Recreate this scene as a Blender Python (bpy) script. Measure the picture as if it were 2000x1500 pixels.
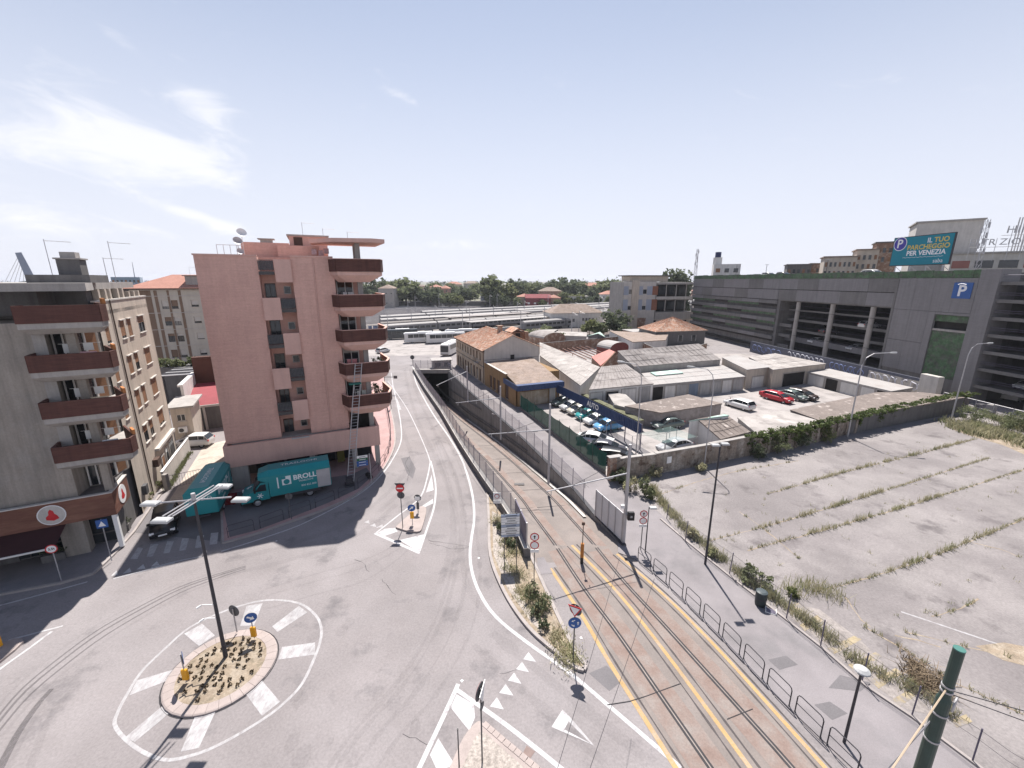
import bpy, math, random
import numpy as np
from math import sin, cos, tan, atan, atan2, radians, pi, sqrt, hypot
from mathutils import Vector, Matrix

for o in list(bpy.data.objects):
    bpy.data.objects.remove(o)
sc = bpy.context.scene
COL = sc.collection
random.seed(7)
RNG = np.random.RandomState(11)

# ---------------------------------------------------------------- camera
CAM_H = 19.0
PITCH = radians(13.94)
FPX = 818.0
cam_d = bpy.data.cameras.new('camera')
cam_d.sensor_width = 36.0
cam_d.lens = 36.0 * FPX / 2000.0
cam_d.clip_start = 0.1
cam_d.clip_end = 9000
cam = bpy.data.objects.new('camera', cam_d)
COL.objects.link(cam)
cam.location = (0, 0, CAM_H)
cam.rotation_euler = (pi / 2 - PITCH, 0, 0)
sc.camera = cam

# ---------------------------------------------------------------- sky, sun, exposure
SUN_EL = radians(60.0)
world = bpy.data.worlds.new('World')
sc.world = world
world.use_nodes = True
wn = world.node_tree
wn.nodes.clear()
def wnode(t, **kw):
    nd = wn.nodes.new(t)
    for k, v in kw.items():
        setattr(nd, k, v)
    return nd
w_out = wnode('ShaderNodeOutputWorld')
w_bg = wnode('ShaderNodeBackground')
w_bg.inputs['Strength'].default_value = 0.068
sky = wnode('ShaderNodeTexSky', sky_type='NISHITA')
sky.sun_disc = False
sky.sun_elevation = SUN_EL
sky.sun_rotation = 0.0
sky.altitude = 20
sky.air_density = 1.0
sky.dust_density = 0.6
sky.ozone_density = 1.0
w_tc = wnode('ShaderNodeTexCoord')
w_sep = wnode('ShaderNodeSeparateXYZ')
wn.links.new(w_tc.outputs['Generated'], w_sep.inputs[0])
def wmath(op, a, b=None, c=None, clamp=False):
    nd = wnode('ShaderNodeMath', operation=op)
    nd.use_clamp = clamp
    for i, v in enumerate((a, b, c)):
        if v is None:
            continue
        if isinstance(v, (int, float)):
            nd.inputs[i].default_value = v
        else:
            wn.links.new(v, nd.inputs[i])
    return nd.outputs[0]
# thin wind-drawn cirrus: noise in azimuth and elevation, gathered into a few drifting banks
w_az = wmath('ARCTAN2', w_sep.outputs[0], w_sep.outputs[1])
w_el = wmath('ARCSINE', w_sep.outputs[2])
def dirpx(px, py):
    a = (px - 1000) / FPX
    b = (750 - py) / FPX
    return Vector((a, cos(PITCH) + b * sin(PITCH), -sin(PITCH) + b * cos(PITCH))).normalized()
def bank(px, py, ra, re, tilt, amp):
    d = dirpx(px, py); a0, e0 = atan2(d.x, d.y), math.asin(d.z)
    da = wmath('SUBTRACT', w_az, a0); de = wmath('SUBTRACT', w_el, e0)
    u = wmath('ADD', wmath('MULTIPLY', da, cos(tilt)/ra), wmath('MULTIPLY', de, sin(tilt)/ra))
    v = wmath('ADD', wmath('MULTIPLY', da, -sin(tilt)/re), wmath('MULTIPLY', de, cos(tilt)/re))
    r2 = wmath('ADD', wmath('MULTIPLY', u, u), wmath('MULTIPLY', v, v))
    return wmath('MULTIPLY', wmath('POWER', 2.718, wmath('MULTIPLY', r2, -1.0)), amp)
w_comb = wnode('ShaderNodeCombineXYZ')
wn.links.new(wmath('ADD', wmath('MULTIPLY', w_az, 8.0), wmath('MULTIPLY', w_el, 6.0)), w_comb.inputs[0])
wn.links.new(wmath('MULTIPLY', w_el, 21.0), w_comb.inputs[1])
cn = wnode('ShaderNodeTexNoise')
cn.inputs['Scale'].default_value = 1.0
cn.inputs['Detail'].default_value = 10
cn.inputs['Roughness'].default_value = 0.66
cn.inputs['Distortion'].default_value = 0.7
wn.links.new(w_comb.outputs[0], cn.inputs['Vector'])
bl = bank(230, 255, 0.16, 0.055, -0.22, 0.33)
for q in ((60, 285, 0.2, 0.035, 0.05, 0.3), (400, 330, 0.1, 0.02, -0.4, 0.26), (400, 205, 0.07, 0.035, -0.6, 0.26), (70, 420, 0.17, 0.035, -0.1, 0.3), (430, 440, 0.12, 0.015, -0.3, 0.3), (860, 480, 0.16, 0.015, 0.03, 0.26), (235, 80, 0.05, 0.012, -0.5, 0.2), (790, 190, 0.05, 0.01, -0.3, 0.2)):
    bl = wmath('ADD', bl, bank(*q))
cm = wnode('ShaderNodeMapRange', interpolation_type='SMOOTHSTEP')
cm.inputs['From Min'].default_value = 0.60
cm.inputs['From Max'].default_value = 0.98
wn.links.new(wmath('ADD', cn.outputs['Fac'], wmath('MINIMUM', bl, 0.75)), cm.inputs['Value'])
w_mix = wnode('ShaderNodeMix', data_type='RGBA')
wn.links.new(wmath('MULTIPLY', cm.outputs[0], 0.62), w_mix.inputs['Factor'])
# summer haze whitens the sky evenly towards the horizon
w_hr = wnode('ShaderNodeMapRange', interpolation_type='SMOOTHSTEP')
w_hr.inputs['From Min'].default_value = 0.0
w_hr.inputs['From Max'].default_value = 0.80
w_hr.inputs['To Min'].default_value = 1.0
w_hr.inputs['To Max'].default_value = 0.0
wn.links.new(w_sep.outputs[2], w_hr.inputs['Value'])
hz = w_hr.outputs[0]
w_hz = wnode('ShaderNodeMix', data_type='RGBA')
wn.links.new(wmath('MULTIPLY', hz, 0.9), w_hz.inputs['Factor'])
wn.links.new(sky.outputs[0], w_hz.inputs[6])
w_hz.inputs[7].default_value = (7.7, 7.85, 8.85, 1)
wn.links.new(w_hz.outputs[2], w_mix.inputs[6])
w_mix.inputs[7].default_value = (9.8, 9.7, 9.9, 1)
wn.links.new(w_mix.outputs[2], w_bg.inputs['Color'])
wn.links.new(w_bg.outputs[0], w_out.inputs[0])

sun_d = bpy.data.lights.new('sun', 'SUN')
sun_d.energy = 5.0
sun_d.angle = radians(0.53)
sun_d.color = (1.0, 0.955, 0.9)
sun = bpy.data.objects.new('sun', sun_d)
COL.objects.link(sun)
# the sun stands straight ahead (+Y), 60 degrees high: shadows run towards the camera
sun.rotation_euler = (-(pi / 2 - SUN_EL), 0, 0)
sun.location = (0, 60, 90)

sc.view_settings.view_transform = 'Standard'
sc.view_settings.look = 'None'
sc.view_settings.exposure = 0.76
sc.view_settings.gamma = 1.0
sc.view_settings.use_curve_mapping = False
sc.cycles.max_bounces = 6
sc.cycles.transparent_max_bounces = 24

# ---------------------------------------------------------------- geometry helpers
def g(px, py, z=0.0):
    """photo point -> the place on the horizontal plane of height z"""
    a = (px - 1000) / FPX
    b = (750 - py) / FPX
    zz = -sin(PITCH) + b * cos(PITCH)
    yy = cos(PITCH) + b * sin(PITCH)
    t = (z - CAM_H) / zz
    return (a * t, yy * t, z)
def gd(px, py, Y):
    """photo point -> the place at depth Y"""
    a = (px - 1000) / FPX
    b = (750 - py) / FPX
    zz = -sin(PITCH) + b * cos(PITCH)
    yy = cos(PITCH) + b * sin(PITCH)
    t = Y / yy
    return (a * t, Y, CAM_H + zz * t)

class MB:
    def __init__(s):
        s.v = []; s.f = []; s.m = []; s.cur = 0
    def add(s, vs, fs):
        b = len(s.v)
        s.v += [tuple(p) for p in vs]
        s.f += [tuple(i + b for i in f) for f in fs]
        s.m += [s.cur] * len(fs)
        return s
    def quad(s, a, b, c, d): return s.add([a, b, c, d], [(0, 1, 2, 3)])
    def poly(s, pts): return s.add(pts, [tuple(range(len(pts)))])
    def box(s, x0, x1, y0, y1, z0, z1, b=0.0):
        if b <= 0:
            v = [(x0,y0,z0),(x1,y0,z0),(x1,y1,z0),(x0,y1,z0),(x0,y0,z1),(x1,y0,z1),(x1,y1,z1),(x0,y1,z1)]
            return s.add(v, [(0,3,2,1),(4,5,6,7),(0,1,5,4),(1,2,6,5),(2,3,7,6),(3,0,4,7)])
        # chamfered top edges
        v = [(x0,y0,z0),(x1,y0,z0),(x1,y1,z0),(x0,y1,z0),(x0,y0,z1-b),(x1,y0,z1-b),(x1,y1,z1-b),(x0,y1,z1-b),
             (x0+b,y0+b,z1),(x1-b,y0+b,z1),(x1-b,y1-b,z1),(x0+b,y1-b,z1)]
        return s.add(v, [(0,3,2,1),(8,9,10,11),(0,1,5,4),(1,2,6,5),(2,3,7,6),(3,0,4,7),(4,5,9,8),(5,6,10,9),(6,7,11,10),(7,4,8,11)])
    def obox(s, c, ux, hx, hy, z0, z1):
        """box with centre c=(x,y), unit direction ux, half sizes"""
        ux = (ux[0], ux[1]); n = (-ux[1], ux[0])
        P = []
        for z in (z0, z1):
            for a, b in ((-1,-1),(1,-1),(1,1),(-1,1)):
                P.append((c[0]+ux[0]*hx*a+n[0]*hy*b, c[1]+ux[1]*hx*a+n[1]*hy*b, z))
        return s.add(P, [(0,3,2,1),(4,5,6,7),(0,1,5,4),(1,2,6,5),(2,3,7,6),(3,0,4,7)])
    def seg(s, p, q, w, z0, z1):
        """upright slab along p->q of thickness w"""
        d = hypot(q[0]-p[0], q[1]-p[1]) or 1e-6
        return s.obox(((p[0]+q[0])/2, (p[1]+q[1])/2), ((q[0]-p[0])/d, (q[1]-p[1])/d), d/2, w/2, z0, z1)
    def prism(s, pts, z0, z1):
        n = len(pts)
        z0 = z0 if hasattr(z0, '__len__') else [z0]*n
        z1 = z1 if hasattr(z1, '__len__') else [z1]*n
        v = [(p[0],p[1],z0[i]) for i, p in enumerate(pts)] + [(p[0],p[1],z1[i]) for i, p in enumerate(pts)]
        return s.add(v, [tuple(range(n))[::-1], tuple(range(n, 2*n))] + [(i, (i+1)%n, n+(i+1)%n, n+i) for i in range(n)])
    def tube(s, path, r, n=6, cap=True):
        path = [Vector(p) for p in path]
        rs = r if hasattr(r, '__len__') else [r]*len(path)
        rings = []
        for i, p in enumerate(path):
            t = (path[min(i+1, len(path)-1)] - path[max(i-1, 0)]).normalized()
            a = Vector((0,0,1)) if abs(t.z) < .9 else Vector((1,0,0))
            u = t.cross(a).normalized(); w = t.cross(u)
            rings.append([tuple(p + u*rs[i]*cos(2*pi*k/n) + w*rs[i]*sin(2*pi*k/n)) for k in range(n)])
        v = [q for r_ in rings for q in r_]
        fs = []
        for i in range(len(rings)-1):
            for k in range(n):
                a, b = i*n+k, i*n+(k+1)%n
                fs.append((a, b, b+n, a+n))
        if cap:
            fs += [tuple(range(n))[::-1], tuple(range((len(rings)-1)*n, len(rings)*n))]
        return s.add(v, fs)
    def cyl(s, p, q, r0, r1=None, n=8): return s.tube([p, q], [r0, r0 if r1 is None else r1], n)
    def lathe(s, prof, n=16, c=(0,0,0), a0=0, a1=2*pi):
        m = len(prof); v = []; fs = []
        for k in range(n):
            a = 2*pi*k/n
            for r, z in prof:
                v.append((c[0]+r*cos(a), c[1]+r*sin(a), c[2]+z))
        for k in range(n):
            for i in range(m-1):
                a = k*m+i; b = ((k+1)%n)*m+i
                fs.append((a, b, b+1, a+1))
        return s.add(v, fs)
    def disc(s, c, nrm, r, th, n=20):
        nrm = Vector(nrm).normalized(); c = Vector(c)
        return s.cyl(c - nrm*th/2, c + nrm*th/2, r, r, n)
    def strip(s, pts, w, z=None):
        """flat ribbon along a polyline"""
        pts = [Vector((p[0], p[1], p[2] if len(p) > 2 else 0)) for p in pts]
        v = []
        for i, p in enumerate(pts):
            t = (pts[min(i+1, len(pts)-1)] - pts[max(i-1, 0)]); t.z = 0; t.normalize()
            nn = Vector((-t.y, t.x, 0))
            ww = w[i] if hasattr(w, '__len__') else w
            zz = p.z if z is None else z
            v += [(p.x+nn.x*ww/2, p.y+nn.y*ww/2, zz), (p.x-nn.x*ww/2, p.y-nn.y*ww/2, zz)]
        return s.add(v, [(2*i, 2*i+1, 2*i+3, 2*i+2) for i in range(len(pts)-1)])
    def wall(s, o, u, n, L, Hh, holes=(), depth=0.15, back=True):
        """facade of width L, height Hh at o, direction u, inward n (2d), real openings (x0,x1,z0,z1) with reveals"""
        xs = sorted(set([0, L] + [h[0] for h in holes] + [h[1] for h in holes]))
        zs = sorted(set([0, Hh] + [h[2] for h in holes] + [h[3] for h in holes]))
        P = lambda x, z, y=0: (o[0]+u[0]*x+n[0]*y, o[1]+u[1]*x+n[1]*y, o[2]+z)
        for i in range(len(xs)-1):
            for j in range(len(zs)-1):
                mx, mz = (xs[i]+xs[i+1])/2, (zs[j]+zs[j+1])/2
                if any(h[0] < mx < h[1] and h[2] < mz < h[3] for h in holes):
                    continue
                s.quad(P(xs[i],zs[j]), P(xs[i+1],zs[j]), P(xs[i+1],zs[j+1]), P(xs[i],zs[j+1]))
        for x0, x1, z0, z1 in holes:
            s.quad(P(x0,z0), P(x0,z1), P(x0,z1,depth), P(x0,z0,depth))
            s.quad(P(x1,z0), P(x1,z0,depth), P(x1,z1,depth), P(x1,z1))
            s.quad(P(x0,z1), P(x1,z1), P(x1,z1,depth), P(x0,z1,depth))
            s.quad(P(x0,z0), P(x0,z0,depth), P(x1,z0,depth), P(x1,z0))
        return s
    def mesh(s, name, mats, smooth=False):
        me = bpy.data.meshes.new(name)
        me.from_pydata(s.v, [], s.f)
        for m in mats: me.materials.append(m)
        if len(mats) > 1:
            me.polygons.foreach_set('material_index', s.m)
        if smooth:
            me.polygons.foreach_set('use_smooth', [True]*len(s.f))
        me.update()
        return me
    def build(s, name, mats, parent=None, smooth=False, world=False, loc=None):
        if not isinstance(mats, (list, tuple)): mats = [mats]
        if world and parent is not None:
            L = parent.location
            s.v = [(p[0]-L.x, p[1]-L.y, p[2]-L.z) for p in s.v]
        o = bpy.data.objects.new(name, s.mesh(name, mats, smooth))
        COL.objects.link(o)
        if parent is not None: o.parent = parent
        if loc is not None: o.location = loc
        return o
def link(name, me, parent=None, loc=(0,0,0), rot=(0,0,0), scale=None):
    o = bpy.data.objects.new(name, me)
    COL.objects.link(o)
    o.parent = parent; o.location = loc; o.rotation_euler = rot
    if scale: o.scale = scale
    return o
def tag(o, label=None, cat=None, group=None, kind=None):
    if label: o['label'] = label
    if cat: o['category'] = cat
    if group: o['group'] = group
    if kind: o['kind'] = kind
    return o
def thing(name, label, cat, loc=(0,0,0), rz=0.0, group=None):
    o = bpy.data.objects.new(name, None)
    o.empty_display_size = 0.3
    COL.objects.link(o)
    o.location = (loc[0], loc[1], loc[2] if len(loc) > 2 else 0); o.rotation_euler = (0, 0, rz)
    return tag(o, label, cat, group)
def struct(o): o['kind'] = 'structure'; return o
def copytree(o, parent=None):
    c = o.copy(); COL.objects.link(c); c.parent = parent
    for ch in list(o.children): copytree(ch, c)
    return c
class Fr:
    """local frame of a building: origin and heading; pixel picks on its upright planes"""
    def __init__(s, o, ang): s.o = (o[0], o[1]); s.a = ang; s.u = (cos(ang), sin(ang)); s.n = (-sin(ang), cos(ang))
    def w(s, x, y, z=0): return (s.o[0]+s.u[0]*x+s.n[0]*y, s.o[1]+s.u[1]*x+s.n[1]*y, z)
    def loc(s, p): 
        dx, dy = p[0]-s.o[0], p[1]-s.o[1]
        return (dx*s.u[0]+dy*s.u[1], dx*s.n[0]+dy*s.n[1])
    def front(s, px, py, off=0.0):
        a = (px-1000)/FPX; b = (750-py)/FPX
        d = (a, cos(PITCH)+b*sin(PITCH), -sin(PITCH)+b*cos(PITCH))
        t = ((s.o[0]+s.n[0]*off)*s.n[0]+(s.o[1]+s.n[1]*off)*s.n[1])/(d[0]*s.n[0]+d[1]*s.n[1])
        l = s.loc((d[0]*t, d[1]*t))
        return l[0], CAM_H+d[2]*t
def text(s, size, mat, parent, M4, align='CENTER', extrude=0.004, name='lettering', bold=0.0, xs=1.0):
    cu = bpy.data.curves.new('t', 'FONT'); cu.body = s; cu.size = size; cu.align_x = align; cu.align_y = 'CENTER'
    cu.extrude = extrude; cu.offset = bold; cu.resolution_u = 3
    ob = bpy.data.objects.new('t', cu); COL.objects.link(ob)
    bpy.context.view_layer.update()
    me = bpy.data.meshes.new_from_object(ob.evaluated_get(bpy.context.evaluated_depsgraph_get()))
    bpy.data.objects.remove(ob)
    me.materials.clear(); me.materials.append(mat)
    if xs != 1.0: me.transform(Matrix.Scale(xs, 4, (1,0,0)))
    o = bpy.data.objects.new(name, me); COL.objects.link(o); o.parent = parent; o.matrix_local = M4
    return o
def upM(x, y, z, rz=0.0, face=None):
    """matrix of lettering standing upright, reading along local x, facing -y, turned rz"""
    return Matrix.Translation((x,y,z)) @ Matrix.Rotation(rz, 4, 'Z') @ Matrix.Rotation(pi/2, 4, 'X')

# ---------------------------------------------------------------- procedural materials
MATS = {}
def mat(name, col, rough=0.85, var=0.12, sc_=0.6, fine=0.0, fsc=25.0, bump=0.0, bsc=30.0, metal=0.0, spec=0.3,
        col2=None, csc=1.0, cth=(0.5, 0.6), col3=None, c3sc=3.0, c3th=(0.58, 0.64), streak=0.0, alpha=1.0, emit=None, vec=(1,1,1), trans=0.0, hband=0.0):
    if name in MATS: return MATS[name]
    m = bpy.data.materials.new(name); m.use_nodes = True
    t = m.node_tree; N = t.nodes; Lk = t.links
    b = N['Principled BSDF']
    b.inputs['Roughness'].default_value = rough
    b.inputs['Metallic'].default_value = metal
    b.inputs['Specular IOR Level'].default_value = spec
    geo = N.new('ShaderNodeNewGeometry')
    mp = N.new('ShaderNodeVectorMath'); mp.operation = 'MULTIPLY'; mp.inputs[1].default_value = vec
    Lk.new(geo.outputs['Position'], mp.inputs[0])
    pos = mp.outputs[0]
    def noise(s, detail=5, rgh=0.6, v=None):
        nn = N.new('ShaderNodeTexNoise'); nn.inputs['Scale'].default_value = s
        nn.inputs['Detail'].default_value = detail; nn.inputs['Roughness'].default_value = rgh
        Lk.new(v or pos, nn.inputs['Vector']); return nn.outputs['Fac']
    def rng(v, a, bb, lo, hi):
        r = N.new('ShaderNodeMapRange'); r.inputs[1].default_value = a; r.inputs[2].default_value = bb
        r.inputs[3].default_value = lo; r.inputs[4].default_value = hi; Lk.new(v, r.inputs[0]); return r.outputs[0]
    def mul(c, f):
        x = N.new('ShaderNodeVectorMath'); x.operation = 'SCALE'; Lk.new(c, x.inputs[0]); Lk.new(f, x.inputs['Scale']); return x.outputs[0]
    def mix(a, c2, f):
        x = N.new('ShaderNodeMix'); x.data_type = 'RGBA'; Lk.new(f, x.inputs['Factor']); Lk.new(a, x.inputs[6]); x.inputs[7].default_value = (*c2, 1); return x.outputs[2]
    rgb = N.new('ShaderNodeRGB'); rgb.outputs[0].default_value = (*col, 1)
    c = rgb.outputs[0]
    if col2: c = mix(c, col2, rng(noise(csc, 6, 0.65), cth[0], cth[1], 0, 1))
    if col3: c = mix(c, col3, rng(noise(c3sc, 6, 0.65), c3th[0], c3th[1], 0, 1))
    if var: c = mul(c, rng(noise(sc_, 6), 0.3, 0.7, 1-var, 1+var))
    if fine: c = mul(c, rng(noise(fsc, 3, 0.7), 0.3, 0.7, 1-fine, 1+fine))
    if hband:
        hv = N.new('ShaderNodeVectorMath'); hv.operation = 'MULTIPLY'; hv.inputs[1].default_value = (0.9, 0.9, 13.0)
        Lk.new(geo.outputs['Position'], hv.inputs[0])
        c = mul(c, rng(noise(1.0, 3, 0.6, hv.outputs[0]), 0.3, 0.7, 1-hband, 1+hband))
    if streak:
        sv = N.new('ShaderNodeVectorMath'); sv.operation = 'MULTIPLY'; sv.inputs[1].default_value = (1.6, 1.6, 0.12)
        Lk.new(geo.outputs['Position'], sv.inputs[0])
        c = mul(c, rng(noise(1.3, 6, 0.7, sv.outputs[0]), 0.42, 0.68, 1.0, 1-streak))
    Lk.new(c, b.inputs['Base Color'])
    if bump:
        bp = N.new('ShaderNodeBump'); bp.inputs['Strength'].default_value = bump; bp.inputs['Distance'].default_value = 0.03
        Lk.new(noise(bsc, 4, 0.65), bp.inputs['Height']); Lk.new(bp.outputs[0], b.inputs['Normal'])
    if alpha < 1: b.inputs['Alpha'].default_value = alpha
    if emit:
        b.inputs['Emission Color'].default_value = (*emit[0], 1); b.inputs['Emission Strength'].default_value = emit[1]
    if trans:
        tb = N.new('ShaderNodeBsdfTranslucent'); ms = N.new('ShaderNodeMixShader'); ms.inputs[0].default_value = trans
        Lk.new(c, tb.inputs['Color']); Lk.new(b.outputs[0], ms.inputs[1]); Lk.new(tb.outputs[0], ms.inputs[2])
        Lk.new(ms.outputs[0], N['Material Output'].inputs['Surface'])
    MATS[name] = m
    return m
# ground family
ASPH = mat('asphalt', (0.228, 0.206, 0.205), 0.9, 0.13, 0.22, 0.13, 9, 0.25, 40, col2=(0.255,0.233,0.234), csc=0.09, cth=(0.42,0.62), col3=(0.16,0.147,0.15), c3sc=0.4, c3th=(0.56,0.70))
ASPHD = mat('asphalt patch', (0.15, 0.14, 0.145), 0.9, 0.12, 0.5, 0.12, 16, 0.25, 40)
TYRE = mat('tyre mark', (0.115, 0.105, 0.11), 0.85, 0.2, 0.6, alpha=0.36)
TYRE2 = mat('faint tyre mark', (0.115, 0.105, 0.11), 0.85, 0.2, 0.6, alpha=0.06)
PAVE = mat('pavement asphalt', (0.225, 0.205, 0.21), 0.9, 0.14, 0.35, 0.10, 18, 0.2, 40, col2=(0.18,0.168,0.172), csc=0.3, cth=(0.5,0.66))
PINKPAVE = mat('pink pavement', (0.37, 0.245, 0.235), 0.9, 0.14, 0.6, 0.1, 12, 0.2, 30)
KERB = mat('kerb stone', (0.33, 0.295, 0.28), 0.85, 0.12, 1.5, 0.08, 20, 0.2, 30)
KERBP = mat('pinkish kerb stone', (0.35, 0.295, 0.275), 0.85, 0.12, 1.5, 0.08, 20, 0.2, 30)
PAINTW = mat('white road paint', (0.44, 0.43, 0.435), 0.7, 0.1, 1.2, 0.1, 10, col2=(0.30,0.275,0.285), csc=2.6, cth=(0.56,0.66))
PAINTWORN = mat('worn white road paint', (0.39, 0.38, 0.385), 0.75, 0.12, 1.0, 0.12, 10, col2=(0.285,0.262,0.265), csc=4.5, cth=(0.42,0.68), vec=(1,.45,1))
PAINTY = mat('yellow road paint', (0.40, 0.265, 0.12), 0.75, 0.12, 1.0, 0.1, 12, col2=(0.36,0.27,0.19), csc=1.5, cth=(0.48,0.64))
LOT = mat('abandoned asphalt lot', (0.20, 0.18, 0.178), 0.95, 0.14, 0.2, 0.15, 7, 0.35, 25, col2=(0.25,0.227,0.222), csc=0.11, cth=(0.44,0.56), col3=(0.14,0.124,0.124), c3sc=0.35, c3th=(0.56,0.68))
DIRT = mat('dry earth', (0.27, 0.215, 0.16), 0.95, 0.18, 1.2, 0.2, 9, 0.6, 14, col2=(0.34,0.285,0.225), csc=1.6, cth=(0.48,0.62), col3=(0.2,0.165,0.12), c3sc=3.5, c3th=(0.55,0.64))
GRAVEL = mat('light gravel', (0.34, 0.30, 0.27), 0.95, 0.14, 1.0, 0.35, 7, 0.8, 16)
YARD = mat('pale yard concrete', (0.34, 0.31, 0.297), 0.92, 0.12, 0.25, 0.1, 10, 0.25, 20, col2=(0.25,0.228,0.218), csc=0.4, cth=(0.48,0.62))
COURT = mat('courtyard paving', (0.45, 0.39, 0.335), 0.92, 0.12, 0.5, 0.14, 5, 0.25, 12, col2=(0.34,0.3,0.26), csc=0.9, cth=(0.52,0.64))
FARLAND = mat('far ground', (0.17, 0.165, 0.12), 0.95, 0.3, 0.01, 0.2, 0.2)
BALLAST = mat('railway ballast', (0.15, 0.125, 0.115), 0.95, 0.2, 0.05, 0.2, 2.0, col2=(0.22,0.2,0.19), csc=0.06, cth=(0.45,0.6))
TRACKBED = mat('track concrete', (0.215, 0.185, 0.17), 0.9, 0.14, 0.5, 0.1, 12, 0.2, 20, col2=(0.195,0.17,0.158), csc=0.7, cth=(0.5,0.65))
TRACKRED = mat('red track band', (0.235, 0.172, 0.148), 0.9, 0.16, 0.9, 0.12, 10, 0.2, 20, col2=(0.218,0.188,0.172), csc=0.9, cth=(0.4,0.66))
RAILM = mat('worn steel rail', (0.2, 0.17, 0.155), 0.6, 0.2, 2.0, metal=0.3)
GROOVE = mat('dark groove', (0.045, 0.042, 0.045), 0.9, 0.2, 2.0)
TRENCHW = mat('trench concrete', (0.235, 0.225, 0.22), 0.9, 0.15, 0.5, 0.06, 10, streak=0.35)
TRENCHD = mat('dark tunnel concrete', (0.04, 0.038, 0.04), 0.95, 0.2, 0.6)  # near-black colour stands in for the darkness inside the tunnel
# walls
PINK = mat('pink render', (0.60, 0.37, 0.312), 0.88, 0.05, 0.35, 0.07, 6, 0.2, 40, streak=0.09, hband=.06, col2=(.575,.35,.295), csc=.25, cth=(.45,.6))
PINKD = mat('pink render trim', (0.60, 0.385, 0.33), 0.88, 0.06, 0.5, 0.04, 8, streak=0.1)
BRICKRED = mat('dark red balcony cladding', (0.1, 0.044, 0.036), 0.8, 0.12, 1.5, 0.1, 10, vec=(1,1,6), streak=0.25, hband=.18)
OLDREND = mat('shaded aged render', (0.305, 0.272, 0.24), 0.92, 0.12, 0.4, 0.08, 8, 0.2, 30, streak=0.28, col2=(0.30,0.275,0.25), csc=0.5, cth=(0.5,0.65))  # darker copy of the beige render, with the shade put into its colour
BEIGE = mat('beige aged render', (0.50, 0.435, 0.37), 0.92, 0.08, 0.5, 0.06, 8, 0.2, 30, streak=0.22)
CONC = mat('concrete', (0.36, 0.335, 0.315), 0.9, 0.1, 0.6, 0.06, 12, 0.2, 25, streak=0.22)
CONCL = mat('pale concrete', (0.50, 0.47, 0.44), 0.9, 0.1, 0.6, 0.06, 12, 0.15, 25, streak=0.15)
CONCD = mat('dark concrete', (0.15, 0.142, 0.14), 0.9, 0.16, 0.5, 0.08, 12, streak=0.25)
WHITEW = mat('white wall', (0.62, 0.6, 0.58), 0.9, 0.08, 0.5, 0.04, 10, streak=0.18)
CREAM = mat('cream facade', (0.50, 0.465, 0.41), 0.9, 0.07, 0.4, streak=0.1)
BROWNW = mat('brown facade panel', (0.21, 0.145, 0.105), 0.85, 0.1, 0.6, streak=0.1)
OCHRE = mat('ochre render', (0.42, 0.335, 0.25), 0.92, 0.12, 0.6, 0.08, 6, 0.2, 20, streak=0.25, col2=(0.47,0.40,0.32), csc=0.6, cth=(0.5,0.62))
OCHRED = mat('brown render', (0.27, 0.17, 0.085), 0.92, 0.1, 0.6, 0.08, 6, 0.2, 20, streak=0.2)
STONEW = mat('old masonry', (0.27, 0.22, 0.18), 0.95, 0.2, 0.7, 0.25, 5, 0.6, 8, col2=(0.36,0.32,0.28), csc=0.8, cth=(0.48,0.6), col3=(0.12,0.085,0.065), c3sc=1.2, c3th=(0.54,0.66), streak=0.35)
BRICKW = mat('old brick', (0.25, 0.15, 0.105), 0.95, 0.2, 1.0, 0.25, 6, 0.4, 10, col2=(0.34,0.27,0.22), csc=1.0, cth=(0.5,0.62))
GREYP = mat('grey metal cladding', (0.2, 0.19, 0.195), 0.6, 0.06, 0.3, streak=0.16, hband=.08)
GREYP2 = mat('dark grey cladding', (0.158, 0.15, 0.148), 0.65, 0.1, 0.3, streak=0.2, hband=.1)
GREENP = mat('green cladding', (0.07, 0.125, 0.065), 0.7, 0.3, 0.8, 0.25, 3.0, col2=(0.085,0.095,0.075), csc=1.2, cth=(0.45,0.6))
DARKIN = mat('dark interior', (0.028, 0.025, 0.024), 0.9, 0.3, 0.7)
DARKBR = mat('dark brown shutter', (0.075, 0.045, 0.035), 0.8, 0.2, 2.0)
SHUT = mat('brown roller shutter', (0.23, 0.12, 0.065), 0.75, 0.1, 2.0, 0.15, 18, vec=(0.3,0.3,1.0))
SHUTW = mat('pale roller shutter', (0.52, 0.49, 0.45), 0.75, 0.1, 2.0)
GLASS = mat('window glass', (0.025, 0.03, 0.035), 0.08, 0.2, 0.8, spec=0.6)
GLASS2 = mat('curtained window glass', (0.2, 0.195, 0.185), 0.15, 0.3, 1.5, spec=0.5)
FRAMEW = mat('white frame', (0.68, 0.66, 0.63), 0.6, 0.06, 2.0)
FRAMED = mat('dark frame', (0.07, 0.065, 0.065), 0.5, 0.1, 2.0)
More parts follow.
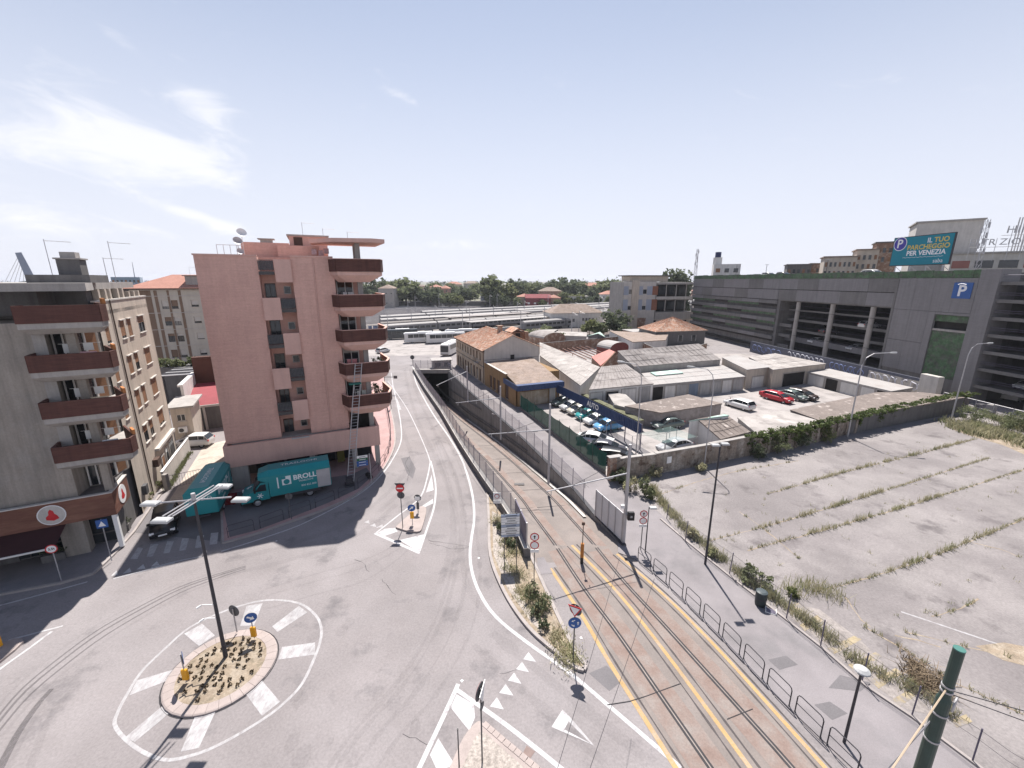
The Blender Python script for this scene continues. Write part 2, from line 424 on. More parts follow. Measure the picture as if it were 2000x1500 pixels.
# roofs
TILE = mat('terracotta tiles', (0.42, 0.215, 0.14), 0.9, 0.16, 0.7, 0.28, 4.5, 0.3, 10, col2=(0.5,0.37,0.29), csc=1.6, cth=(0.46,0.56), col3=(0.2,0.11,0.075), c3sc=3.0, c3th=(0.56,0.64))
TILEF = mat('clean red tiles', (0.38, 0.19, 0.145), 0.9, 0.1, 0.5, 0.15, 4, 0.2, 10)
TILEB = mat('weathered brown tiles', (0.27, 0.212, 0.18), 0.92, 0.16, 0.6, 0.25, 4, 0.3, 10, col2=(0.22,0.165,0.13), csc=0.8, cth=(0.48,0.62))
ETERN = mat('fibre cement roof', (0.36, 0.33, 0.31), 0.92, 0.10, 0.4, 0.08, 3, col2=(0.27,0.245,0.23), csc=0.5, cth=(0.46,0.6), col3=(.44,.41,.385), c3sc=.35, c3th=(.55,.65))
ETERND = mat('dark fibre cement roof', (0.29, 0.262, 0.25), 0.92, 0.12, 0.4, 0.1, 3, col2=(0.215,0.19,0.18), csc=0.6, cth=(0.46,0.6))
ETERNW = mat('whitish roof sheet', (0.35, 0.33, 0.318), 0.85, 0.08, 0.4, 0.06, 3, col2=(0.33,0.3,0.285), csc=0.6, cth=(0.5,0.64))
FELT = mat('brown roofing felt', (0.19, 0.158, 0.142), 0.95, 0.16, 0.6, 0.2, 4, col2=(0.4,0.35,0.32), csc=0.8, cth=(0.58,0.68))
MINT = mat('mint green roof paint', (0.34, 0.47, 0.41), 0.85, 0.08, 0.6, col2=(0.55,0.58,0.54), csc=0.7, cth=(0.5,0.65))
REDROOF = mat('faded red roof sheet', (0.50, 0.22, 0.19), 0.8, 0.12, 0.8)
MAROON = mat('maroon roof sheet', (0.27, 0.055, 0.065), 0.7, 0.1, 0.8)
# metal and plastic
STEEL = mat('galvanised steel', (0.42, 0.41, 0.42), 0.5, 0.1, 1.5, metal=0.35)
STEELD = mat('dark painted steel', (0.045, 0.043, 0.05), 0.55, 0.15, 2.0)
STEELP = mat('violet grey painted steel', (0.12, 0.105, 0.15), 0.55, 0.15, 2.0)
GREENPOLE = mat('dark green painted steel', (0.022, 0.05, 0.042), 0.4, 0.15, 2.5, spec=0.5)
BLACK = mat('black plastic', (0.02, 0.02, 0.022), 0.5, 0.1, 2.0)
RUBBER = mat('tyre rubber', (0.022, 0.022, 0.024), 0.85, 0.1, 3.0)
RIM = mat('wheel rim', (0.45, 0.45, 0.47), 0.35, 0.05, 3.0, metal=0.7)
WHITEP = mat('white plastic', (0.75, 0.74, 0.73), 0.5, 0.05, 2.0)
REDP = mat('sign red', (0.52, 0.03, 0.035), 0.5, 0.08, 2.0)
BLUEP = mat('sign blue', (0.035, 0.10, 0.30), 0.5, 0.08, 2.0)
SIGNBACK = mat('sign back grey', (0.085, 0.085, 0.09), 0.5, 0.1, 2.0)
YELP = mat('yellow orange plastic', (0.72, 0.34, 0.02), 0.6, 0.1, 2.0)
RUSTY = mat('rusty orange post', (0.42, 0.17, 0.045), 0.7, 0.2, 4.0)
MESH = mat('grey fence mesh', (0.34, 0.325, 0.345), 0.7, 0.06, 0.5, alpha=0.62)
MESHL = mat('thin wire mesh', (0.34, 0.32, 0.36), 0.7, 0.06, 0.5, alpha=0.36)
MESHG = mat('green shade netting', (0.012, 0.072, 0.052), 0.85, 0.16, 1.0, alpha=0.93)
CHAIN = mat('chain link mesh', (0.30, 0.28, 0.27), 0.8, 0.1, 1.0, alpha=0.10)
BLUEM = mat('blue corrugated sheet', (0.035, 0.06, 0.145), 0.55, 0.12, 0.8, streak=0.1)
TEAL = mat('teal truck paint', (0.012, 0.215, 0.235), 0.4, 0.05, 0.8, spec=0.45)
BBTEAL = mat('billboard teal', (0.008, 0.19, 0.26), 0.6, 0.06, 0.5)
LEAF = mat('leaf green', (0.17, 0.19, 0.10), 0.8, 0.3, 0.25, 0.25, 3.0, trans=.4)
LEAFD = mat('dark leaf green', (0.115, 0.135, 0.08), 0.8, 0.3, 0.25, 0.25, 3.0, trans=.35)
LEAFL = mat('light leaf green', (0.17, 0.185, 0.08), 0.8, 0.25, 0.3, 0.25, 3.0, trans=.4)
IVY = mat('ivy leaf', (0.105, 0.135, 0.045), 0.75, 0.3, 0.8, 0.3, 5.0, trans=.3)
BARK = mat('bark', (0.11, 0.085, 0.065), 0.95, 0.2, 1.0)
DRYG = mat('dry grass', (0.42, 0.385, 0.25), 0.9, 0.2, 0.8, 0.2, 5.0, col2=(0.27,0.28,0.14), csc=0.5, cth=(0.5,0.64), trans=.3)
GRNG = mat('weed green', (0.175, 0.19, 0.10), 0.9, 0.25, 0.8, 0.2, 5.0, trans=.3)
GRAFW = mat('pale graffiti paint', (0.55, 0.55, 0.6), 0.8, 0.2, 2.0)
GRAFB = mat('blue graffiti paint', (0.17, 0.21, 0.38), 0.8, 0.25, 2.0)
ORANGEW = mat('timber look fascia', (0.16, 0.072, 0.052), 0.75, 0.1, 0.6, 0.1, 6, col2=(0.23,0.115,0.08), csc=0.8, cth=(0.45,0.65), vec=(0.4,0.4,2.2))
def paint(name, c): return mat(name, c, 0.3, 0.03, 1.0, spec=0.5)
# ================================================================ SETTING
def lerp_x(pts, y):
    pts = sorted(pts, key=lambda p: p[1])
    if y <= pts[0][1]:
        a, b = pts[0], pts[1]
    elif y >= pts[-1][1]:
        a, b = pts[-2], pts[-1]
    else:
        for a, b in zip(pts, pts[1:]):
            if a[1] <= y <= b[1]: break
    return a[0] + (b[0]-a[0])*(y-a[1])/(b[1]-a[1])
TL = [(1.0,25.1),(0.3,28.0),(-0.5,30.9),(-2.1,34.8),(-3.9,39.5),(-6.4,46.4),(-10.2,57.5),(-15.3,71.0),(-20.6,86.0),(-21.3,88.0)]
TR = [g(*p)[:2] for p in ((866,716),(916,766),(976,818),(1026,864),(1076,914),(1121,960),(1156,1003),(1195,1045))]
TY0, TY1 = 27.0, 88.0
TYS = [27.0, 29.0, 31.0, 35.0, 39.5, 43.0, 46.4, 52.0, 57.5, 64.0, 71.0, 80.0, 88.0]
tl = lambda y: lerp_x(TL, y) + 0.45
tr = lambda y: lerp_x(TR, y)
tdep = lambda y: 0.0 if y < 27 else -0.115*(y-27)*(1 - 0.35*math.exp(-(y-27)/5.0))
def holed(name, x0, x1, y0, y1, z, m):
    mb = MB()
    mb.poly([(x0,y0,z),(x1,y0,z),(x1,TY0,z),(tr(TY0),TY0,z),(tl(TY0),TY0,z),(x0,TY0,z)])
    mb.poly([(x0,TY1,z),(tl(TY1),TY1,z),(tr(TY1),TY1,z),(x1,TY1,z),(x1,y1,z),(x0,y1,z)])
    for a, b in zip(TYS, TYS[1:]):
        mb.quad((x0,a,z),(tl(a),a,z),(tl(b),b,z),(x0,b,z))
        mb.quad((tr(a),a,z),(x1,a,z),(x1,b,z),(tr(b),b,z))
    return struct(mb.build(name, m))
ground = holed('ground', -5200, 5200, -60, 5200, -0.06, FARLAND)
road = holed('road', -75, 100, -30, 150, 0.0, ASPH)
def sheet(name, pts, z, m, parent=None, kind=True):
    mb = MB(); mb.poly([(p[0],p[1],z) for p in pts])
    o = mb.build(name, m, parent)
    if kind and parent is None: struct(o)
    return o
def pxs(*pts): return [g(*p) for p in pts]
def slab(name, pts, z, m, kerb=None, kw=0.16):
    """raised pavement with a kerb ring of stones; returns the structure object"""
    mb = MB(); mb.prism(pts, -0.02, z); o = struct(mb.build(name, m))
    if kerb:
        k = MB(); n = len(pts)
        for i in range(n):
            p, q = pts[i], pts[(i+1) % n]
            L = hypot(q[0]-p[0], q[1]-p[1])
            if L < 0.05: continue
            k.seg(p, q, kw, -0.02, z+0.012)
        k.build('kerb', kerb, o)
    return o
def smooth(pts, n=6):
    """Catmull-Rom through 2d/3d points"""
    P = [Vector((p[0],p[1],p[2] if len(p) > 2 else 0)) for p in pts]
    out = []
    for i in range(len(P)-1):
        p0 = P[max(i-1,0)]; p1 = P[i]; p2 = P[i+1]; p3 = P[min(i+2,len(P)-1)]
        for k in range(n):
            t = k/n
            out.append(tuple(0.5*((2*p1)+(p2-p0)*t+(2*p0-5*p1+4*p2-p3)*t*t+(-p0+3*p1-3*p2+p3)*t**3)))
    out.append(tuple(P[-1]))
    return out
def resample(path, step):
    P = [Vector((p[0],p[1],p[2] if len(p) > 2 else 0)) for p in path]
    cum = [0.0]
    for a, b in zip(P, P[1:]): cum.append(cum[-1] + (b-a).length)
    n = max(1, int(round(cum[-1]/step))); out = []; j = 0
    for i in range(n+1):
        d = cum[-1]*i/n
        while j < len(P)-2 and cum[j+1] < d: j += 1
        L = (cum[j+1]-cum[j]) or 1e-9
        out.append(P[j].lerp(P[j+1], min(1.0, (d-cum[j])/L)))
    return out

# pavements ------------------------------------------------------
pav_left = slab('pavement_left', pxs((-420,1290),(0,1163),(120,1140),(183,1122),(222,1085),(262,1040),(300,985),(318,962),(250,880),(-420,1010)), 0.12, PAVE, KERB)
pp = smooth(pxs((436,1062),(500,1044),(560,1023),(640,994),(700,964),(738,930),(760,898),(771,868),(770,835),(762,795),(754,757),(748,728)), 5)
pav_pink = slab('pavement_forecourt', [p[:2] for p in pp] + [(-35,92),(-32,60),(-27.5,36.0)], 0.12, PINKPAVE, KERB)
fore = MB(); fore.poly([(p[0],p[1],0.126) for p in ([g(449,1052),g(500,1039),g(570,1013),g(640,985),g(700,957),g(728,932),g(716,915)]+[(-16,38.6),(-26.4,34.4)])])
fore.build('forecourt_asphalt', ASPHD, pav_pink)
# courtyard between the two blocks
sheet('courtyard', [(-36.5,46.5),(-29.3,31.2),(-26.9,33.6),(-26.6,37.0),(-32.6,50.0)], 0.010, COURT)
sheet('side_street', [g(300,985)[:2],g(262,1040)[:2],g(430,1058)[:2],(-25.9,34.2),(-28.6,34.0),(-29.6,32.2)], 0.006, ASPHD)
# verge bed left of the tram tracks
vk = smooth(pxs((952,965),(955,1020),(958,1088),(985,1158),(1030,1225),(1085,1275),(1128,1308)), 5) + [g(1140,1311),g(1143,1302)] + smooth(pxs((1130,1285),(1100,1228),(1064,1150),(1040,1095),(1018,1050)), 3) + [g(975,990)]
verge = struct(MB().prism([p[:2] for p in vk], -0.02, 0.10).build('planting_bed', DIRT))
k = MB()
for p, q in zip(vk, vk[1:] + vk[:1]): k.seg(p, q, 0.2, -0.02, 0.15)
k.build('kerb', KERB, verge)
gv = MB(); gv.poly([(p[0],p[1],0.106) for p in (g(961,1000),g(964,1085),g(990,1150),g(1035,1215),g(1060,1240),g(1048,1215),g(1010,1150),g(985,1080),g(978,1010))])
gv.build('gravel_edge', GRAVEL, verge)
# tram side pavement and abandoned lot
tp = [g(1207,1080),g(1240,1092),g(1300,1140),g(1400,1240),g(1500,1345),g(1612,1452),(13.9,12.0),(14.6,8.0),(20.0,8.0),g(1990,1560),g(1900,1492),g(1780,1402),g(1690,1342),g(1605,1267),g(1535,1212),g(1425,1127),g(1345,1062),g(1290,1005),(9.6,38.0),(5.6,46.0),(2.0,58.0),(0.2,61.0),(-0.6,61.4),(-3.0,58.4)]
tp = [p[:2] for p in tp] + [(lerp_x(TR,y)+0.22, y) for y in (57.0,52.0,46.4,43.0,39.5,35.0,31.0,28.0)]
pav_tram = struct(MB().prism(tp, -0.02, 0.05).build('pavement_tram', PAVE))
pk = MB()
for p in ((1290,1015,1345,1062),(1345,1062,1425,1127),(1425,1127,1535,1212),(1535,1212,1605,1267),(1605,1267,1690,1342),(1690,1342,1780,1402),(1780,1402,1900,1492),(1900,1492,1990,1560)):
    pk.seg(g(*p[:2]), g(*p[2:]), 0.14, -0.02, 0.13)
pk.build('kerb', KERB, pav_tram)
for q in (((1500,1290),(1535,1282),(1558,1300),(1522,1310)),((1590,1378),(1620,1372),(1655,1395),(1625,1408)),((1640,1320),(1700,1335),(1680,1352),(1618,1345))):
    m_ = MB(); m_.poly([(g(*p)[0], g(*p)[1], 0.054) for p in q]); m_.build('patch', ASPHD, pav_tram)
lot = [g(1290,1003)[:2], g(1345,1060)[:2], g(1425,1125)[:2], g(1535,1210)[:2], g(1605,1265)[:2], g(1690,1340)[:2], g(1780,1400)[:2], g(1900,1490)[:2], (20.3,8.0), (95.0,8.0), (95.0,68.0), (72.0,61.0), (42.0,49.0), (20.8,40.6), (10.2,37.4)]
lot_o = sheet('abandoned_lot', lot, 0.005, LOT)
yard = sheet('garage_yard', [(9.6,38.2),(20.6,41.6),(42.0,50.0),(72.0,62.0),(70.5,80.0),(62.0,110.0),(4.0,110.0),(2.0,61.8)], 0.009, YARD)
# cracks and seams of the old lot, slightly sunk weedy joints
seams = []
for s in (((1460,1075),(1700,1010),(1880,955),(2040,905)),((1380,1058),(1560,1010),(1755,950),(1930,895)),((1590,1155),(1700,1128),(1850,1075),(2020,1005)),((1290,965),(1420,925),(1560,900)),((1500,965),(1640,925),(1780,890),(1905,858)),((1445,1000),(1500,1040),(1560,1090)),((1770,1235),(1880,1262),(2040,1300)),((1690,1225),(1760,1265),(1860,1330),(2010,1400)),((1820,1205),(1870,1190),(1912,1170)),((1900,1060),(1960,1075),(1990,1088)),((1650,1165),(1680,1210),(1700,1225)),((1745,1240),(1800,1252),(1840,1265))):
    seams.append(smooth(pxs(*s), 5))
cr = MB()
for s in seams:
    pts = [(p[0]+random.uniform(-.05,.05), p[1]+random.uniform(-.05,.05), 0.009) for p in resample(s, 0.5)]
    cr.strip(pts, [random.uniform(0.03, 0.12) for _ in pts])
cr.build('joint', DIRT, lot_o)
wl = MB()
for s in (((1760,1195),(1850,1225),(1960,1262),(2040,1290)),):
    wl.strip([(p[0],p[1],0.010) for p in smooth(pxs(*s), 4)], 0.12)
wl.build('worn_line', PAINTWORN, lot_o)
db = MB(); db.poly([(p[0],p[1],0.011) for p in pxs((1905,1262),(1960,1255),(2040,1270),(2040,1310),(1960,1290))]); db.build('bare_patch', DIRT, lot_o)
db = MB(); db.poly([(p[0],p[1],0.011) for p in pxs((1880,835),(1940,845),(2040,870),(2040,905),(1960,870),(1890,850),(1860,838))]); db.build('bare_patch', DIRT, lot_o)
db = MB(); db.poly([(p[0],p[1],0.012) for p in pxs((1545,1180),(1600,1190),(1680,1250),(1760,1330),(1830,1400),(1770,1385),(1690,1325),(1600,1250),(1530,1195))]); db.build('bare_patch', mat('pale dusty asphalt', (.26,.232,.218), .95, .2, .8, .25, 6), lot_o)

Z7 = lambda x, y: (1500+x*.3, 1050+y*.3)
FADY = mat('faded yellow hatch', (.33,.27,.175), .9, .2, 1.2, .15, 8, col2=(.24,.215,.2), csc=2.0, cth=(.46,.58))
for q4 in (((120,470),(195,425),(235,455),(150,500)),((205,570),(320,505),(360,540),(240,610)),((385,720),(560,640),(610,665),(430,760)),((520,830),(700,745),(745,775),(570,870)),((670,930),(830,850),(880,885),(720,985)),((800,1060),(930,985),(960,1030),(850,1110)),((1190,1190),(1290,1150),(1330,1200),(1230,1240))):
    q = MB(); q.poly([(g(*Z7(*p))[0],g(*Z7(*p))[1],.0145) for p in q4]); q.build('hatch_stripe', FADY, lot_o)
# tram bed, rails and yellow lines (on the street) -----------------
RL = [g(*p)[:2] for p in ((1129,1133),(1201,1230),(1300,1373),(1388,1500))]
RR = [g(*p)[:2] for p in ((1201,1115),(1300,1224),(1500,1446),(1547,1500))]
def rail_path(R, off, ys):
    pts = [(tr(y)-off, y, tdep(y)) for y in ys if y >= 29]
    near = sorted(R, key=lambda p: -p[1])
    q = [(p[0], p[1], 0) for p in near]
    d = (q[-1][0]-q[-2][0], q[-1][1]-q[-2][1])
    q.append((q[-1][0]+d[0]*2.2, q[-1][1]+d[1]*2.2, 0))
    return [(p[0], p[1], tdep(p[1])) for p in resample(smooth(pts + q, 5), 0.7)]
farys = [96, 88, 80, 71, 64, 57.5, 52, 46.4, 43, 39.5, 35, 32]
PL = rail_path(RL, 4.75, farys); PR = rail_path(RR, 1.8, farys)
yl = {}
for nm, P, w in (('L', ((1075,1110),(1135,1200),(1200,1310),(1320,1500),(1420,1660)), 0.22), ('M', ((1117,1065),(1200,1150),(1300,1275),(1465,1500),(1570,1645)), 0.2), ('R', ((1205,1082),(1300,1165),(1400,1265),(1500,1375),(1612,1500),(1700,1598)), 0.2)):
    yl[nm] = (smooth([g(*p) for p in P], 6), w)
bed = MB()
la = resample(yl['L'][0], 1.0); ra = resample(yl['R'][0], 1.0)
n_ = 26
def at(path, t):
    i = t*(len(path)-1); k_ = min(int(i), len(path)-2); f = i-k_
    return path[k_]*(1-f)+path[k_+1]*f
bed.poly([(p[0],p[1],0.0035) for p in la] + [(p[0],p[1],0.0035) for p in ra[::-1]])
tram_bed = struct(bed.build('tram_bed', TRACKBED))
# sloping floor of the ramp
fl = MB()
ys = [25.2] + [27 + i*1.5 for i in range(0, 47)]
for a, b in zip(ys, ys[1:]):
    fl.quad((tl(a)-0.02,a,tdep(a)+0.003),(tr(a)+0.02,a,tdep(a)+0.003),(tr(b)+0.02,b,tdep(b)+0.003),(tl(b)-0.02,b,tdep(b)+0.003))
ramp = struct(fl.build('tram_ramp', TRACKBED))
def above(path, dz): return [(p[0], p[1], p[2]+dz) for p in path]
for P in (PL, PR):
    PP = resample(P, 0.8)
    b1 = MB(); b1.strip(above(PP, 0.0075), 1.6); b1.build('red_band', TRACKRED, tram_bed)
    b2 = MB(); b2.strip(above(PP, 0.0115), 0.26); b2.build('groove', GROOVE, tram_bed)
    b3 = MB()
    b3.strip(above(PP, 0.018), 0.055); b3.build('rail', RAILM, tram_bed)
for nm, offs in (('L', (0.28,)), ('M', (-0.36, 0.36)), ('R', (-0.3, 0.22))):
    P, w = yl[nm]
    q = MB(); q.strip([(p[0],p[1],0.009) for p in resample(P, 0.6)], w); q.build('yellow_line', PAINTY, tram_bed)
    for of in offs:
        q = MB(); q.strip([(p[0]+of,p[1]+of*0.3,0.0095) for p in resample(P, 0.6)], [random.uniform(.05,.13) for _ in resample(P, 0.6)]); q.build('groove', mat('soft dark seam',(.09,.08,.08),.9,.2,2,alpha=.75), tram_bed)
for P4 in (((1186,1377),(1230,1370),(1262,1360),(1330,1335)),((1420,1405),(1470,1385))):
    q = MB(); q.strip([(p[0],p[1],.0205) for p in pxs(*P4)], .035); q.build('joint', GROOVE, tram_bed)
kb = MB()
for a, b in zip(ys[4:30], ys[5:31]):
    kb.seg((tr(a)-0.55,a),(tr(b)-0.55,b),0.28,0,0.02)
    for i in range(8): kb.v[-1-i] = (kb.v[-1-i][0], kb.v[-1-i][1], kb.v[-1-i][2] + tdep(kb.v[-1-i][1]) + 0.1)
kb.build('kerb', CONCL, ramp)
for y in (33, 37, 42, 47, 53):
    q = MB(); q.strip([(tl(y),y,tdep(y)+0.02),(tr(y)-0.6,y+1.2,tdep(y+1.2)+0.02)], 0.05); q.build('joint', GROOVE, ramp)
q = MB()
for i in range(3): q.obox((g(1008+i*7,944-i*1)[0], g(1008,944)[1]+2.3), (1,0.1), 0.16, 0.2, tdep(38.5)-.0, tdep(38.5)+0.03)
q.build('drain_cover', CONCD, ramp)
# wheel-polished grey lanes and patched slabs at the head of the ramp
for q4 in (((1048,1090),(1062,1088),(1080,1120),(1055,1122)),):
    q = MB(); q.poly([(g(*p)[0],g(*p)[1],0.013) for p in q4]); q.build('patch', PAVE, tram_bed)
# retaining walls of the ramp
twl = thing('retaining_wall', 'low concrete wall along the road side of the sunken tram ramp', 'wall', (*TL[4], 0))
wm = MB()
YL = [25.6] + [26 + i*2.0 for i in range(32)]
for a, b in zip(YL, YL[1:]):
    x0, x1 = lerp_x(TL,a), lerp_x(TL,b)
    za, zb = min(tdep(a), 0)-0.3, min(tdep(b), 0)-0.3
    h = 0.78
    P = [(x0,a,za),(x0+.43,a,za),(x1+.43,b,zb),(x1,b,zb),(x0,a,h),(x0+.43,a,h),(x1+.43,b,h),(x1,b,h)]
    wm.add(P, [(0,3,2,1),(4,5,6,7),(0,1,5,4),(1,2,6,5),(2,3,7,6),(3,0,4,7)])
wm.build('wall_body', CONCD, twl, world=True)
wc = MB()
for a, b in zip(YL, YL[1:]):
    wc.seg((lerp_x(TL,a)+.1,a),(lerp_x(TL,b)+.1,b),0.34,0.782,0.86)
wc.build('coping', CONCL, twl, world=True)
twr = thing('retaining_wall', 'tall shaded concrete side of the tram ramp below the mesh fence', 'wall', (tr(46), 46, 0))
wm = MB()
for a, b in zip(TYS, TYS[1:]):
    P = [(tr(a),a,tdep(a)-.3),(tr(a)+.3,a,tdep(a)-.3),(tr(b)+.3,b,tdep(b)-.3),(tr(b),b,tdep(b)-.3),(tr(a),a,.1),(tr(a)+.3,a,.1),(tr(b)+.3,b,.1),(tr(b),b,.1)]
    wm.add(P, [(0,3,2,1),(4,5,6,7),(0,1,5,4),(1,2,6,5),(2,3,7,6),(3,0,4,7)])
wm.build('wall_body', TRENCHW, twr, world=True)
pipe = MB()
for hh in (1.1, 1.5, 3.2):
    pipe.tube([(tr(y)-0.14, y, tdep(y)+hh) for y in TYS if -tdep(y) > hh+0.4], 0.07, 5)
pipe.build('cable_pipe', CONCD, twr, world=True)
rl = MB()
for a, b in zip(TYS, TYS[1:]): rl.seg((tr(a)+.12,a),(tr(b)+.12,b),0.34,0.102,0.17)
rl.build('coping', STEELD, twr, world=True)
port = thing('tunnel_portal', 'concrete tram tunnel portal with dark opening at the ramp foot', 'tunnel', (tl(88)+3, 88, -6))
pm = MB()
xl, xr = tl(88)-.5, tr(88)+.4
pm.box(xl, xr, 88.0, 88.7, -0.5, 0.3)
pm.build('lintel', CONC, port, world=True)
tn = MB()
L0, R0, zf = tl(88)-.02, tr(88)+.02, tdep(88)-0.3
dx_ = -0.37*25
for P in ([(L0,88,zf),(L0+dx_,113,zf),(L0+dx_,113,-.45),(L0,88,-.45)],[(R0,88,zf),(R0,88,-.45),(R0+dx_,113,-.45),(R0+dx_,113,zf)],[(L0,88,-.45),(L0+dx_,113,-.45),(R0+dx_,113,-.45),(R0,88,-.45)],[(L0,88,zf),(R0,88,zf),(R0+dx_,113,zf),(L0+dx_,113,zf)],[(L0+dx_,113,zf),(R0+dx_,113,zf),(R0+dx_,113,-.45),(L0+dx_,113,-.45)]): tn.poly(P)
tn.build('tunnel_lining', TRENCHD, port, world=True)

# painted markings ------------------------------------------------
MN = [0]
def mark(name, pts, z=0.004, m=PAINTW, par=None):
    MN[0] += 1; z += (MN[0] % 20)*0.00009 if z == .004 else 0
    q = MB(); q.poly([(p[0],p[1],z) for p in pts]); return q.build(name, m, par or road)
LN = [0]
def line(pts, w, z=0.0045, m=PAINTW, par=None, name='edge_line'):
    LN[0] += 1; z += LN[0]*0.00022
    q = MB(); q.strip([(p[0],p[1],z) for p in resample(smooth(pts, 6), 0.5)], w); return q.build(name, m, par or road)
line(pxs((432,1077),(520,1049),(600,1019),(700,966),(745,927),(768,895),(783,862),(783,830),(777,795),(768,755),(764,728)), 0.14)
line(pxs((806,716),(812,745),(828,778),(850,815),(876,852),(900,893),(915,935),(924,975),(926,1015),(921,1050),(918,1085),(924,1125),(942,1168),(972,1208),(1030,1255),(1110,1312),(1200,1388),(1330,1500)), 0.2)
line(pxs((758,640+105),(790,790),(812,832),(833,880),(841,905)), 0.1)
line(pxs((841,900),(834,935),(820,972),(776,1008),(731,1043.5)), 0.13)
mark('edge_line', pxs((731,1043.5),(736,1040),(819,1077),(817.7,1082)))
line(pxs((817.7,1081),(835,1030),(848,989),(851,951),(846,920),(841,900)), 0.16)
for P in (((737,1041),(751,1033),(772,1031),(777,1038),(750,1047)),((780,1055),(831,1043),(817,1077)),((822,990),(846,974),(846,983),(825,993)),((843,927),(847,957),(832,962))):
    mark('hatch_stripe', pxs(*P))
# give-way teeth
for P in (((722,1027),(732,1022),(735,1029)),((734,1036-5),(747,1024),(748,1030)),((711,1020),(720,1016),(722,1023)),):
    mark('give_way_tooth', pxs(*P), m=PAINTWORN)
T5 = lambda x, y: (780+x/3.846, 1230+y/3.846)
for P in (((970,168),(1028,243),(930,222)),((922,242),(975,320),(877,297)),((862,322),(917,407),(815,382)),((798,408),(857,495),(750,475)),((733,507),(785,600),(680,577))):
    mark('give_way_tooth', pxs(*[T5(*p) for p in P]))
mark('warning_triangle', pxs(T5(1225,600),T5(1285,660),T5(1230,768),T5(1143,730)))
mark('warning_triangle', pxs(T5(1285,660),T5(1466,872),T5(1440,858),T5(1272,690)), m=PAINTWORN)
mark('warning_triangle', pxs(T5(1466,872),T5(1242,750),T5(1230,768),T5(1400,842)), z=0.008)
# splitter island marks at the bottom
line(pxs((895,1336),(888,1352),(866,1400),(840,1455),(805,1530)), 0.2)
line(pxs((889,1345),(930,1374),(990,1417),(1060,1472),(1130,1530)), 0.2)
mark('hatch_stripe', pxs(T5(430,485),T5(560,560),T5(568,660),T5(525,760),T5(385,585)))
mark('hatch_stripe', pxs(T5(292,815),T5(402,990),T5(375,1035),T5(280,1050),T5(230,940)))
mark('brick_patch', pxs(T5(955,870),T5(1020,915),T5(985,965),T5(930,925)), m=mat('brick paver patch', (.22,.165,.15), .9, .15, 3))
# roundabout ring and radial stripes
RC = (-14.35, 17.05)
ring_px = [(97,1170),(180,1280),(330,1385),(500,1438),(700,1400),(880,1330),(1070,1228),(1260,1110),(1400,1000),(1540,850),(1640,640),(1680,520),(1687,420),(1650,330),(1540,240),(1380,207),(1200,215),(1000,270),(800,350),(640,440),(450,610),(300,760),(180,950),(115,1080)]
rp = [g(200+x/3.948, 1120+y/3.948) for x, y in ring_px]
cxr = sum(p[0] for p in rp)/len(rp); cyr = sum(p[1] for p in rp)/len(rp)
rc_ = smooth(rp[-2:] + rp + rp[:3], 8)[16:-16]; q = MB(); q.strip([(p[0],p[1],.0046) for p in rc_], 0.14); q.build('ring_line', PAINTWORN, road)
def Z2(x, y): return (200+x/3.948, 1120+y/3.948)
for i, P in enumerate((((770,388),(868,478),(745,560),(630,465)),((1112,250),(1235,230),(1170,400),(1062,405)),((1515,250),(1580,300),(1350,452),(1310,408)),((1640,532),(1640,625),(1355,665),(1385,568)),((1230,825),(1370,990),(1230,1098),(1105,930)),((730,1062),(880,1050),(745,1345),(605,1375)),((495,995),(560,1040),(250,1300),(175,1265)),((560,738),(520,820),(210,940),(265,825)))):
    mark('radial_stripe', pxs(*[Z2(*p) for p in P]), m=PAINTWORN)
# left road marks: zebra, teeth, lines
A2 = lambda x, y: (x/3.75, 800+y/3.75)
for P in (((1010,1010),(1048,1015),(1005,1095),(955,1095)),((1105,985),(1160,985),(1120,1075),(1075,1080)),((1225,965),(1275,962),(1240,1050),(1195,1055)),((1335,945),(1385,942),(1360,1030),(1312,1035)),((1445,925),(1495,920),(1478,1010),(1428,1015)),((1545,905),(1600,900),(1590,985),(1535,990))):
    mark('zebra_bar', pxs(*[A2(*p) for p in P]), z=0.011, m=PAINTWORN)
for P in (((855,1178),(865,1212),(812,1218)),((950,1158),(962,1190),(900,1202)),((1050,1132),(1065,1165),(1000,1172)),((1150,1110),(1168,1138),(1105,1150))):
    mark('give_way_tooth', pxs(*[A2(*p) for p in P]))
line(pxs(A2(830,1238),A2(960,1205),A2(1130,1160),A2(1280,1122)), 0.12)
line(pxs(A2(-300,1510),A2(0,1435),A2(300,1355),A2(640,1262)), 0.13)
line(pxs(A2(1105,1160),A2(1300,1110),A2(1480,1075)), 0.1)
mark('bay_line', pxs((443,985),(446,985),(437,1052),(434,1052)), z=0.011, m=PAINTWORN)
A0 = lambda x, y: (x/3.75, 1100+y/3.75)
line(pxs(A0(60,565),A0(250,515),A0(460,460)), 0.12)
line(pxs(A0(-200,930),A0(0,775),A0(190,640),A0(380,500)), 0.14)
# zebra at the far junction and lane arrows
for i in range(12):
    x = 766+i*6.2; y = 690.5-i*0.55
    mark('zebra_bar', pxs((x,y-3),(x+3.2,y-3.4),(x+6.4,y+1.6),(x+3,y+2)))
for P in (((772,780),(776,779),(784,800),(779,801)),((765,752),(768,751),(773,768),(770,769))): mark('lane_arrow', pxs(*P), m=PAINTWORN)
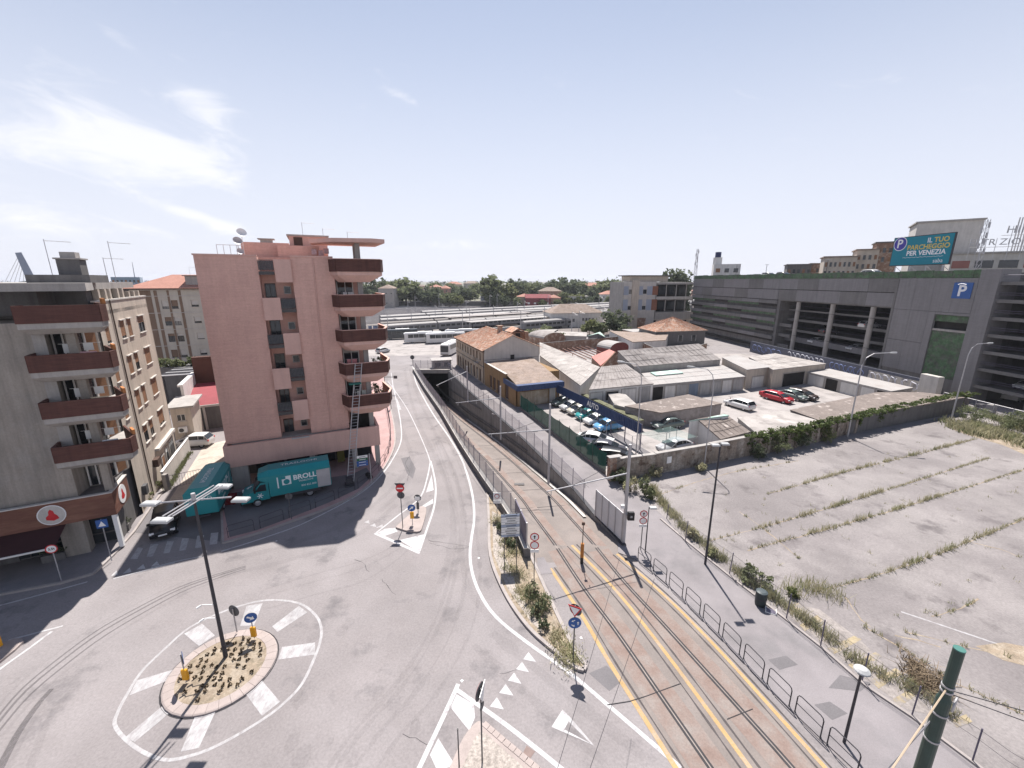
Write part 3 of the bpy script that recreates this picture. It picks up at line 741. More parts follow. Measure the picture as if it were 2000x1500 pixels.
# tyre marks sweeping round the roundabout
def tyre(pts, w, m=TYRE):
    P = resample(smooth(pts, 6), 0.6); q = MB(); q.strip([(p[0],p[1],0.0025) for p in P], w if not hasattr(w,'__len__') else w[:len(P)]); return q.build('tyre_mark', m, road)
for d, w, m in ((0, 0.10, TYRE), (22, 0.12, TYRE), (52, 0.1, TYRE), (80, .16, TYRE2), (-30, 0.12, TYRE2)):
    tyre([g(*A0(x, y)) for x, y in ((-60+d,1180+d),(150+d,930+d),(400+d,720+d*.9),(700+d,500+d*.8),(1000+d,330+d*.6),(1300+d*.8,180+d*.5),(1560+d*.6,90+d*.4),(1800,20+d*.4))], w, m)
tyre([g(*A0(x, y)) for x, y in ((0,1560),(60,1420),(160,1230),(300,1030),(400,900))], 0.55, TYRE2); tyre([g(*A0(x, y)) for x, y in ((-20,1540),(50,1400),(150,1215),(290,1020),(380,920))], [.3-.012*i if i < 20 else .06 for i in range(60)], TYRE)
tyre([g(*A0(x, y)) for x, y in ((200,1560),(260,1380),(330,1200),(420,1040),(600,860))], 0.3, TYRE2)
for d in (0, 16, 52, 96):
    tyre(pxs((640+d,1500),(690+d,1430),(745+d,1370),(800+d*.9,1300),(850+d*.8,1210),(880+d*.6,1120),(890+d*.4,1030),(872+d*.4,940),(845+d*.3,860)), [random.uniform(.06,.32) for _ in range(200)], TYRE2)
for d in (0, 14, 40):
    tyre(pxs((520,1150+d),(620,1120+d),(720,1090+d),(810,1040+d*.5),(845,985)), 0.14, TYRE2)
# broad darker wheel paths along the lanes
for pts, w in ((((790,720),(800,770),(820,830),(850,890),(875,950),(885,1010),(880,1070),(860,1140)),.5),(((800,720),(815,770),(842,830),(872,890),(895,950),(905,1010),(902,1080),(915,1150),(960,1210)),.5),(((755,740),(768,790),(790,850),(805,900),(790,950),(740,1000)),.5),(((440,1095),(560,1065),(680,1020),(760,960),(810,900)),.55),(((430,1125),(560,1095),(690,1050),(775,985)),.5),(((960,1235),(1040,1300),(1130,1375),(1260,1480)),.6),(((925,1260),(1000,1330),(1080,1400),(1180,1490)),.5)):
    P = resample(smooth(pxs(*pts),6),.6); tyre(pxs(*pts), [w*random.uniform(.6,1.3) for _ in range(len(P)+40)], TYRE2)
rs_ = random.Random(31)
for i in range(18):
    px, py = rs_.uniform(520,1000), rs_.uniform(1040,1490); c = g(px,py); r_ = rs_.uniform(.08,.42)
    q = MB(); q.poly([(c[0]+r_*(.7+.5*rs_.random())*cos(a),c[1]+1.5*r_*(.7+.5*rs_.random())*sin(a),.0022+i*1e-5) for a in [2*pi*k/10 for k in range(10)]]); q.build('oil_stain', TYRE2, road)
def crack(pts, w=0.035):
    P = [(p[0]+random.uniform(-.07,.07), p[1]+random.uniform(-.07,.07), 0.003) for p in resample(pxs(*pts), 0.35)]
    q = MB(); q.strip(P, [w*random.uniform(.3,1.2) for _ in P]); q.build('crack', GROOVE, road)
crack(((745,1130),(760,1150),(775,1160))); crack(((835,1055),(880,1062),(918,1068))); crack(((838,1060),(880,1072),(918,1070)), .025)
crack(((695,1092),(712,1100),(720,1118))); crack(((800,890),(792,905),(800,925),(795,940))); crack(((975,1315),(1000,1312),(1020,1308)), .03)
crack(((786,1432),(820,1448),(835,1455)), .025); crack(((905,880),(860,860))); crack(((875,975),(885,980),(860,978)), .02)
for P in (((783,895),(800,892),(812,915),(806,935),(795,925)),): mark('patch', pxs(*P), z=0.002, m=ASPHD)
mark('patch', pxs((1150,1315),(1185,1300),(1215,1330),(1190,1350)), z=0.003, m=ASPHD)
ei = struct(MB().prism([p[:2] for p in pxs((-70,1345),(-70,1300),(0,1262),(28,1250),(44,1250),(47,1256),(30,1272),(0,1296))], -.02, .12).build('splitter_island', KERBP))
# far land: bus apron, railway ground, embankment --------------------
sheet('bus_apron', [(-60,104),(8,110),(20,150),(-70,150)], 0.012, YARD)
rb = MB(); rb.poly([(-420,150.5,-.01),(420,150.5,-.01),(420,330,-.01),(-420,330,-.01)]); railyard = struct(rb.build('railway_ground', BALLAST))
# ================================================================ BUILDINGS
def railing(mb, p, q, z0, z1, step=0.14, r=0.012):
    mb.tube([(p[0],p[1],z1),(q[0],q[1],z1)], 0.022, 5); mb.tube([(p[0],p[1],z0+.06),(q[0],q[1],z0+.06)], 0.016, 4)
    L = hypot(q[0]-p[0], q[1]-p[1]); n = max(1, int(L/step))
    for i in range(n+1):
        t = i/n; x, y = p[0]+(q[0]-p[0])*t, p[1]+(q[1]-p[1])*t
        mb.tube([(x,y,z0),(x,y,z1)], r, 4, False)
def loft(mb, A, B):
    n = len(A); mb.add(list(A)+list(B), [tuple(range(n))[::-1], tuple(range(n,2*n))] + [(i,(i+1)%n,n+(i+1)%n,n+i) for i in range(n)])
def winset(par, o, u, n, x0, x1, z0, z1, depth, shutter=None, sh=0.0, frame=FRAMEW, sill=True, split=True, glass=GLASS, name='window'):
    """a window in a real opening: pane, frame, roller shutter, projecting sill. o,u,n in the parent's local frame"""
    P = lambda x, z, y: (o[0]+u[0]*x+n[0]*y, o[1]+u[1]*x+n[1]*y, o[2]+z)
    m = MB(); m.quad(P(x0,z0,depth-.02),P(x1,z0,depth-.02),P(x1,z1,depth-.02),P(x0,z1,depth-.02))
    w = m.build(name, GLASS2 if (glass is GLASS and random.random() < .35) else glass, par)
    f = MB(); t = 0.05
    def bar(a0, a1, c0, c1): 
        pts = [P(a0,c0,depth-.06),P(a1,c0,depth-.06),P(a1,c1,depth-.06),P(a0,c1,depth-.06),P(a0,c0,depth-.022),P(a1,c0,depth-.022),P(a1,c1,depth-.022),P(a0,c1,depth-.022)]
        f.add(pts, [(0,1,2,3),(0,4,5,1),(1,5,6,2),(2,6,7,3),(3,7,4,0)])
    bar(x0,x0+t,z0,z1); bar(x1-t,x1,z0,z1); bar(x0+t,x1-t,z0,z0+t); bar(x0+t,x1-t,z1-t,z1)
    if split and x1-x0 > 0.7: bar((x0+x1)/2-.03,(x0+x1)/2+.03,z0+t,z1-t)
    f.build('frame', frame, w)
    if shutter and sh > 0:
        zz = z1-(z1-z0)*sh
        s_ = MB(); nn = max(2, int((z1-zz)/0.12))
        for i in range(nn):
            a, b = zz+(z1-zz)*i/nn, zz+(z1-zz)*(i+1)/nn
            s_.quad(P(x0+.02,a,depth-.085),P(x1-.02,a,depth-.085),P(x1-.02,b,depth-.07),P(x0+.02,b,depth-.07))
        s_.build('shutter', shutter, w)
    if sill:
        s_ = MB()
        pts = [P(x0-.08,z0-.07,-.1),P(x1+.08,z0-.07,-.1),P(x1+.08,z0-.002,-.1),P(x0-.08,z0-.002,-.1),P(x0-.08,z0-.07,-.003),P(x1+.08,z0-.07,-.003),P(x1+.08,z0-.002,-.003),P(x0-.08,z0-.002,-.003)]
        s_.add(pts, [(0,1,2,3),(0,4,5,1),(1,5,6,2),(2,6,7,3),(3,7,4,0)]); s_.build('sill', CONCL, w)
    return w
def antenna(par, x, y, z, h, n=5, w=1.0):
    m = MB(); m.tube([(x,y,z),(x,y,z+h)], 0.02, 4); m.tube([(x,y,z+h*.97),(x+w*1.2,y+.1,z+h*.95)], 0.016, 4)
    for i in range(n): m.tube([(x+w*1.2*(i+.5)/n,y-.25,z+h*.96),(x+w*1.2*(i+.5)/n,y+.25,z+h*.96)], 0.008, 3)
    m.build('antenna', STEEL, par)

# ---------------------------------------------------------------- pink apartment block
PK = Fr((-26.0, 35.5), atan2(5.5, 11.8))
pk = thing('apartment_block', 'tall pink rendered apartment block with dark red corner balconies', 'building', PK.w(0,0), PK.a)
foot = [(0,.45),(4.5,.45),(4.5,1.95),(7.1,1.95),(7.1,.45),(10.6,.45),(10.6,2.2),(13.1,2.2),(13.1,14),(0,14)]
b = MB(); b.prism(foot, 4.35, 21.0); b.build('wall', PINK, pk)
b = MB()
for p, q in zip(foot, foot[1:4]+[]): pass
b.box(-.08,4.52,.38,.75,21.0,21.12); b.box(7.08,10.6,.38,.75,21.0,21.12); b.box(-.08,.3,.75,14,21.0,21.12); b.box(12.8,13.15,3.5,14,21.0,21.12)
b.build('coping', PINKD, pk)
b = MB(); b.box(-.15,13.4,-.35,-.1,2.35,4.42); b.box(-.15,.1,-.1,14,2.35,4.42); b.box(13.15,13.4,-.1,6,2.35,4.42); b.build('band_parapet', PINKD, pk)
b = MB(); b.box(.1,13.15,-.1,13.9,3.0,3.5); b.box(.4,10.4,.5,13.9,3.5,4.34); b.build('floor_slab', CONC, pk)
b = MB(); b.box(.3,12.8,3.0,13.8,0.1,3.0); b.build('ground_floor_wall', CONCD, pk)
for x0, x1, y1 in ((.15,1.5,.3),(6.7,7.15,.3),(10.6,11.1,.3),(12.85,13.3,.2)):
    m = MB(); m.box(x0,x1,-.25,y1,.1,2.98); m.build('column', CONC, pk)
for x0, x1 in ((1.7,4.2),(4.4,6.6),(7.3,9.0),(9.1,10.5),(11.2,12.7)):
    m = MB(); m.box(x0,x1,2.86,2.97,.2,2.7); sw = m.build('shop_window', GLASS, pk)
    m = MB(); m.box(x0,x1,2.8,2.858,1.9,2.0); m.box(x0,x0+.06,2.8,2.858,.2,1.9); m.build('frame', FRAMED, sw)
m = MB(); m.box(7.4,10.4,.9,1.0,2.35,2.75); m.build('shop_sign', mat('yellow shop band', (.36,.36,.03), .6), pk)
m = MB(); m.box(9.2,9.9,1.5,1.6,.4,2.2); m.build('shop_poster', mat('olive poster', (.14,.13,.03), .7), pk)
# recessed stair slot with alternating solid parapets and railings
FL = [19.75, 16.45, 13.25, 10.05, 6.85]
for i, f in enumerate(FL):
    left_solid = (i % 2 == 1)
    m = MB(); m.box(4.52,7.08,.5,1.93,f-.28,f); m.build('landing', PINKD, pk)
    a, c = ((4.5,5.9),(5.9,7.1)) if left_solid else ((5.75,7.1),(4.5,5.75))
    m = MB(); m.box(a[0]+.01,a[1],.22,.44,f-.95,f+1.02); m.box(a[0]+.01,a[1],.44,.6,f-.95,f-.29); m.build('parapet', PINKD, pk)
    m = MB(); railing(m,(c[0]+.03,.32),(c[1]-.03,.32),f-.02,f+.95,.11)
    m.box(c[0]+.02,c[1]-.02,.28,.36,f-.3,f-.02); m.build('railing', FRAMED, pk)
    m = MB(); m.box(c[0]+.04,c[1]-.04,.335,.345,f+.1,f+.9); m.build('railing_panel', mat('smoked balcony panel', (.075,.08,.09), .4, alpha=.75), pk)
    if i < 5:
        fl = f - 3.2 if i < 4 else 3.55
        w = MB(); w.box(4.7,5.55,1.86,1.94,fl+.02,fl+2.15); d = w.build('door', (DARKBR if i > 2 else FRAMED), pk)
        w = MB(); w.box(4.76,5.1,1.84,1.858,fl+.2,fl+2.05); w.box(5.16,5.5,1.84,1.858,fl+.2,fl+2.05); w.build('door_glass', GLASS, d)
        w = MB(); w.box(6.25,6.75,1.88,1.945,fl+1.25,fl+1.85); d = w.build('window', GLASS, pk)
        w = MB()
        w.box(6.2,6.25,1.86,1.944,fl+1.2,fl+1.9); w.box(6.75,6.8,1.86,1.944,fl+1.2,fl+1.9); w.box(6.25,6.75,1.862,1.944,fl+1.2,fl+1.25); w.box(6.25,6.75,1.862,1.944,fl+1.85,fl+1.9)
        w.build('frame', CONCL, d)
ac = MB(); ac.box(5.95,6.75,.5,.8,16.5,17.2); aco = ac.build('air_conditioner', WHITEP, pk)
ac = MB(); ac.disc((6.2,.49,16.85),(0,1,0),.24,.02,16); ac.build('fan_grille', SIGNBACK, aco)
# corner balconies
for i, f in enumerate((19.75, 16.55, 13.3, 10.1, 6.9)):
    out = [(10.25,.45),(10.75,-.95),(14.55,-.95),(15.0,.6),(14.7,4.2),(13.1,4.2)]
    low = [(10.9,.45),(11.6,-.3),(13.6,-.3),(13.6,.6),(13.5,3.2),(13.1,3.2)]
    top = [(10.3,.45),(10.8,-.92),(14.5,-.92),(14.95,.6),(14.65,4.2),(13.1,4.2)]
    bal = MB(); loft(bal, [(p[0],p[1],f-.32) for p in top], [(p[0],p[1],f) for p in top]); bo = bal.build('balcony', PINKD, pk)
    m = MB(); loft(m, [(p[0],p[1],f-.95) for p in low], [(p[0],p[1],f-.322) for p in top]); m.build('soffit', PINKD, bo)
    m = MB()
    for p, q in zip(out, out[1:5]):
        m.seg(p, q, .14, f+.002, f+1.1)
    m.build('cladding', BRICKRED, bo)
    m = MB()
    for p, q in zip(out, out[1:5]): m.seg(p, q, .2, f+1.102, f+1.15)
    m.build('coping', PINKD, bo)
    m = MB(); m.box(10.62,13.08,.6,2.18,f-.3,f-.01); m.build('loggia_slab', PINKD, pk)
    if i:
        m = MB(); m.box(10.75,12.3,2.1,2.19,f+.1,f+2.35); w = m.build('balcony_window', GLASS, pk)
        m = MB(); m.box(10.75,10.85,2.03,2.098,f+.1,f+2.35); m.box(11.5,11.58,2.03,2.098,f+.1,f+2.35); m.box(12.2,12.3,2.03,2.098,f+.1,f+2.35); m.build('frame', FRAMEW, w)
        m = MB(); m.box(10.86,12.19,2.04,2.09,f+1.75,f+2.34); m.build('blind', SHUTW if i == 3 else DARKBR, w)
m = MB(); m.box(12.6,13.05,.5,.95,3.5,22.4); m.build('corner_column', CONC, pk)
m = MB(); m.box(12.6,13.1,2.3,2.8,21.0,22.4); m.build('canopy_post', CONC, pk)
cano = [(8.8,2.2),(10.6,-.2),(14.0,-1.1),(15.2,-.6),(15.0,4.5),(9.0,4.6)]
m = MB(); m.prism(cano, 22.35, 22.7); m.build('roof_canopy', PINKD, pk)
# parapet of level one terrace at the corner with dark shop front
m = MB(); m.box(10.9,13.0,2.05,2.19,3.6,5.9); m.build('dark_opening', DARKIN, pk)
# lived-in balconies: drying racks, chairs, blinds
for i, (x, y, f, c) in enumerate(((11.6,.3,16.55,(.55,.5,.48)),(13.6,.2,13.3,(.3,.35,.45)),(11.4,.4,10.1,(.5,.2,.2)),(12.0,.1,6.9,(.45,.45,.4)))):
    m = MB(); m.tube([(x-.5,y,f+1.35),(x+.6,y,f+1.35)],.012,4); m.tube([(x-.5,y,f),(x-.5,y,f+1.35)],.012,4); m.tube([(x+.6,y,f),(x+.6,y,f+1.35)],.012,4); lr = m.build('drying_rack', STEEL, pk)
    m = MB(); m.box(x-.4,x-.05,y-.02,y,f+.75,f+1.33); m.box(x+.05,x+.5,y-.02,y,f+.9,f+1.33); m.build('laundry', mat('laundry %d' % i, c, .9, .25, 4), lr)
m = MB(); m.tube([(8.9,.4,4.4),(8.9,.4,20.9)],.045,6); m.build('downpipe', PINKD, pk)
m = MB(); m.box(5.4,6.9,-.5,-.36,4.3,4.42); m.build('wall_lamp', STEEL, pk)
# roof volumes
m = MB(); m.box(3.0,7.0,4.5,9,21.0,22.45); m.box(6.0,9.6,3.6,8,21.0,22.2); m.build('penthouse', PINK, pk)
m = MB(); m.box(7.0,10.5,6.5,11,21.0,23.3); pn = m.build('stair_tower', PINKD, pk)
m = MB(); m.box(6.8,10.7,6.3,11.2,23.3,23.45); m.build('roof_slab', CONC, pn)
m = MB(); m.box(7.4,8.2,6.44,6.5,21.2,23.2); m.build('door', DARKBR, pn)
m = MB(); m.box(4.6,5.6,4.6,5.4,22.45,22.75); m.box(4.4,5.8,4.4,5.6,22.75,22.82); m.build('chimney', CONC, pk)
for x, y, z, h in ((8.3,7,23.4,1.3),(10.2,7,23.4,.8),(12.5,6,22.6,1.3)): antenna(pk, x, y, z, h)
m = MB(); railing(m,(1.4,2.5),(3.4,2.5),21.0,22.0,.5,.02); m.build('roof_rail', STEEL, pk)
for x, z, r in ((2.9,22.4,.38),(3.3,23.1,.42),(3.0,21.5,.3)):
    m = MB(); c = Vector((x,3.4,z)); nn = Vector((.3,-.8,.45)).normalized()
    uu = nn.cross(Vector((0,0,1))).normalized(); vv = nn.cross(uu)
    rings = [[tuple(c + nn*(k*k*.35*r) + (uu*cos(a)+vv*sin(a))*r*k) for a in [2*pi*t/12 for t in range(12)]] for k in (.01,.5,1)]
    for A, B in zip(rings, rings[1:]):
        m.add(A+B, [(t,(t+1)%12,12+(t+1)%12,12+t) for t in range(12)])
    m.tube([tuple(c),tuple(c+nn*.5*r)], .015, 4); m.tube([(x,3.5,21.1),tuple(c)], .03, 5)
    m.build('satellite_dish', WHITEP if r > .4 else STEEL, pk)
# washing on the roof terrace
m = MB()
for x, z, c in ((8.9,21.9,0),(9.5,21.8,0),(10.0,22.0,0)): m.box(x,x+.45,3.3,3.34,z-.5,z)
m.build('laundry', mat('faded cloth', (.5,.38,.4), .9, .3, 4), pk)

# ---------------------------------------------------------------- old apartment block at the left edge
LB = Fr((-28.6, 27.2), radians(27.5))
lb = thing('apartment_block', 'aged grey and beige apartment block with dark red corner balconies above a bar', 'building', LB.w(0,0), LB.a)
foot = [(-26,0),(-1.75,0),(-1.6,1.5),(-.9,1.5),(0,4.6),(0,17.6),(-26,17.6)]
# front wall and the shaded parts
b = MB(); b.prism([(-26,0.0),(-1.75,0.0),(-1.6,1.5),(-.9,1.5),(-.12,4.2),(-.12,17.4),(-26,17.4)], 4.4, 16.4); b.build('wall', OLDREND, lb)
# sunlit side wall with real window openings
cols = [(5.55,6.4),(8.85,9.95),(10.7,11.7),(13.7,15.5)]
rows = [(14.2,15.7),(11.15,12.7),(8.05,9.7),(4.85,6.45)]
holes = []
for ci, c in enumerate(cols):
    for ri, r in enumerate(rows):
        if ci == 0 and ri == 3: continue
        holes.append((c[0]-4.6, c[1]-4.6, r[0], r[1]))
SO, SU, SN = (0.0, 4.6, 0.0), (0,1), (-1,0)
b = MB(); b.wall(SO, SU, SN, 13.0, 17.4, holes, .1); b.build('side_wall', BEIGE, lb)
rr = random.Random(3)
for hI, h in enumerate(holes):
    winset(lb, SO, SU, SN, *h, .1, SHUT, rr.choice((.55,.85,.98,.4,.98)), FRAMED)
    m = MB(); m.box(.002,.14,4.6+h[0]-.1,4.6+h[1]+.1,h[3]+.02,h[3]+.1); m.build('window_hood', CONCL, lb)
b = MB(); b.box(-26,-.15,17.42,17.6,0,16.4); b.box(-.13,.0,17.42,17.58,0,17.4); b.build('rear_wall', BEIGE, lb)
b = MB(); b.box(-26,0,4.5,17.4,16.4,16.7); b.build('roof', CONC, lb)
b = MB(); b.tube([(.07,7.6,.3),(.07,7.6,17.5)], .05, 6); b.tube([(.07,3.6,9.2),(.07,7.6,9.6)], .02, 4); b.build('downpipe', mat('brown pipe', (.1,.07,.055), .6), lb)
b = MB(); b.box(-.1,.35,10.6,17.0,3.4,3.62); b.box(-.1,.25,12.0,17.3,3.2,3.38); b.build('cornice', CONCL, lb)
for a, c, z0, z1 in ((11.8,12.7,.2,2.3),(13.4,14.2,.9,2.6),(14.9,16.6,.5,2.7)):
    m = MB(); m.box(.01,.07,a,c,z0,z1); d = m.build('side_door', SHUT if a < 12 else GLASS, lb)
    m = MB(); m.box(.01,.1,a-.1,a,z0,z1+.1); m.box(.01,.1,c,c+.1,z0,z1+.1); m.box(.01,.1,a,c,z1,z1+.1); m.build('frame', CONCL, d)
m = MB(); m.box(.01,.4,9.3,10.2,2.3,3.0); m.build('meter_box', DARKBR, lb)
m = MB(); m.box(.01,.3,5.4,6.0,1.4,2.2); m.build('air_conditioner', SIGNBACK, lb)
# lower front: bar with fascia, awning, piers
b = MB(); b.box(-26,-.3,.9,17.4,.1,4.39); b.build('ground_floor_wall', CONCD, lb)
b = MB(); b.box(-26,.12,-.45,-.28,2.72,4.42); fa = b.build('fascia', ORANGEW, lb)
b = MB(); b.box(-.04,.12,-.276,2.6,2.72,4.42); b.build('fascia_return', ORANGEW, lb)
b = MB(); b.box(-26,.16,-.52,-.262,4.425,4.5); b.box(-.1,.16,-.26,2.65,4.425,4.5); b.build('coping', CONCL, lb)
b = MB(); b.box(-26,-.3,-.27,.88,4.0,4.41); b.build('canopy_slab', CONCD, lb)
for cx_, ax in ((-3.1,'f'), (1.2,'s')):
    m = MB()
    if ax == 'f':
        m.disc((cx_,-.47,3.57),(0,1,0),.72,.03,28); lg = m.build('logo_disc', WHITEP, lb)
        m = MB(); m.disc((cx_,-.488,3.57),(0,1,0),.66,.008,28); m.build('logo_ring', CONCL, lg)
        m = MB(); m.add([(cx_+x,-.497,3.57+z) for x, z in ((-.3,-.3),(.05,-.42),(.34,-.3),(.28,-.08),(.16,.08),(.12,.3),(-.02,.42),(-.12,.28),(-.14,.05),(-.3,-.1))], [tuple(range(10))]); m.build('logo_motif', REDP, lg)
    else:
        m.disc((.135,cx_,3.57),(1,0,0),.7,.03,28); lg = m.build('logo_disc', WHITEP, lb)
        m = MB(); m.add([(.156,cx_+x,3.57+z) for x, z in ((-.3,-.3),(.05,-.42),(.34,-.3),(.28,-.08),(.16,.08),(.12,.3),(-.02,.42),(-.12,.28),(-.14,.05),(-.3,-.1))], [tuple(range(10))]); m.build('logo_motif', REDP, lg)
for x in (-.15,):
    m = MB(); m.box(x-.05,x+.2,-.4,-.1,.1,2.72); m.build('pier', WHITEP, lb)
for x in (-3.1,-8.5,-14):
    m = MB(); m.box(x,x+1.3,-.2,.6,.1,2.75); m.build('pier', OLDREND, lb)
for a, c in ((-2.0,-.5),(-7,-3.4),(-13,-8)):
    m = MB(); m.box(a,c,.82,.9,.2,2.6); w = m.build('shop_window', GLASS, lb)
    m = MB(); m.box(a,c,.76,.818,.9,1.0); m.box((a+c)/2-.04,(a+c)/2+.04,.76,.818,.2,.9); m.build('frame', FRAMED, w)
aw = MB()
for i in range(12):
    x0, x1 = -14+i*.95, -14+(i+1)*.95
    aw.quad((x0,-.3,2.68),(x0,-2.3,2.05),(x1,-2.3,2.05),(x1,-.3,2.68))
awo = aw.build('awning', mat('dark red awning cloth', (.05,.018,.02), .9), lb)
m = MB(); m.box(-14.05,-2.55,-2.36,-2.28,2.0,2.1); m.build('awning_bar', FRAMEW, awo)
# corner loggias: slabs, red parapets, windows
for i, f in enumerate((16.45, 13.45, 10.45, 7.45, 4.5)):
    top = [(-1.95,0),(-1.85,-1.35),(2.0,-1.35),(2.1,-.6),(.8,2.2),(0,4.58),(-.9,1.5),(-1.6,1.5),(-1.75,0.0)]
    if i < 4:
        m = MB(); m.prism(top, f-.36, f-.02); bo = m.build('balcony', CONC, lb)
        m = MB()
        loft(m, [(p[0]*.85-.15,max(p[1],-.7)+.05 if p[1] < 0 else p[1],f-.75) for p in top], [(p[0],p[1],f-.362) for p in top]); m.build('soffit', CONC, bo)
        m = MB()
        for p, q in zip(top, top[1:5]): m.seg(p, q, .12, f-.018, f+1.05)
        m.build('cladding', BRICKRED, bo)
        m = MB(); m.seg((2.1,-.6),(1.75,.2), .15, f+1.052, f+1.4); m.build('sunlit_return', mat('sunlit return orange', (.42,.17,.06), .8), bo)  # orange colour paints sunlight on the parapet's side return
    if i > 0:
        h = 2.95
        m = MB(); m.box(-.32,.12,-.05,.4,f,f+2.3 if i < 4 else f+2.6); m.build('corner_pier', OLDREND, lb)
        m = MB(); m.box(-1.5,-.95,1.38,1.49,f+.05,f+2.2); w = m.build('balcony_door', GLASS, lb)
        m = MB(); m.box(-1.5,-1.42,1.3,1.378,f+.05,f+2.2); m.box(-1.02,-.95,1.3,1.378,f+.05,f+2.2); m.build('frame', FRAMEW, w)
        ux, uy = .278, .96
        def D(s, o_=0.0, z=0): return (-.9+ux*s+uy*o_, 1.5+uy*s-ux*o_, z)
        m = MB(); m.quad(D(.4,.03,f+.05),D(1.4,.03,f+.05),D(1.4,.03,f+2.2),D(.4,.03,f+2.2)); w = m.build('balcony_window', GLASS, lb)
        m = MB(); m.quad(D(1.55,.04,f+.05),D(2.6,.04,f+.05),D(2.6,.04,f+2.2),D(1.55,.04,f+2.2)); m.build('shutter_door', SHUT, lb)
        m = MB(); m.seg(D(1.4,.06),D(1.55,.06),.08,f+.05,f+2.25); m.build('frame', FRAMEW, w)
for f in (7.45,10.45,13.45):
    m = MB(); m.box(-1.9,-1.3,-.012,-.002,f-.3,f+2.2); m.build('pale_reveal', CONC, lb)
for i, (f, c) in enumerate(((13.45,(.5,.3,.32)),(10.45,(.5,.42,.3)),(7.45,(.4,.42,.45)))):
    m = MB(); m.box(.6,1.4,-1.3,-1.26,f+.7,f+1.12); m.build('hung_cloth', mat('hung cloth %d' % i, c, .9, .25, 4), lb)
    m = MB(); m.tube([(-.9,.3,f+1.5),(1.2,.3,f+1.5)],.012,4); m.box(-.7,-.3,.29,.31,f+.9,f+1.49); m.box(.3,.8,.29,.31,f+1.0,f+1.49); m.build('washing_line', FRAMEW, lb)
for z, x in ((12.2,-12),(9.0,-12),(6.2,-12),(12.2,-7.5),(9.0,-7.5),(6.2,-7.5)):
    m = MB(); m.box(x,x+1.3,-.03,-.002,z-.8,z+.8); w = m.build('window', SHUT, lb); m = MB(); m.box(x-.1,x+1.4,-.14,-.032,z-.9,z-.82); m.build('sill', CONCL, w)
# attic storey
b = MB(); b.box(-26,-2.2,2.8,15,16.7,18.3); b.box(-2.2,-.5,5.2,15,16.7,18.2); b.build('attic_wall', CONCD, lb)
b = MB(); b.prism([(-26,-.6),(1.3,-.3),(.6,3.2),(-.2,6),(-.2,15.4),(-26,15.4)], 18.32, 18.82); b.build('attic_roof', CONC, lb)
for y in (6.2,7.6,8.6,10.4,11.6,13.2,14.6,16):
    m = MB(); m.box(-.45,-.1,y,y+.35,16.7,18.31 if y < 12 else 18.0); m.build('attic_post', BEIGE, lb)
m = MB(); m.box(-.5,-.46,8.9,10.4,16.9,18.2); m.build('attic_window', GLASS, lb)
m = MB(); m.box(-.2,.06,4.7,17.6,17.4,17.52); m.build('coping', CONCL, lb)
m = MB(); m.box(-2.6,.6,3.0,6.5,18.82,19.35); m.box(-1.2,0,3.8,5.0,19.35,20.4); m.build('roof_housing', CONCD, lb)
m = MB(); m.box(-1.3,.1,3.7,5.1,20.4,20.5); m.box(-1.0,-.2,4,4.8,20.5,20.9); m.build('chimney_cap', CONC, lb)
for x, y, h, w in ((-1.6,4,2.9,1.1),(.9,7,3.1,1.1),(.3,7.4,1.9,1.0)): antenna(lb, x, y, 18.8, h, 6, w)
m = MB(); m.box(-6.6,-5.4,3,4.5,18.82,21.2); m.build('chimney', CONCD, lb)
m = MB(); m.box(-7,-5,2.7,4.8,21.2,21.35); m.build('chimney_cap', CONCL, lb)

# ---------------------------------------------------------------- cream block behind, hip roof
CB = Fr(gd(246,563,74)[:2], radians(20))
cb = thing('apartment_block', 'cream and brown apartment block with red hipped roof behind the courtyard', 'building', CB.w(0,0), CB.a)
hol = []; 
for r in range(6):
    z0 = 15.2-r*2.95
    for c in ((4.6,5.6),(6.0,7.0),(9.0,10.1)): hol.append((c[0],c[1],z0-1.2 if c[0] < 8 else z0-.9,z0+.3))
hol = [h for h in hol if h[2] > .3]
b = MB(); b.wall((0,0,0),(1,0),(0,1),15,17.4,hol,.2); b.build('wall', CREAM, cb)
b = MB(); b.box(0,15,.25,12,0,17.38); b.build('wall_core', CREAM, cb)
for h in hol: winset(cb,(0,0,0),(1,0),(0,1),*h,.2,SHUTW if (h[0] > 8 or rr.random() < .5) else BROWNW,rr.choice((.3,.5,.9,.7)),FRAMED)
for x0, x1 in ((1.0,3.3),(3.75,4.2),(5.65,5.95),(7.3,7.7)):
    m = MB(); m.box(x0,x1,-.06,-.002,2.4,17.2); m.build('brown_panel', BROWNW, cb)
for r in range(6):
    m = MB(); m.box(0,15,-.1,-.062,16.2-r*2.95,16.3-r*2.95); m.build('string_course', CONCL, cb)
m = MB(); m.box(-.6,15.5,-.7,13,17.4,17.6); m.build('eaves', DARKBR, cb)
m = MB(); A = [(-.5,-.6,17.6),(15.4,-.6,17.6),(15.4,12.9,17.6),(-.5,12.9,17.6)]; R = [(5,6,20.0),(10,6,20.0)]
m.add(A+R, [(0,1,5,4),(1,2,5),(2,3,4,5),(3,0,4)]); m.build('roof', TILEF, cb)
m = MB(); m.box(8.4,12.5,1,5,17.6,19.7); dm = m.build('roof_terrace_hut', CONC, cb)
m = MB(); m.box(8.1,12.9,.7,5.3,19.7,19.85); m.build('hut_roof', CONCD, dm)
m = MB(); m.box(10.4,11.4,.96,1.0,17.8,19.2); m.build('hut_window', GLASS, dm)
antenna(cb, 9, 2, 19.8, 1.5); antenna(cb, 12, 2, 19.8, 1.2)

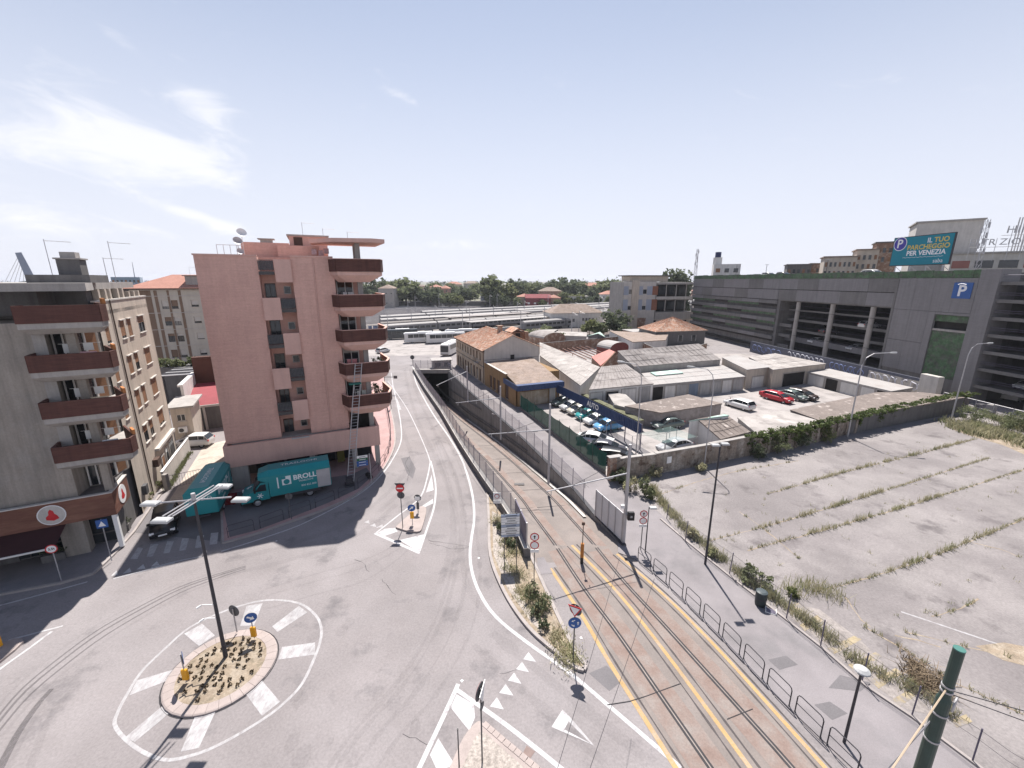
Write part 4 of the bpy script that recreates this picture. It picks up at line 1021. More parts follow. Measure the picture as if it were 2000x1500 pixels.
# ---------------------------------------------------------------- low buildings between the blocks
def house(name, label, cat, fr, L, D, Hh, wallm, roofm, roof='hip', rh=2.0, over=.4, wins=(), group=None, winm=GLASS, doors=()):
    t = thing(name, label, cat, fr.w(0,0), fr.a, group)
    hs = [tuple(w) for w in wins]
    b = MB(); b.wall((0,0,0),(1,0),(0,1),L,Hh,hs,.12); b.build('wall', wallm, t)
    b = MB()
    b.quad((0,0,0),(0,D,0),(0,D,Hh),(0,0,Hh)); b.quad((L,0,0),(L,0,Hh),(L,D,Hh),(L,D,0)); b.quad((0,D,0),(L,D,0),(L,D,Hh),(0,D,Hh)); b.box(.02,L-.02,.14,.16,0,Hh)
    if roof == 'gable': b.poly([(0,0,Hh),(0,D/2,Hh+rh),(0,D,Hh)][::-1]); b.poly([(L,0,Hh),(L,D,Hh),(L,D/2,Hh+rh)][::-1])
    if roof == 'gabley': b.poly([(0,0,Hh),(L,0,Hh),(L/2,0,Hh+rh)]); b.poly([(0,D,Hh),(L,D,Hh),(L/2,D,Hh+rh)])
    b.build('wall', wallm, t)
    r = MB(); o = over; x0,x1,y0,y1 = -o,L+o,-o,D+o; dz = -o*rh/(D/2)*.5; z = Hh+.02
    if roof == 'hip':
        k_ = min(L,D)/2
        if L >= D: R = [(k_*.9,D/2,z+rh),(L-k_*.9,D/2,z+rh)]
        else: R = [(L/2,k_*.9,z+rh),(L/2,D-k_*.9,z+rh)]
        A = [(x0,y0,z+dz),(x1,y0,z+dz),(x1,y1,z+dz),(x0,y1,z+dz)]
        r.add(A+R, [(0,1,5,4),(1,2,5),(2,3,4,5),(3,0,4)] if L >= D else [(0,1,4),(1,2,5,4),(2,3,5),(3,0,4,5)])
        r.add(A, [(3,2,1,0)])
    elif roof == 'gable':
        r.add([(x0,y0,z+dz),(x1,y0,z+dz),(x1,D/2,z+rh),(x0,D/2,z+rh),(x0,y1,z+dz),(x1,y1,z+dz)], [(0,1,2,3),(3,2,5,4)])
        r.add([(x0,y0,z+dz-.12),(x1,y0,z+dz-.12),(x1,y0,z+dz),(x0,y0,z+dz)], [(0,1,2,3)])
    elif roof == 'gabley':
        r.add([(x0,y0,z+dz),(L/2,y0,z+rh),(L/2,y1,z+rh),(x0,y1,z+dz),(x1,y0,z+dz),(x1,y1,z+dz)], [(0,1,2,3),(1,4,5,2)])
    else:
        r.box(x0,x1,y0,y1,z,z+.2)
    r.build('roof', roofm, t)
    for w in hs: winset(t,(0,0,0),(1,0),(0,1),*w,.12,None,0,FRAMEW,True,True,winm)
    for d in doors:
        m = MB(); m.box(d[0],d[1],-.06,-.003,0,d[2]); m.build('door', DARKBR, t)
    return t
F1 = Fr(g(346,872)[:2], radians(27)); 
a1 = house('annexe_building', 'small beige flat-roofed annexe behind the parked white car', 'building', F1, 1.9, 5, 4.6, BEIGE, CONC, 'flat', wins=((.5,1.3,3.0,3.8),))
m = MB(); m.box(.5,1.3,-.45,-.05,1.7,2.35); aco = m.build('air_conditioner', WHITEP, a1); m = MB(); m.disc((.8,-.46,2.02),(0,1,0),.24,.02,14); m.build('fan_grille', SIGNBACK, aco)
F2 = Fr(g(376,842)[:2], radians(27))
a2 = thing('maroon_roof_shed', 'shed with curved maroon roof beside the pink block', 'shed', F2.w(0,0), F2.a)
m = MB(); m.box(0,9,0.02,7,0,3.3); m.build('wall', CONCD, a2)
m = MB()
for i in range(8):
    t0, t1 = i/8, (i+1)/8
    m.quad((-.2,7*t0,3.3+1.5*sin(pi*.5*t0)),(9.3,7*t0,3.3+1.5*sin(pi*.5*t0)),(9.3,7*t1,3.3+1.5*sin(pi*.5*t1)),(-.2,7*t1,3.3+1.5*sin(pi*.5*t1)))
m.build('roof', MAROON, a2)
m = MB(); m.box(-.3,9,-.15,0.0,3.0,3.28); m.build('gutter', CONCL, a2)
for x in (1.5,4.4): m = MB(); m.box(x,x+.25,-.25,-.0,0,3); m.build('pillar', CONCL, a2)
m = MB(); m.box(-.35,-.05,-.2,8,3.3,6.0); m.box(-.6,-.05,-.3,8.2,6.0,6.25); m.build('white_wall', WHITEW, a2)
m = MB(); m.box(-.1,9,7.05,8.0,3,8.5); m.build('back_wall', mat('dark brown wall', (.09,.045,.035), .9), a2)
# pergola roof slats and hedge behind
F3 = Fr(gd(318,775,60)[:2], radians(20))
pg = thing('slatted_roof', 'dark slatted shelter roof below the cream block', 'shelter', F3.w(0,0), F3.a)
for i in range(14):
    m = MB(); m.box(0,9.5,i*.75,i*.75+.5,5.2+.03*(i%3),5.32+.03*(i%3)); m.build('slat', STEELD if i % 3 else STEEL, pg)
for x in (.3,9): 
    m = MB(); m.box(x,x+.2,.2,.4,0,5.2); m.build('post', STEELD, pg); m = MB(); m.box(x,x+.2,9,9.2,0,5.2); m.build('post', STEELD, pg)
# boundary wall with railing, courtyard
cw = thing('boundary_wall', 'pale boundary wall running back beside the beige block', 'wall', g(323,945)[:2])
P0, P1 = g(322,952)[:2], g(371,880)[:2]
m = MB(); m.seg(P0,P1,.16,0,1.55); m.build('wall_body', CONCL, cw, world=True)
m = MB(); m.seg(P0,P1,.22,1.552,1.62); m.build('coping', WHITEP, cw, world=True)
m = MB(); d_ = (P0[0]-1.4,P0[1]-.2); railing(m, g(352,905)[:2], g(371,880)[:2], 1.62, 2.2, .25, .012); m.build('railing', STEELD, cw, world=True)
cg = thing('iron_gate', 'low iron railing gate across the courtyard entrance', 'gate', g(350,952)[:2])
m = MB(); railing(m, g(330,955)[:2], g(398,940)[:2], .05, 1.3, .22, .014); m.build('bars', STEELP, cg, world=True)
m = MB(); m.obox(g(328,957)[:2],(1,0),.18,.18,0,1.6); m.build('gate_pillar', CONC, cg, world=True)

# ---------------------------------------------------------------- old ochre house beside the ramp
YF = Fr((-12.81,95.28), atan2(-.9279,.3728))
yh = thing('terracotta_roof_house', 'old ochre two-storey house with terracotta roof beside the tram ramp', 'house', YF.w(0,0), YF.a)
SL, W, EV, AP = 20.6, 11.2, 6.5, 8.9
ups = [(1.2+i*2.05, 2.0+i*2.05, 4.15, 5.6) for i in range(9)]
los = [(1.0+i*2.05, 2.1+i*2.05, .1, 2.5) for i in range(9)]
m = MB(); m.wall((0,0,0),(1,0),(0,1),SL,EV,ups+los,.2); m.build('wall', OCHRE, yh)
m = MB(); m.quad((SL,0,0),(SL,W,0),(SL,W,EV),(SL,0,EV)); m.poly([(SL,0,EV),(SL,W,EV),(SL,W/2,AP)]); m.build('gable_wall', CONCL, yh)
m = MB(); m.box(.1,SL-.1,.22,W,0,EV-.02); m.build('wall_core', OCHRE, yh)
for w in ups: winset(yh,(0,0,0),(1,0),(0,1),*w,.2,DARKBR,rr.choice((1,.6,.0,.9)),DARKBR)
for i, w in enumerate(los): winset(yh,(0,0,0),(1,0),(0,1),*w,.2,DARKBR,rr.choice((1,.5,.2)),FRAMEW if i % 2 else DARKBR, sill=False, name='door')
m = MB(); m.box(SL+.001,SL+.05,5.2,6.0,3.9,5.3); m.build('window', DARKIN, yh)
m = MB(); m.box(SL+.001,SL+.03,.02,W,4.6,4.66); m.box(-.05,SL,-.05,-.003,3.2,3.35); m.build('string_course', CONCD, yh)
m = MB(); m.tube([(SL-.3,-.08,.2),(SL-.3,-.08,EV)], .05, 6); m.build('downpipe', DARKBR, yh)
m = MB(); m.box(16.2,17.8,-.75,-.05,3.55,3.68); bo = m.build('balcony', CONC, yh); m = MB(); railing(m,(16.2,-.72),(17.8,-.72),3.68,4.6,.15); m.build('railing', STEELD, bo)
def tiled(par, A, B, C, D_, rows, m_, name='roof', amp=.05):
    """roof plane A,B (eave) -> D_,C (ridge) as courses of round tiles"""
    A,B,C,D_ = map(Vector,(A,B,C,D_)); nrm = (B-A).cross(D_-A).normalized(); mb = MB()
    for i in range(rows):
        for k in range(6):
            t0 = (i+k/6)/rows; t1 = (i+(k+1)/6)/rows
            h0 = amp*abs(sin(pi*k/6)); h1 = amp*abs(sin(pi*(k+1)/6))
            p0 = A.lerp(B,t0)+nrm*h0; p1 = A.lerp(B,t1)+nrm*h1; q0 = D_.lerp(C,t0)+nrm*h0; q1 = D_.lerp(C,t1)+nrm*h1
            mb.quad(p0,p1,q1,q0)
    return mb.build(name, m_, par, smooth=False)
zE = EV-.15
tiled(yh,(-.5,-.5,zE),(SL+.3,-.5,zE),(SL+.3,W/2,AP+.1),(5,W/2,AP+.1),70,TILE,amp=.07)
tiled(yh,(SL+.3,W+.5,zE),(-.5,W+.5,zE),(5,W/2,AP+.1),(SL+.3,W/2,AP+.1),70,TILE,amp=.07)
tiled(yh,(-.5,W+.5,zE),(-.5,-.5,zE),(5,W/2,AP+.1),(5,W/2,AP+.12),36,TILE,amp=.07)
m = MB(); m.tube([(5,W/2,AP+.15),(SL+.3,W/2,AP+.15)],.14,6); m.build('ridge_tiles', TILE, yh)
m = MB(); m.box(-.45,SL+.25,-.45,0,zE-.2,zE-.05); m.build('gutter', DARKBR, yh)
m = MB(); m.box(13.5,14.3,5.2,6.0,8.2,10.0); m.box(13.3,14.5,5.0,6.2,10.0,10.15); m.build('chimney', BRICKW, yh)
m = MB(); m.box(15.0,18.2,6.6,9.0,7.4,9.2); dm = m.build('dormer', BRICKW, yh)
m = MB(); m.quad((14.7,6.3,9.2),(18.5,6.3,9.2),(18.5,7.8,10.0),(14.7,7.8,10.0)); m.quad((14.7,7.8,10.0),(18.5,7.8,10.0),(18.5,9.4,9.2),(14.7,9.4,9.2)); m.build('dormer_roof', TILE, dm)
m = MB(); m.box(18.21,18.24,7.2,8.2,7.8,9.0); m.build('dormer_opening', DARKIN, dm)
m = MB(); m.box(19.0,19.7,8.6,9.3,7.2,9.4); m.build('chimney', BRICKW, yh)
an = thing('brown_annexe', 'brown single-storey annexe with blue corrugated canopy next to the ochre house', 'building', YF.w(SL+.05,0), YF.a)
AL, AW = 15.4, 7.5
dh = [(2.9,4.2,.1,2.5),(4.8,6.1,.1,2.5),(6.9,8.2,.1,2.5),(10.6,12.2,.1,2.6)]
m = MB(); m.wall((0,0,0),(1,0),(0,1),AL,3.5,dh,.2); m.build('wall', OCHRED, an)
m = MB(); m.box(.05,AL,.22,AW,0,3.4); m.build('wall_core', OCHRED, an)
m = MB(); m.prism([(0,-.02),(11,-.02),(11,.3),(0,.3)],3.502,[4.2,4.25,4.25,4.2]); m.build('parapet', OCHRED, an)
m = MB(); m.box(0,11,-.1,.34,4.25,4.32); m.build('coping', CONCL, an)
for d in dh: winset(an,(0,0,0),(1,0),(0,1),*d,.2,DARKBR,.9,CONCL,sill=False,name='door')
m = MB(); nseg = 40
P_ = [(.02,.35,4.3),(11,.35,3.95),(AL+.2,0,3.5),(AL+.2,AW,3.5),(11.5,AW+.2,4.2),(.02,AW+2.2,4.6)]
m.add(P_+[(7.5,4.2,4.7)], [(0,1,6),(1,2,6),(2,3,6),(3,4,6),(4,5,6),(5,0,6)]); m.build('roof', TILEB, an)
m = MB(); m.box(.05,11.4,AW,AW+2.0,0,4.2); m.build('wall_core', OCHRED, an)
can = MB()
for i in range(38):
    y0 = -.2+i*.208
    can.quad((AL+1.1,y0,2.75),(AL+1.16 if i%2 else AL+1.1,y0+.208,2.75),(AL+1.16 if i%2 else AL+1.1,y0+.208,3.6),(AL+1.1,y0,3.6))
    can.quad((AL+1.16 if i%2 else AL+1.1,y0+.208,2.75),(AL+1.1,y0+.2081,2.75),(AL+1.1,y0+.2081,3.6),(AL+1.16 if i%2 else AL+1.1,y0+.208,3.6))
can.box(AL+.1,AL+1.09,-.2,7.7,3.45,3.58)
can.box(10.5,AL+1.1,-.25,-.18,2.75,3.6)
can.build('blue_canopy', BLUEM, an)
m = MB(); m.box(AL+.01,AL+.06,.6,5.4,.1,2.3); m.build('front_shutter', OCHRE, an); m = MB(); m.box(AL+.01,AL+.3,5.6,6.6,.1,2.7); m.build('white_panel', CONCL, an)
# ================================================================ MULTI-STOREY CAR PARK
CP = Fr((65.6,155.5), atan2(78.6-155.5, 72-65.6))
cp = thing('parking_garage', 'long grey multi-storey car park with green bands and open decks', 'car park', CP.w(0,0), CP.a)
TOP = 20.5
# body behind the facade
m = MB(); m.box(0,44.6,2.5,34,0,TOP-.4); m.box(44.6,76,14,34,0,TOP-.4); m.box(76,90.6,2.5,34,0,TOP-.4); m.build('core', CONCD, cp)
m = MB(); m.box(0,90.6,.3,34,TOP-1.3,TOP-.9); m.build('roof_deck', CONC, cp)
# green top parapet in panels
for i in range(30):
    x0 = i*3.02
    m = MB(); m.box(x0+.03,x0+2.99,-.12,.02,19.35,20.55+.12*((i*7)%3-1)*.5); m.build('parapet_panel', GREENP, cp)
# upper grey cladding
for z0, z1 in ((16.75,19.3),(14.05,16.6)):
    for i in range(12):
        x0, x1 = i*76/12, (i+1)*76/12
        m = MB(); m.box(x0+.02,x1-.02,-.06+.02*(i%2),.2,z0,z1); m.build('cladding_panel', GREYP if (i+int(z0)) % 3 else GREYP2, cp)
m = MB(); m.box(0,76,.02,.3,16.6,16.75); m.build('joint', DARKIN, cp)
# alternating bands on the far half
z = 13.9
for k in range(9):
    h = .95 if k % 2 == 0 else .62
    for i in range(6):
        x0, x1 = i*44.3/6, (i+1)*44.3/6
        mm = (GREYP2 if k % 2 == 0 else (GREENP if (i+k) % 3 else DARKIN))
        if k % 2 == 0 and (i+k) % 4 == 0: mm = GREYP
        m = MB(); m.box(x0+.02,x1-.02,(-.05 if k % 2 == 0 else .12),.35,z-h,z-.03); m.build('band_panel', mm, cp)
    z -= h + .75*(k % 2 == 1)
for z0, z1 in ((12.3,12.95),(10.0,10.7),(7.7,8.4),(5.4,6.1),(3.1,3.8),(.8,1.5)):
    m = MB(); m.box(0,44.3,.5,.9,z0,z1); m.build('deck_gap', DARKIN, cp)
m = MB(); m.box(0,44.3,.9,2.6,0,19.3); m.build('core', CONCD, cp)
# open bay with decks and tall columns
for f, sp in ((1.2,.55),(3.9,.95),(6.5,.3),(9.1,.3),(11.6,.15)):
    m = MB(); m.box(44.6,76,3.0,14,f-.25,f); dk = m.build('deck', CONCD, cp)
    m = MB(); m.box(44.6,76,2.85,2.99,f-.28,f+sp); m.build('spandrel', GREYP2 if f != 3.9 else GREYP, dk)
    m = MB(); m.tube([(44.6,2.8,f+1.05),(76,2.8,f+1.05)],.03,4); m.build('guard_rail', STEELP, dk)
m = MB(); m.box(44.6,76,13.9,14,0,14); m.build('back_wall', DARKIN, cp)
m = MB(); m.box(44.4,76,.21,14,13.8,14.05); m.build('soffit', CONCD, cp)
m = MB(); m.box(44.3,45.2,.2,6,0,13.8); m.build('stair_flank', CONCD, cp)
for f in (2.0,4.7,7.3):
    m = MB(); m.box(45.2,49.4,.9,1.4,f,f+.8); m.build('spandrel', GREYP2, cp)
for x in (51,61.2,71):
    m = MB(); m.cyl((x,.75,-.1),(x,.75,13.8),.48,.48,12); m.build('column', CONC, cp)
for x in (56,66): m = MB(); m.cyl((x,6,-.1),(x,6,13.8),.4,.4,10); m.build('column', CONCD, cp)
# clad wall with sign
for i in range(4):
    for j, (z0, z1) in enumerate(((2.9,8.2),(8.25,13.75),(13.8,19.3))):
        x0 = 76.05+i*3.15
        segs = [(z0,z1)]
        if i >= 2 and j < 2:
            continue
        m = MB(); m.box(x0,x0+3.12,-.3,.1,z0,z1); m.build('cladding_panel', GREYP, cp)
m = MB(); m.box(82.35,83.45,-.3,.1,2.9,13.75); m.box(83.5,88.65,-.3,.1,13.35,13.75); m.build('cladding_panel', GREYP, cp)
for z0, z1, mm, yy in ((2.9,10.6,GREENP,-.1),(10.65,11.0,CONC,-.15),(11.05,12.2,DARKIN,.4),(12.25,13.3,GREENP,-.1)):
    m = MB(); m.box(83.5,88.6,yy,.6,z0,z1); m.build('stair_panel', mm, cp)
m = MB(); m.box(76,88.7,-.1,.2,0,2.88); m.build('plinth', CONCD, cp)
m = MB(); m.box(75.6,76.03,-.35,2,2,19.3); m.build('edge_pier', GREYP2, cp)
m = MB(); m.box(88.7,91.3,-.35,3,0,20.6); m.build('corner_pier', GREYP, cp)
m = MB(); m.box(85.4,88.1,-.4,-.31,16.1,18.6); ps = m.build('sign_panel', BLUEP, cp)
WHT = mat('sign white', (.72,.72,.74), .6, .04, 1)
text('P', 2.4, WHT, ps, upM(86.75,-.42,17.25), bold=.06)
m = MB(); m.tube([(86.0,-.42,18.3),(86.4,-.42,18.42),(86.8,-.42,18.4),(87.2,-.42,18.3)],.06,4); m.build('sign_roof_mark', WHT, ps)
# open decks nearer the camera
for f in (2.9,5.6,8.3,10.9,13.5,16.1,18.7):
    m = MB(); m.box(91.3,130,.2,16,f-.4,f); dk = m.build('deck', CONCD, cp)
    m = MB(); m.box(91.3,130,.05,.2,f-.42,f+.08); m.build('spandrel', GREYP2, dk)
    for zz in (.75,1.05): 
        m = MB(); m.tube([(91.3,.2,f+zz),(130,.2,f+zz)],.03,4); m.build('guard_rail', STEELP, dk)
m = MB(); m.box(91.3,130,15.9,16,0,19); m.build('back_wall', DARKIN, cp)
for x in (97,106,115,124): m = MB(); m.box(x,x+.6,1.5,2.1,0,18.6); m.build('column', CONCD, cp)
m = MB()
for f in (6,12): m.tube([(44.6,.3,f-.4),(76,.3,f-.4)],.04,4)
m.build('cable', STEELD, cp)
# rooftop: billboard, mast, cars, sign letters
bb = thing('billboard', 'teal roof billboard reading il tuo parcheggio per Venezia', 'billboard', CP.w(77.3,1.2,TOP+.5), CP.a)
m = MB(); m.box(-5.3,5.3,-.1,.15,.55,5.75); m.build('frame', STEELD, bb)
m = MB(); m.box(-5.15,5.15,-.14,-.102,.68,5.62); bp = m.build('panel', BBTEAL, bb)
YT = mat('billboard yellow', (.55,.42,.1), .6); 
m = MB(); m.disc((-3.9,-.15,4.55),(0,1,0),1.25,.012,28); m.build('logo_ring', WHT, bp)
m = MB(); m.disc((-3.9,-.163,4.55),(0,1,0),1.13,.01,28); m.build('logo_disc', mat('logo violet', (.06,.05,.3), .6), bp)
text('P', 2.1, WHT, bp, upM(-3.95,-.175,4.5), bold=.04)
text('IL', 1.15, WHT, bp, upM(1.35,-.15,4.75), bold=.02); text('TUO', 1.15, YT, bp, upM(3.3,-.15,4.75), bold=.03)
text('PARCHEGGIO', 1.15, YT, bp, upM(1.2,-.15,3.7), bold=.03); text('PER VENEZIA', 1.15, WHT, bp, upM(1.0,-.15,2.7), bold=.03)
text('saba', .95, WHT, bp, upM(3.4,-.15,1.25))
m = MB(); m.tube([(-2.9+i*.25,-.15,2.0+.05*sin(i*2.1)) for i in range(29)],.03,4); m.build('wave_line', WHT, bp)
for x in (-4.2,-1.4,1.4,4.2): m = MB(); m.box(x,x+.14,.0,.14,-.9,.55); m.tube([(x,.1,.5),(x,2.2,-.9)],.06,4); m.build('strut', STEEL, bb)

def lattice(name, label, px, pytop, Y, zbase, w=.8, dishes=5):
    top = gd(px, pytop, Y); t = thing(name, label, 'mast', (top[0],Y,zbase)); h = top[2]-zbase
    m = MB()
    for a, b_ in ((-1,-1),(1,-1),(1,1),(-1,1)): m.tube([(a*w/2,b_*w/2,0),(a*w/4,b_*w/4,h)],.05,4)
    nn = int(h/1.2)
    for i in range(nn):
        z0, z1 = h*i/nn, h*(i+1)/nn; s0 = w/2*(1-.5*i/nn); s1 = w/2*(1-.5*(i+1)/nn)
        m.tube([(-s0,-s0,z0),(s1,-s1,z1)],.03,3); m.tube([(s0,-s0,z0),(s1,s1,z1)],.03,3); m.tube([(s0,s0,z0),(-s1,s1,z1)],.03,3); m.tube([(-s0,s0,z0),(-s1,-s1,z1)],.03,3)
    m.build('lattice', STEEL, t)
    for i in range(dishes):
        a = i*2.3; z = h*(.95-.09*i); m = MB()
        m.box(w*.5*cos(a)-.13,w*.5*cos(a)+.13,w*.5*sin(a)-.1,w*.5*sin(a)+.1,z-1.0,z); m.build('panel_antenna', STEEL, t)
    return t
lattice('telecom_mast', 'grey telecom mast beside the teal billboard', 1930, 428, 82, TOP-.9, 1.0, 6)
lattice('telecom_mast', 'slim telecom mast at the far end of the car park roof', 1363, 486, 160, 18.5, .9, 6)
# rooftop lettering on the block behind
# ================================================================ SHEDS AND GARAGES OF THE YARD
def shed(name, label, C, wallm, roofm, doors=(), cat='shed', th=.14, ins=.12, ribs=0, base=0.0, parapet=None, group=None):
    """C: roof corners (px,py,z) in ring order; walls down to the ground; doors: (edge, t0, t1, height, material)"""
    W = [g(*c) for c in C]; n = len(W)
    cx = sum(p[0] for p in W)/n; cy = sum(p[1] for p in W)/n
    t = thing(name, label, cat, (cx,cy,base), 0, group)
    R = MB(); top = [(p[0]-cx,p[1]-cy,p[2]) for p in W]
    loft(R, [(p[0],p[1],p[2]-th) for p in top], top); ro = R.build('roof', roofm, t)
    inn = []
    for p in top:
        L = hypot(p[0],p[1]); inn.append((p[0]*(1-ins/L), p[1]*(1-ins/L), p[2]-th))
    m = MB(); m.prism([(p[0],p[1]) for p in inn], -.02, [p[2]-.003 for p in inn]); m.build('wall', wallm, t)
    if ribs:
        A, B, Cc, D = [Vector(top[i]) for i in (0,1,2,3)]
        m = MB()
        for i in range(1, ribs):
            p = A.lerp(B, i/ribs); q = D.lerp(Cc, i/ribs); d = (B-A).normalized()*.05
            zt = Vector((0,0,.035))
            m.add([p-d,p+d,q+d,q-d,p+zt,q+zt], [(0,3,5,4),(1,4,5,2)])
        for k in (.34,.67):
            p = A.lerp(D,k); q = B.lerp(Cc,k); m.seg(p, q, .08, 0, .02)
            for j in range(8):
                v = m.v[-8+j]; s_ = 0 if (Vector((v[0],v[1],0))-Vector((p.x,p.y,0))).length < (Vector((v[0],v[1],0))-Vector((q.x,q.y,0))).length else 1
                m.v[-8+j] = (v[0],v[1],(q.z if s_ else p.z)+v[2]+.012)
        m.build('sheet_joints', roofm, ro)['kind'] = 'stuff'
    for e, t0, t1, h, dm in doors:
        p = Vector(inn[e]); q = Vector(inn[(e+1)%n]); a = p.lerp(q,t0); b_ = p.lerp(q,t1)
        d = (q-p); d.z = 0; d.normalize(); nn = Vector((d.y,-d.x,0))
        mid = (p+q)/2
        if nn.dot(Vector((mid.x,mid.y,0))) < 0: nn = -nn
        m = MB(); a2, b2 = a+nn*.03, b_+nn*.03
        m.seg(a2, b2, .05, 0, h); do = m.build('door' if dm is not DARKIN else 'open_bay', dm, t)
        if dm is not DARKIN:
            m = MB(); L = (b2-a2).length
            for i in range(1, max(2,int(L/.6))):
                c_ = a2.lerp(b2, i/max(2,int(L/.6)))+nn*.04; m.obox((c_.x,c_.y),(d.x,d.y),.02,.015,.05,h-.05)
            m.build('door_ribs', dm, do)
        m = MB(); m.seg(a2-d*.12, a2, .1, 0, h+.08); m.seg(b2, b2+d*.12, .1, 0, h+.08); m.seg(a2-d*.12, b2+d*.12, .1, h+.082, h+.2); m.build('door_frame', CONC, do)
    return t
GD = mat('grey garage door', (.36,.35,.345), .7, .1, .7, streak=.2); GDW = mat('white garage door', (.58,.56,.54), .7, .08, .7, streak=.18); GDB = mat('blue grey garage door', (.17,.21,.27), .7, .1, .7, streak=.2)
shed('corrugated_shed','long white fibre cement roof behind the ochre house',[(1054,694,3.2),(1134,753,3.0),(1172,717,4.2),(1054,668,3.8)],WHITEW,ETERN,th=.16,ribs=30)
shed('corrugated_shed','grey hipped fibre cement roof with an open garage beneath',[(1150,761,2.9),(1277,749,2.9),(1222,711,4.2),(1174,716,4.3)],WHITEW,ETERND,((0,.02,.2,2.2,GDW),(0,.26,.44,2.2,DARKIN),(0,.5,.72,2.3,GDW),(0,.78,.95,2.3,GD)),ribs=14)
shed('garage_row','row of garages with pale flat roof facing the yard',[(1272,752,2.6),(1456,735,2.6),(1412,713,2.75),(1253,729,2.75)],CONC,ETERNW,tuple((0,.015+i*.123,.115+i*.123,2.15,[DARKIN,GDW,GD,GDB,GD,GD,GDW,GD][i]) for i in range(8)),cat='garage',ribs=12)
shed('roof_patch_shed','mint green painted strip at the back of the pale garage roof',[(1281,733,2.9),(1335,728,2.9),(1322,722,2.95),(1270,727,2.95)],CONC,MINT,cat='roof',base=0)
shed('warehouse','large grey gabled warehouse roof above the garages',[(1238,716,3.9),(1408,702,3.9),(1365,671,6.2),(1206,685,6.2)],CONC,ETERND,cat='warehouse',ribs=18)
def gablewall(name,label,P,m_,cat='wall'):
    W = [Vector(g(*p)) for p in P]; c = sum(W,Vector())/len(W); d = (W[-1]-W[0]); d.z = 0; d.normalize(); nn = Vector((-d.y,d.x,0))*.25
    t = thing(name,label,cat,(c.x,c.y,0)); mb = MB(); loft(mb,[tuple(w+nn-Vector((c.x,c.y,0))) for w in W],[tuple(w-Vector((c.x,c.y,0))) for w in W]); mb.build('wall_body', m_, t); return t
# brown gabled end with red sheet roof left of the warehouse
wl_ = g(1172,712,4.2); wr_ = g(1224,711,4.2); 
F_ = Fr(gd(1176,716,75)[:2], radians(22))
shed('gable_house','brown brick gabled shed with faded red roof strip',[(1173,714,3.6),(1203,688,5.6),(1190,682,5.6),(1155,697,3.6)],BRICKW,REDROOF)
gablewall('gable_wall','brown brick gable between the white roof and the warehouse',[(1176,716,3.6),(1176,728,2.0),(1224,724,2.0),(1224,711,3.6),(1203,687,6.0)],BRICKW)
shed('block_shed','beige block shed with white roof and arched window',[(1459,722,3.6),(1510,716,3.6),(1438,693,3.9),(1410,698,3.9)],BEIGE,ETERNW,((0,.25,.7,2.0,GDW),))
shed('block_shed','beige block shed with grey roof and wide open doorway',[(1510,722,3.5),(1614,710,3.5),(1514,690,3.9),(1462,697,3.9)],BEIGE,ETERN,((0,.2,.6,2.4,DARKIN),(0,.72,.97,2.2,GDW)),ribs=9)
shed('garage_row','low garages with broken whitish roof below the car park',[(1741,764,2.3),(1784,757,2.4),(1620,720,2.4),(1576,726,2.3)],CONC,ETERNW,((3,.03,.24,1.95,GDW),(3,.27,.42,1.95,DARKIN),(3,.46,.66,1.95,GDW),(3,.7,.84,1.95,GDW),(3,.87,.98,1.95,DARKIN)),cat='garage')
shed('garage_row','garages with brown felt roof along the ivy wall',[(1609,824,2.3),(1885,776,2.3),(1800,766,2.4),(1712,766,2.4),(1543,800,2.4)],CONCD,FELT,cat='garage')
shed('garage_row','garages with pale concrete roof next to the brown felt roof',[(1480,848,2.35),(1608,824,2.35),(1532,802,2.4),(1440,815,2.4)],CONC,ETERN,cat='garage')
shed('gable_house','small brown roofed shed with mint ridge behind the old wall',[(1408,858,2.3),(1466,843,2.4),(1416,808,3.1),(1362,818,3.3)],WHITEW,FELT,ribs=6)
shed('roof_strip','mint green ridge strip on the small brown shed',[(1345,822,3.1),(1414,809,3.25),(1424,811,3.3),(1362,819,3.35)],WHITEW,MINT,cat='roof')
shed('corrugated_shed','rusty wavy topped shed with vertical sheet walls in the yard',[(1291,806,2.2),(1411,788,2.2),(1345,770,2.4),(1220,793,2.4)],ETERND,FELT,ribs=0)
shed('low_roof','low grey roof beside the blue fascia',[(1200,790,1.9),(1262,806,1.9),(1222,770,2.0),(1185,765,2.0)],CONC,ETERN)
# walled compound with rusty beams
cmp_ = thing('boundary_wall','long dark brick compound wall behind the white roof','wall', g(1140,668)[:2])
for p, q in (((1050,672),(1225,657)),((1225,657),(1300,690)),((1300,690),(1380,672))):
    m = MB(); m.seg(g(*p,2.6)[:2], g(*q,2.6)[:2], .3, 0, 2.7); m.build('wall_body', BRICKW, cmp_, world=True)
    m = MB(); m.seg(g(*p,2.6)[:2], g(*q,2.6)[:2], .4, 2.702, 2.8); m.build('coping', CONCD, cmp_, world=True)
rust = mat('rusty beam', (.24,.13,.1), .8, .2, 2)
rk = thing('beam_rack','rack of rusty roof beams inside the walled compound','frame', g(1125,690)[:2])
for i in range(9):
    m = MB(); a = g(1072+i*9,684-i*1.0,2.2); b_ = g(1118+i*9,706-i*1.5,2.2); m.seg(a,b_,.14,2.05,2.25); m.build('beam', rust, rk, world=True)
for px, py in ((1072,688),(1118,708),(1150,676),(1196,694)):
    p = g(px,py,0); m = MB(); m.obox(p[:2],(1,0),.08,.08,0,2.05); m.build('post', rust, rk, world=True)
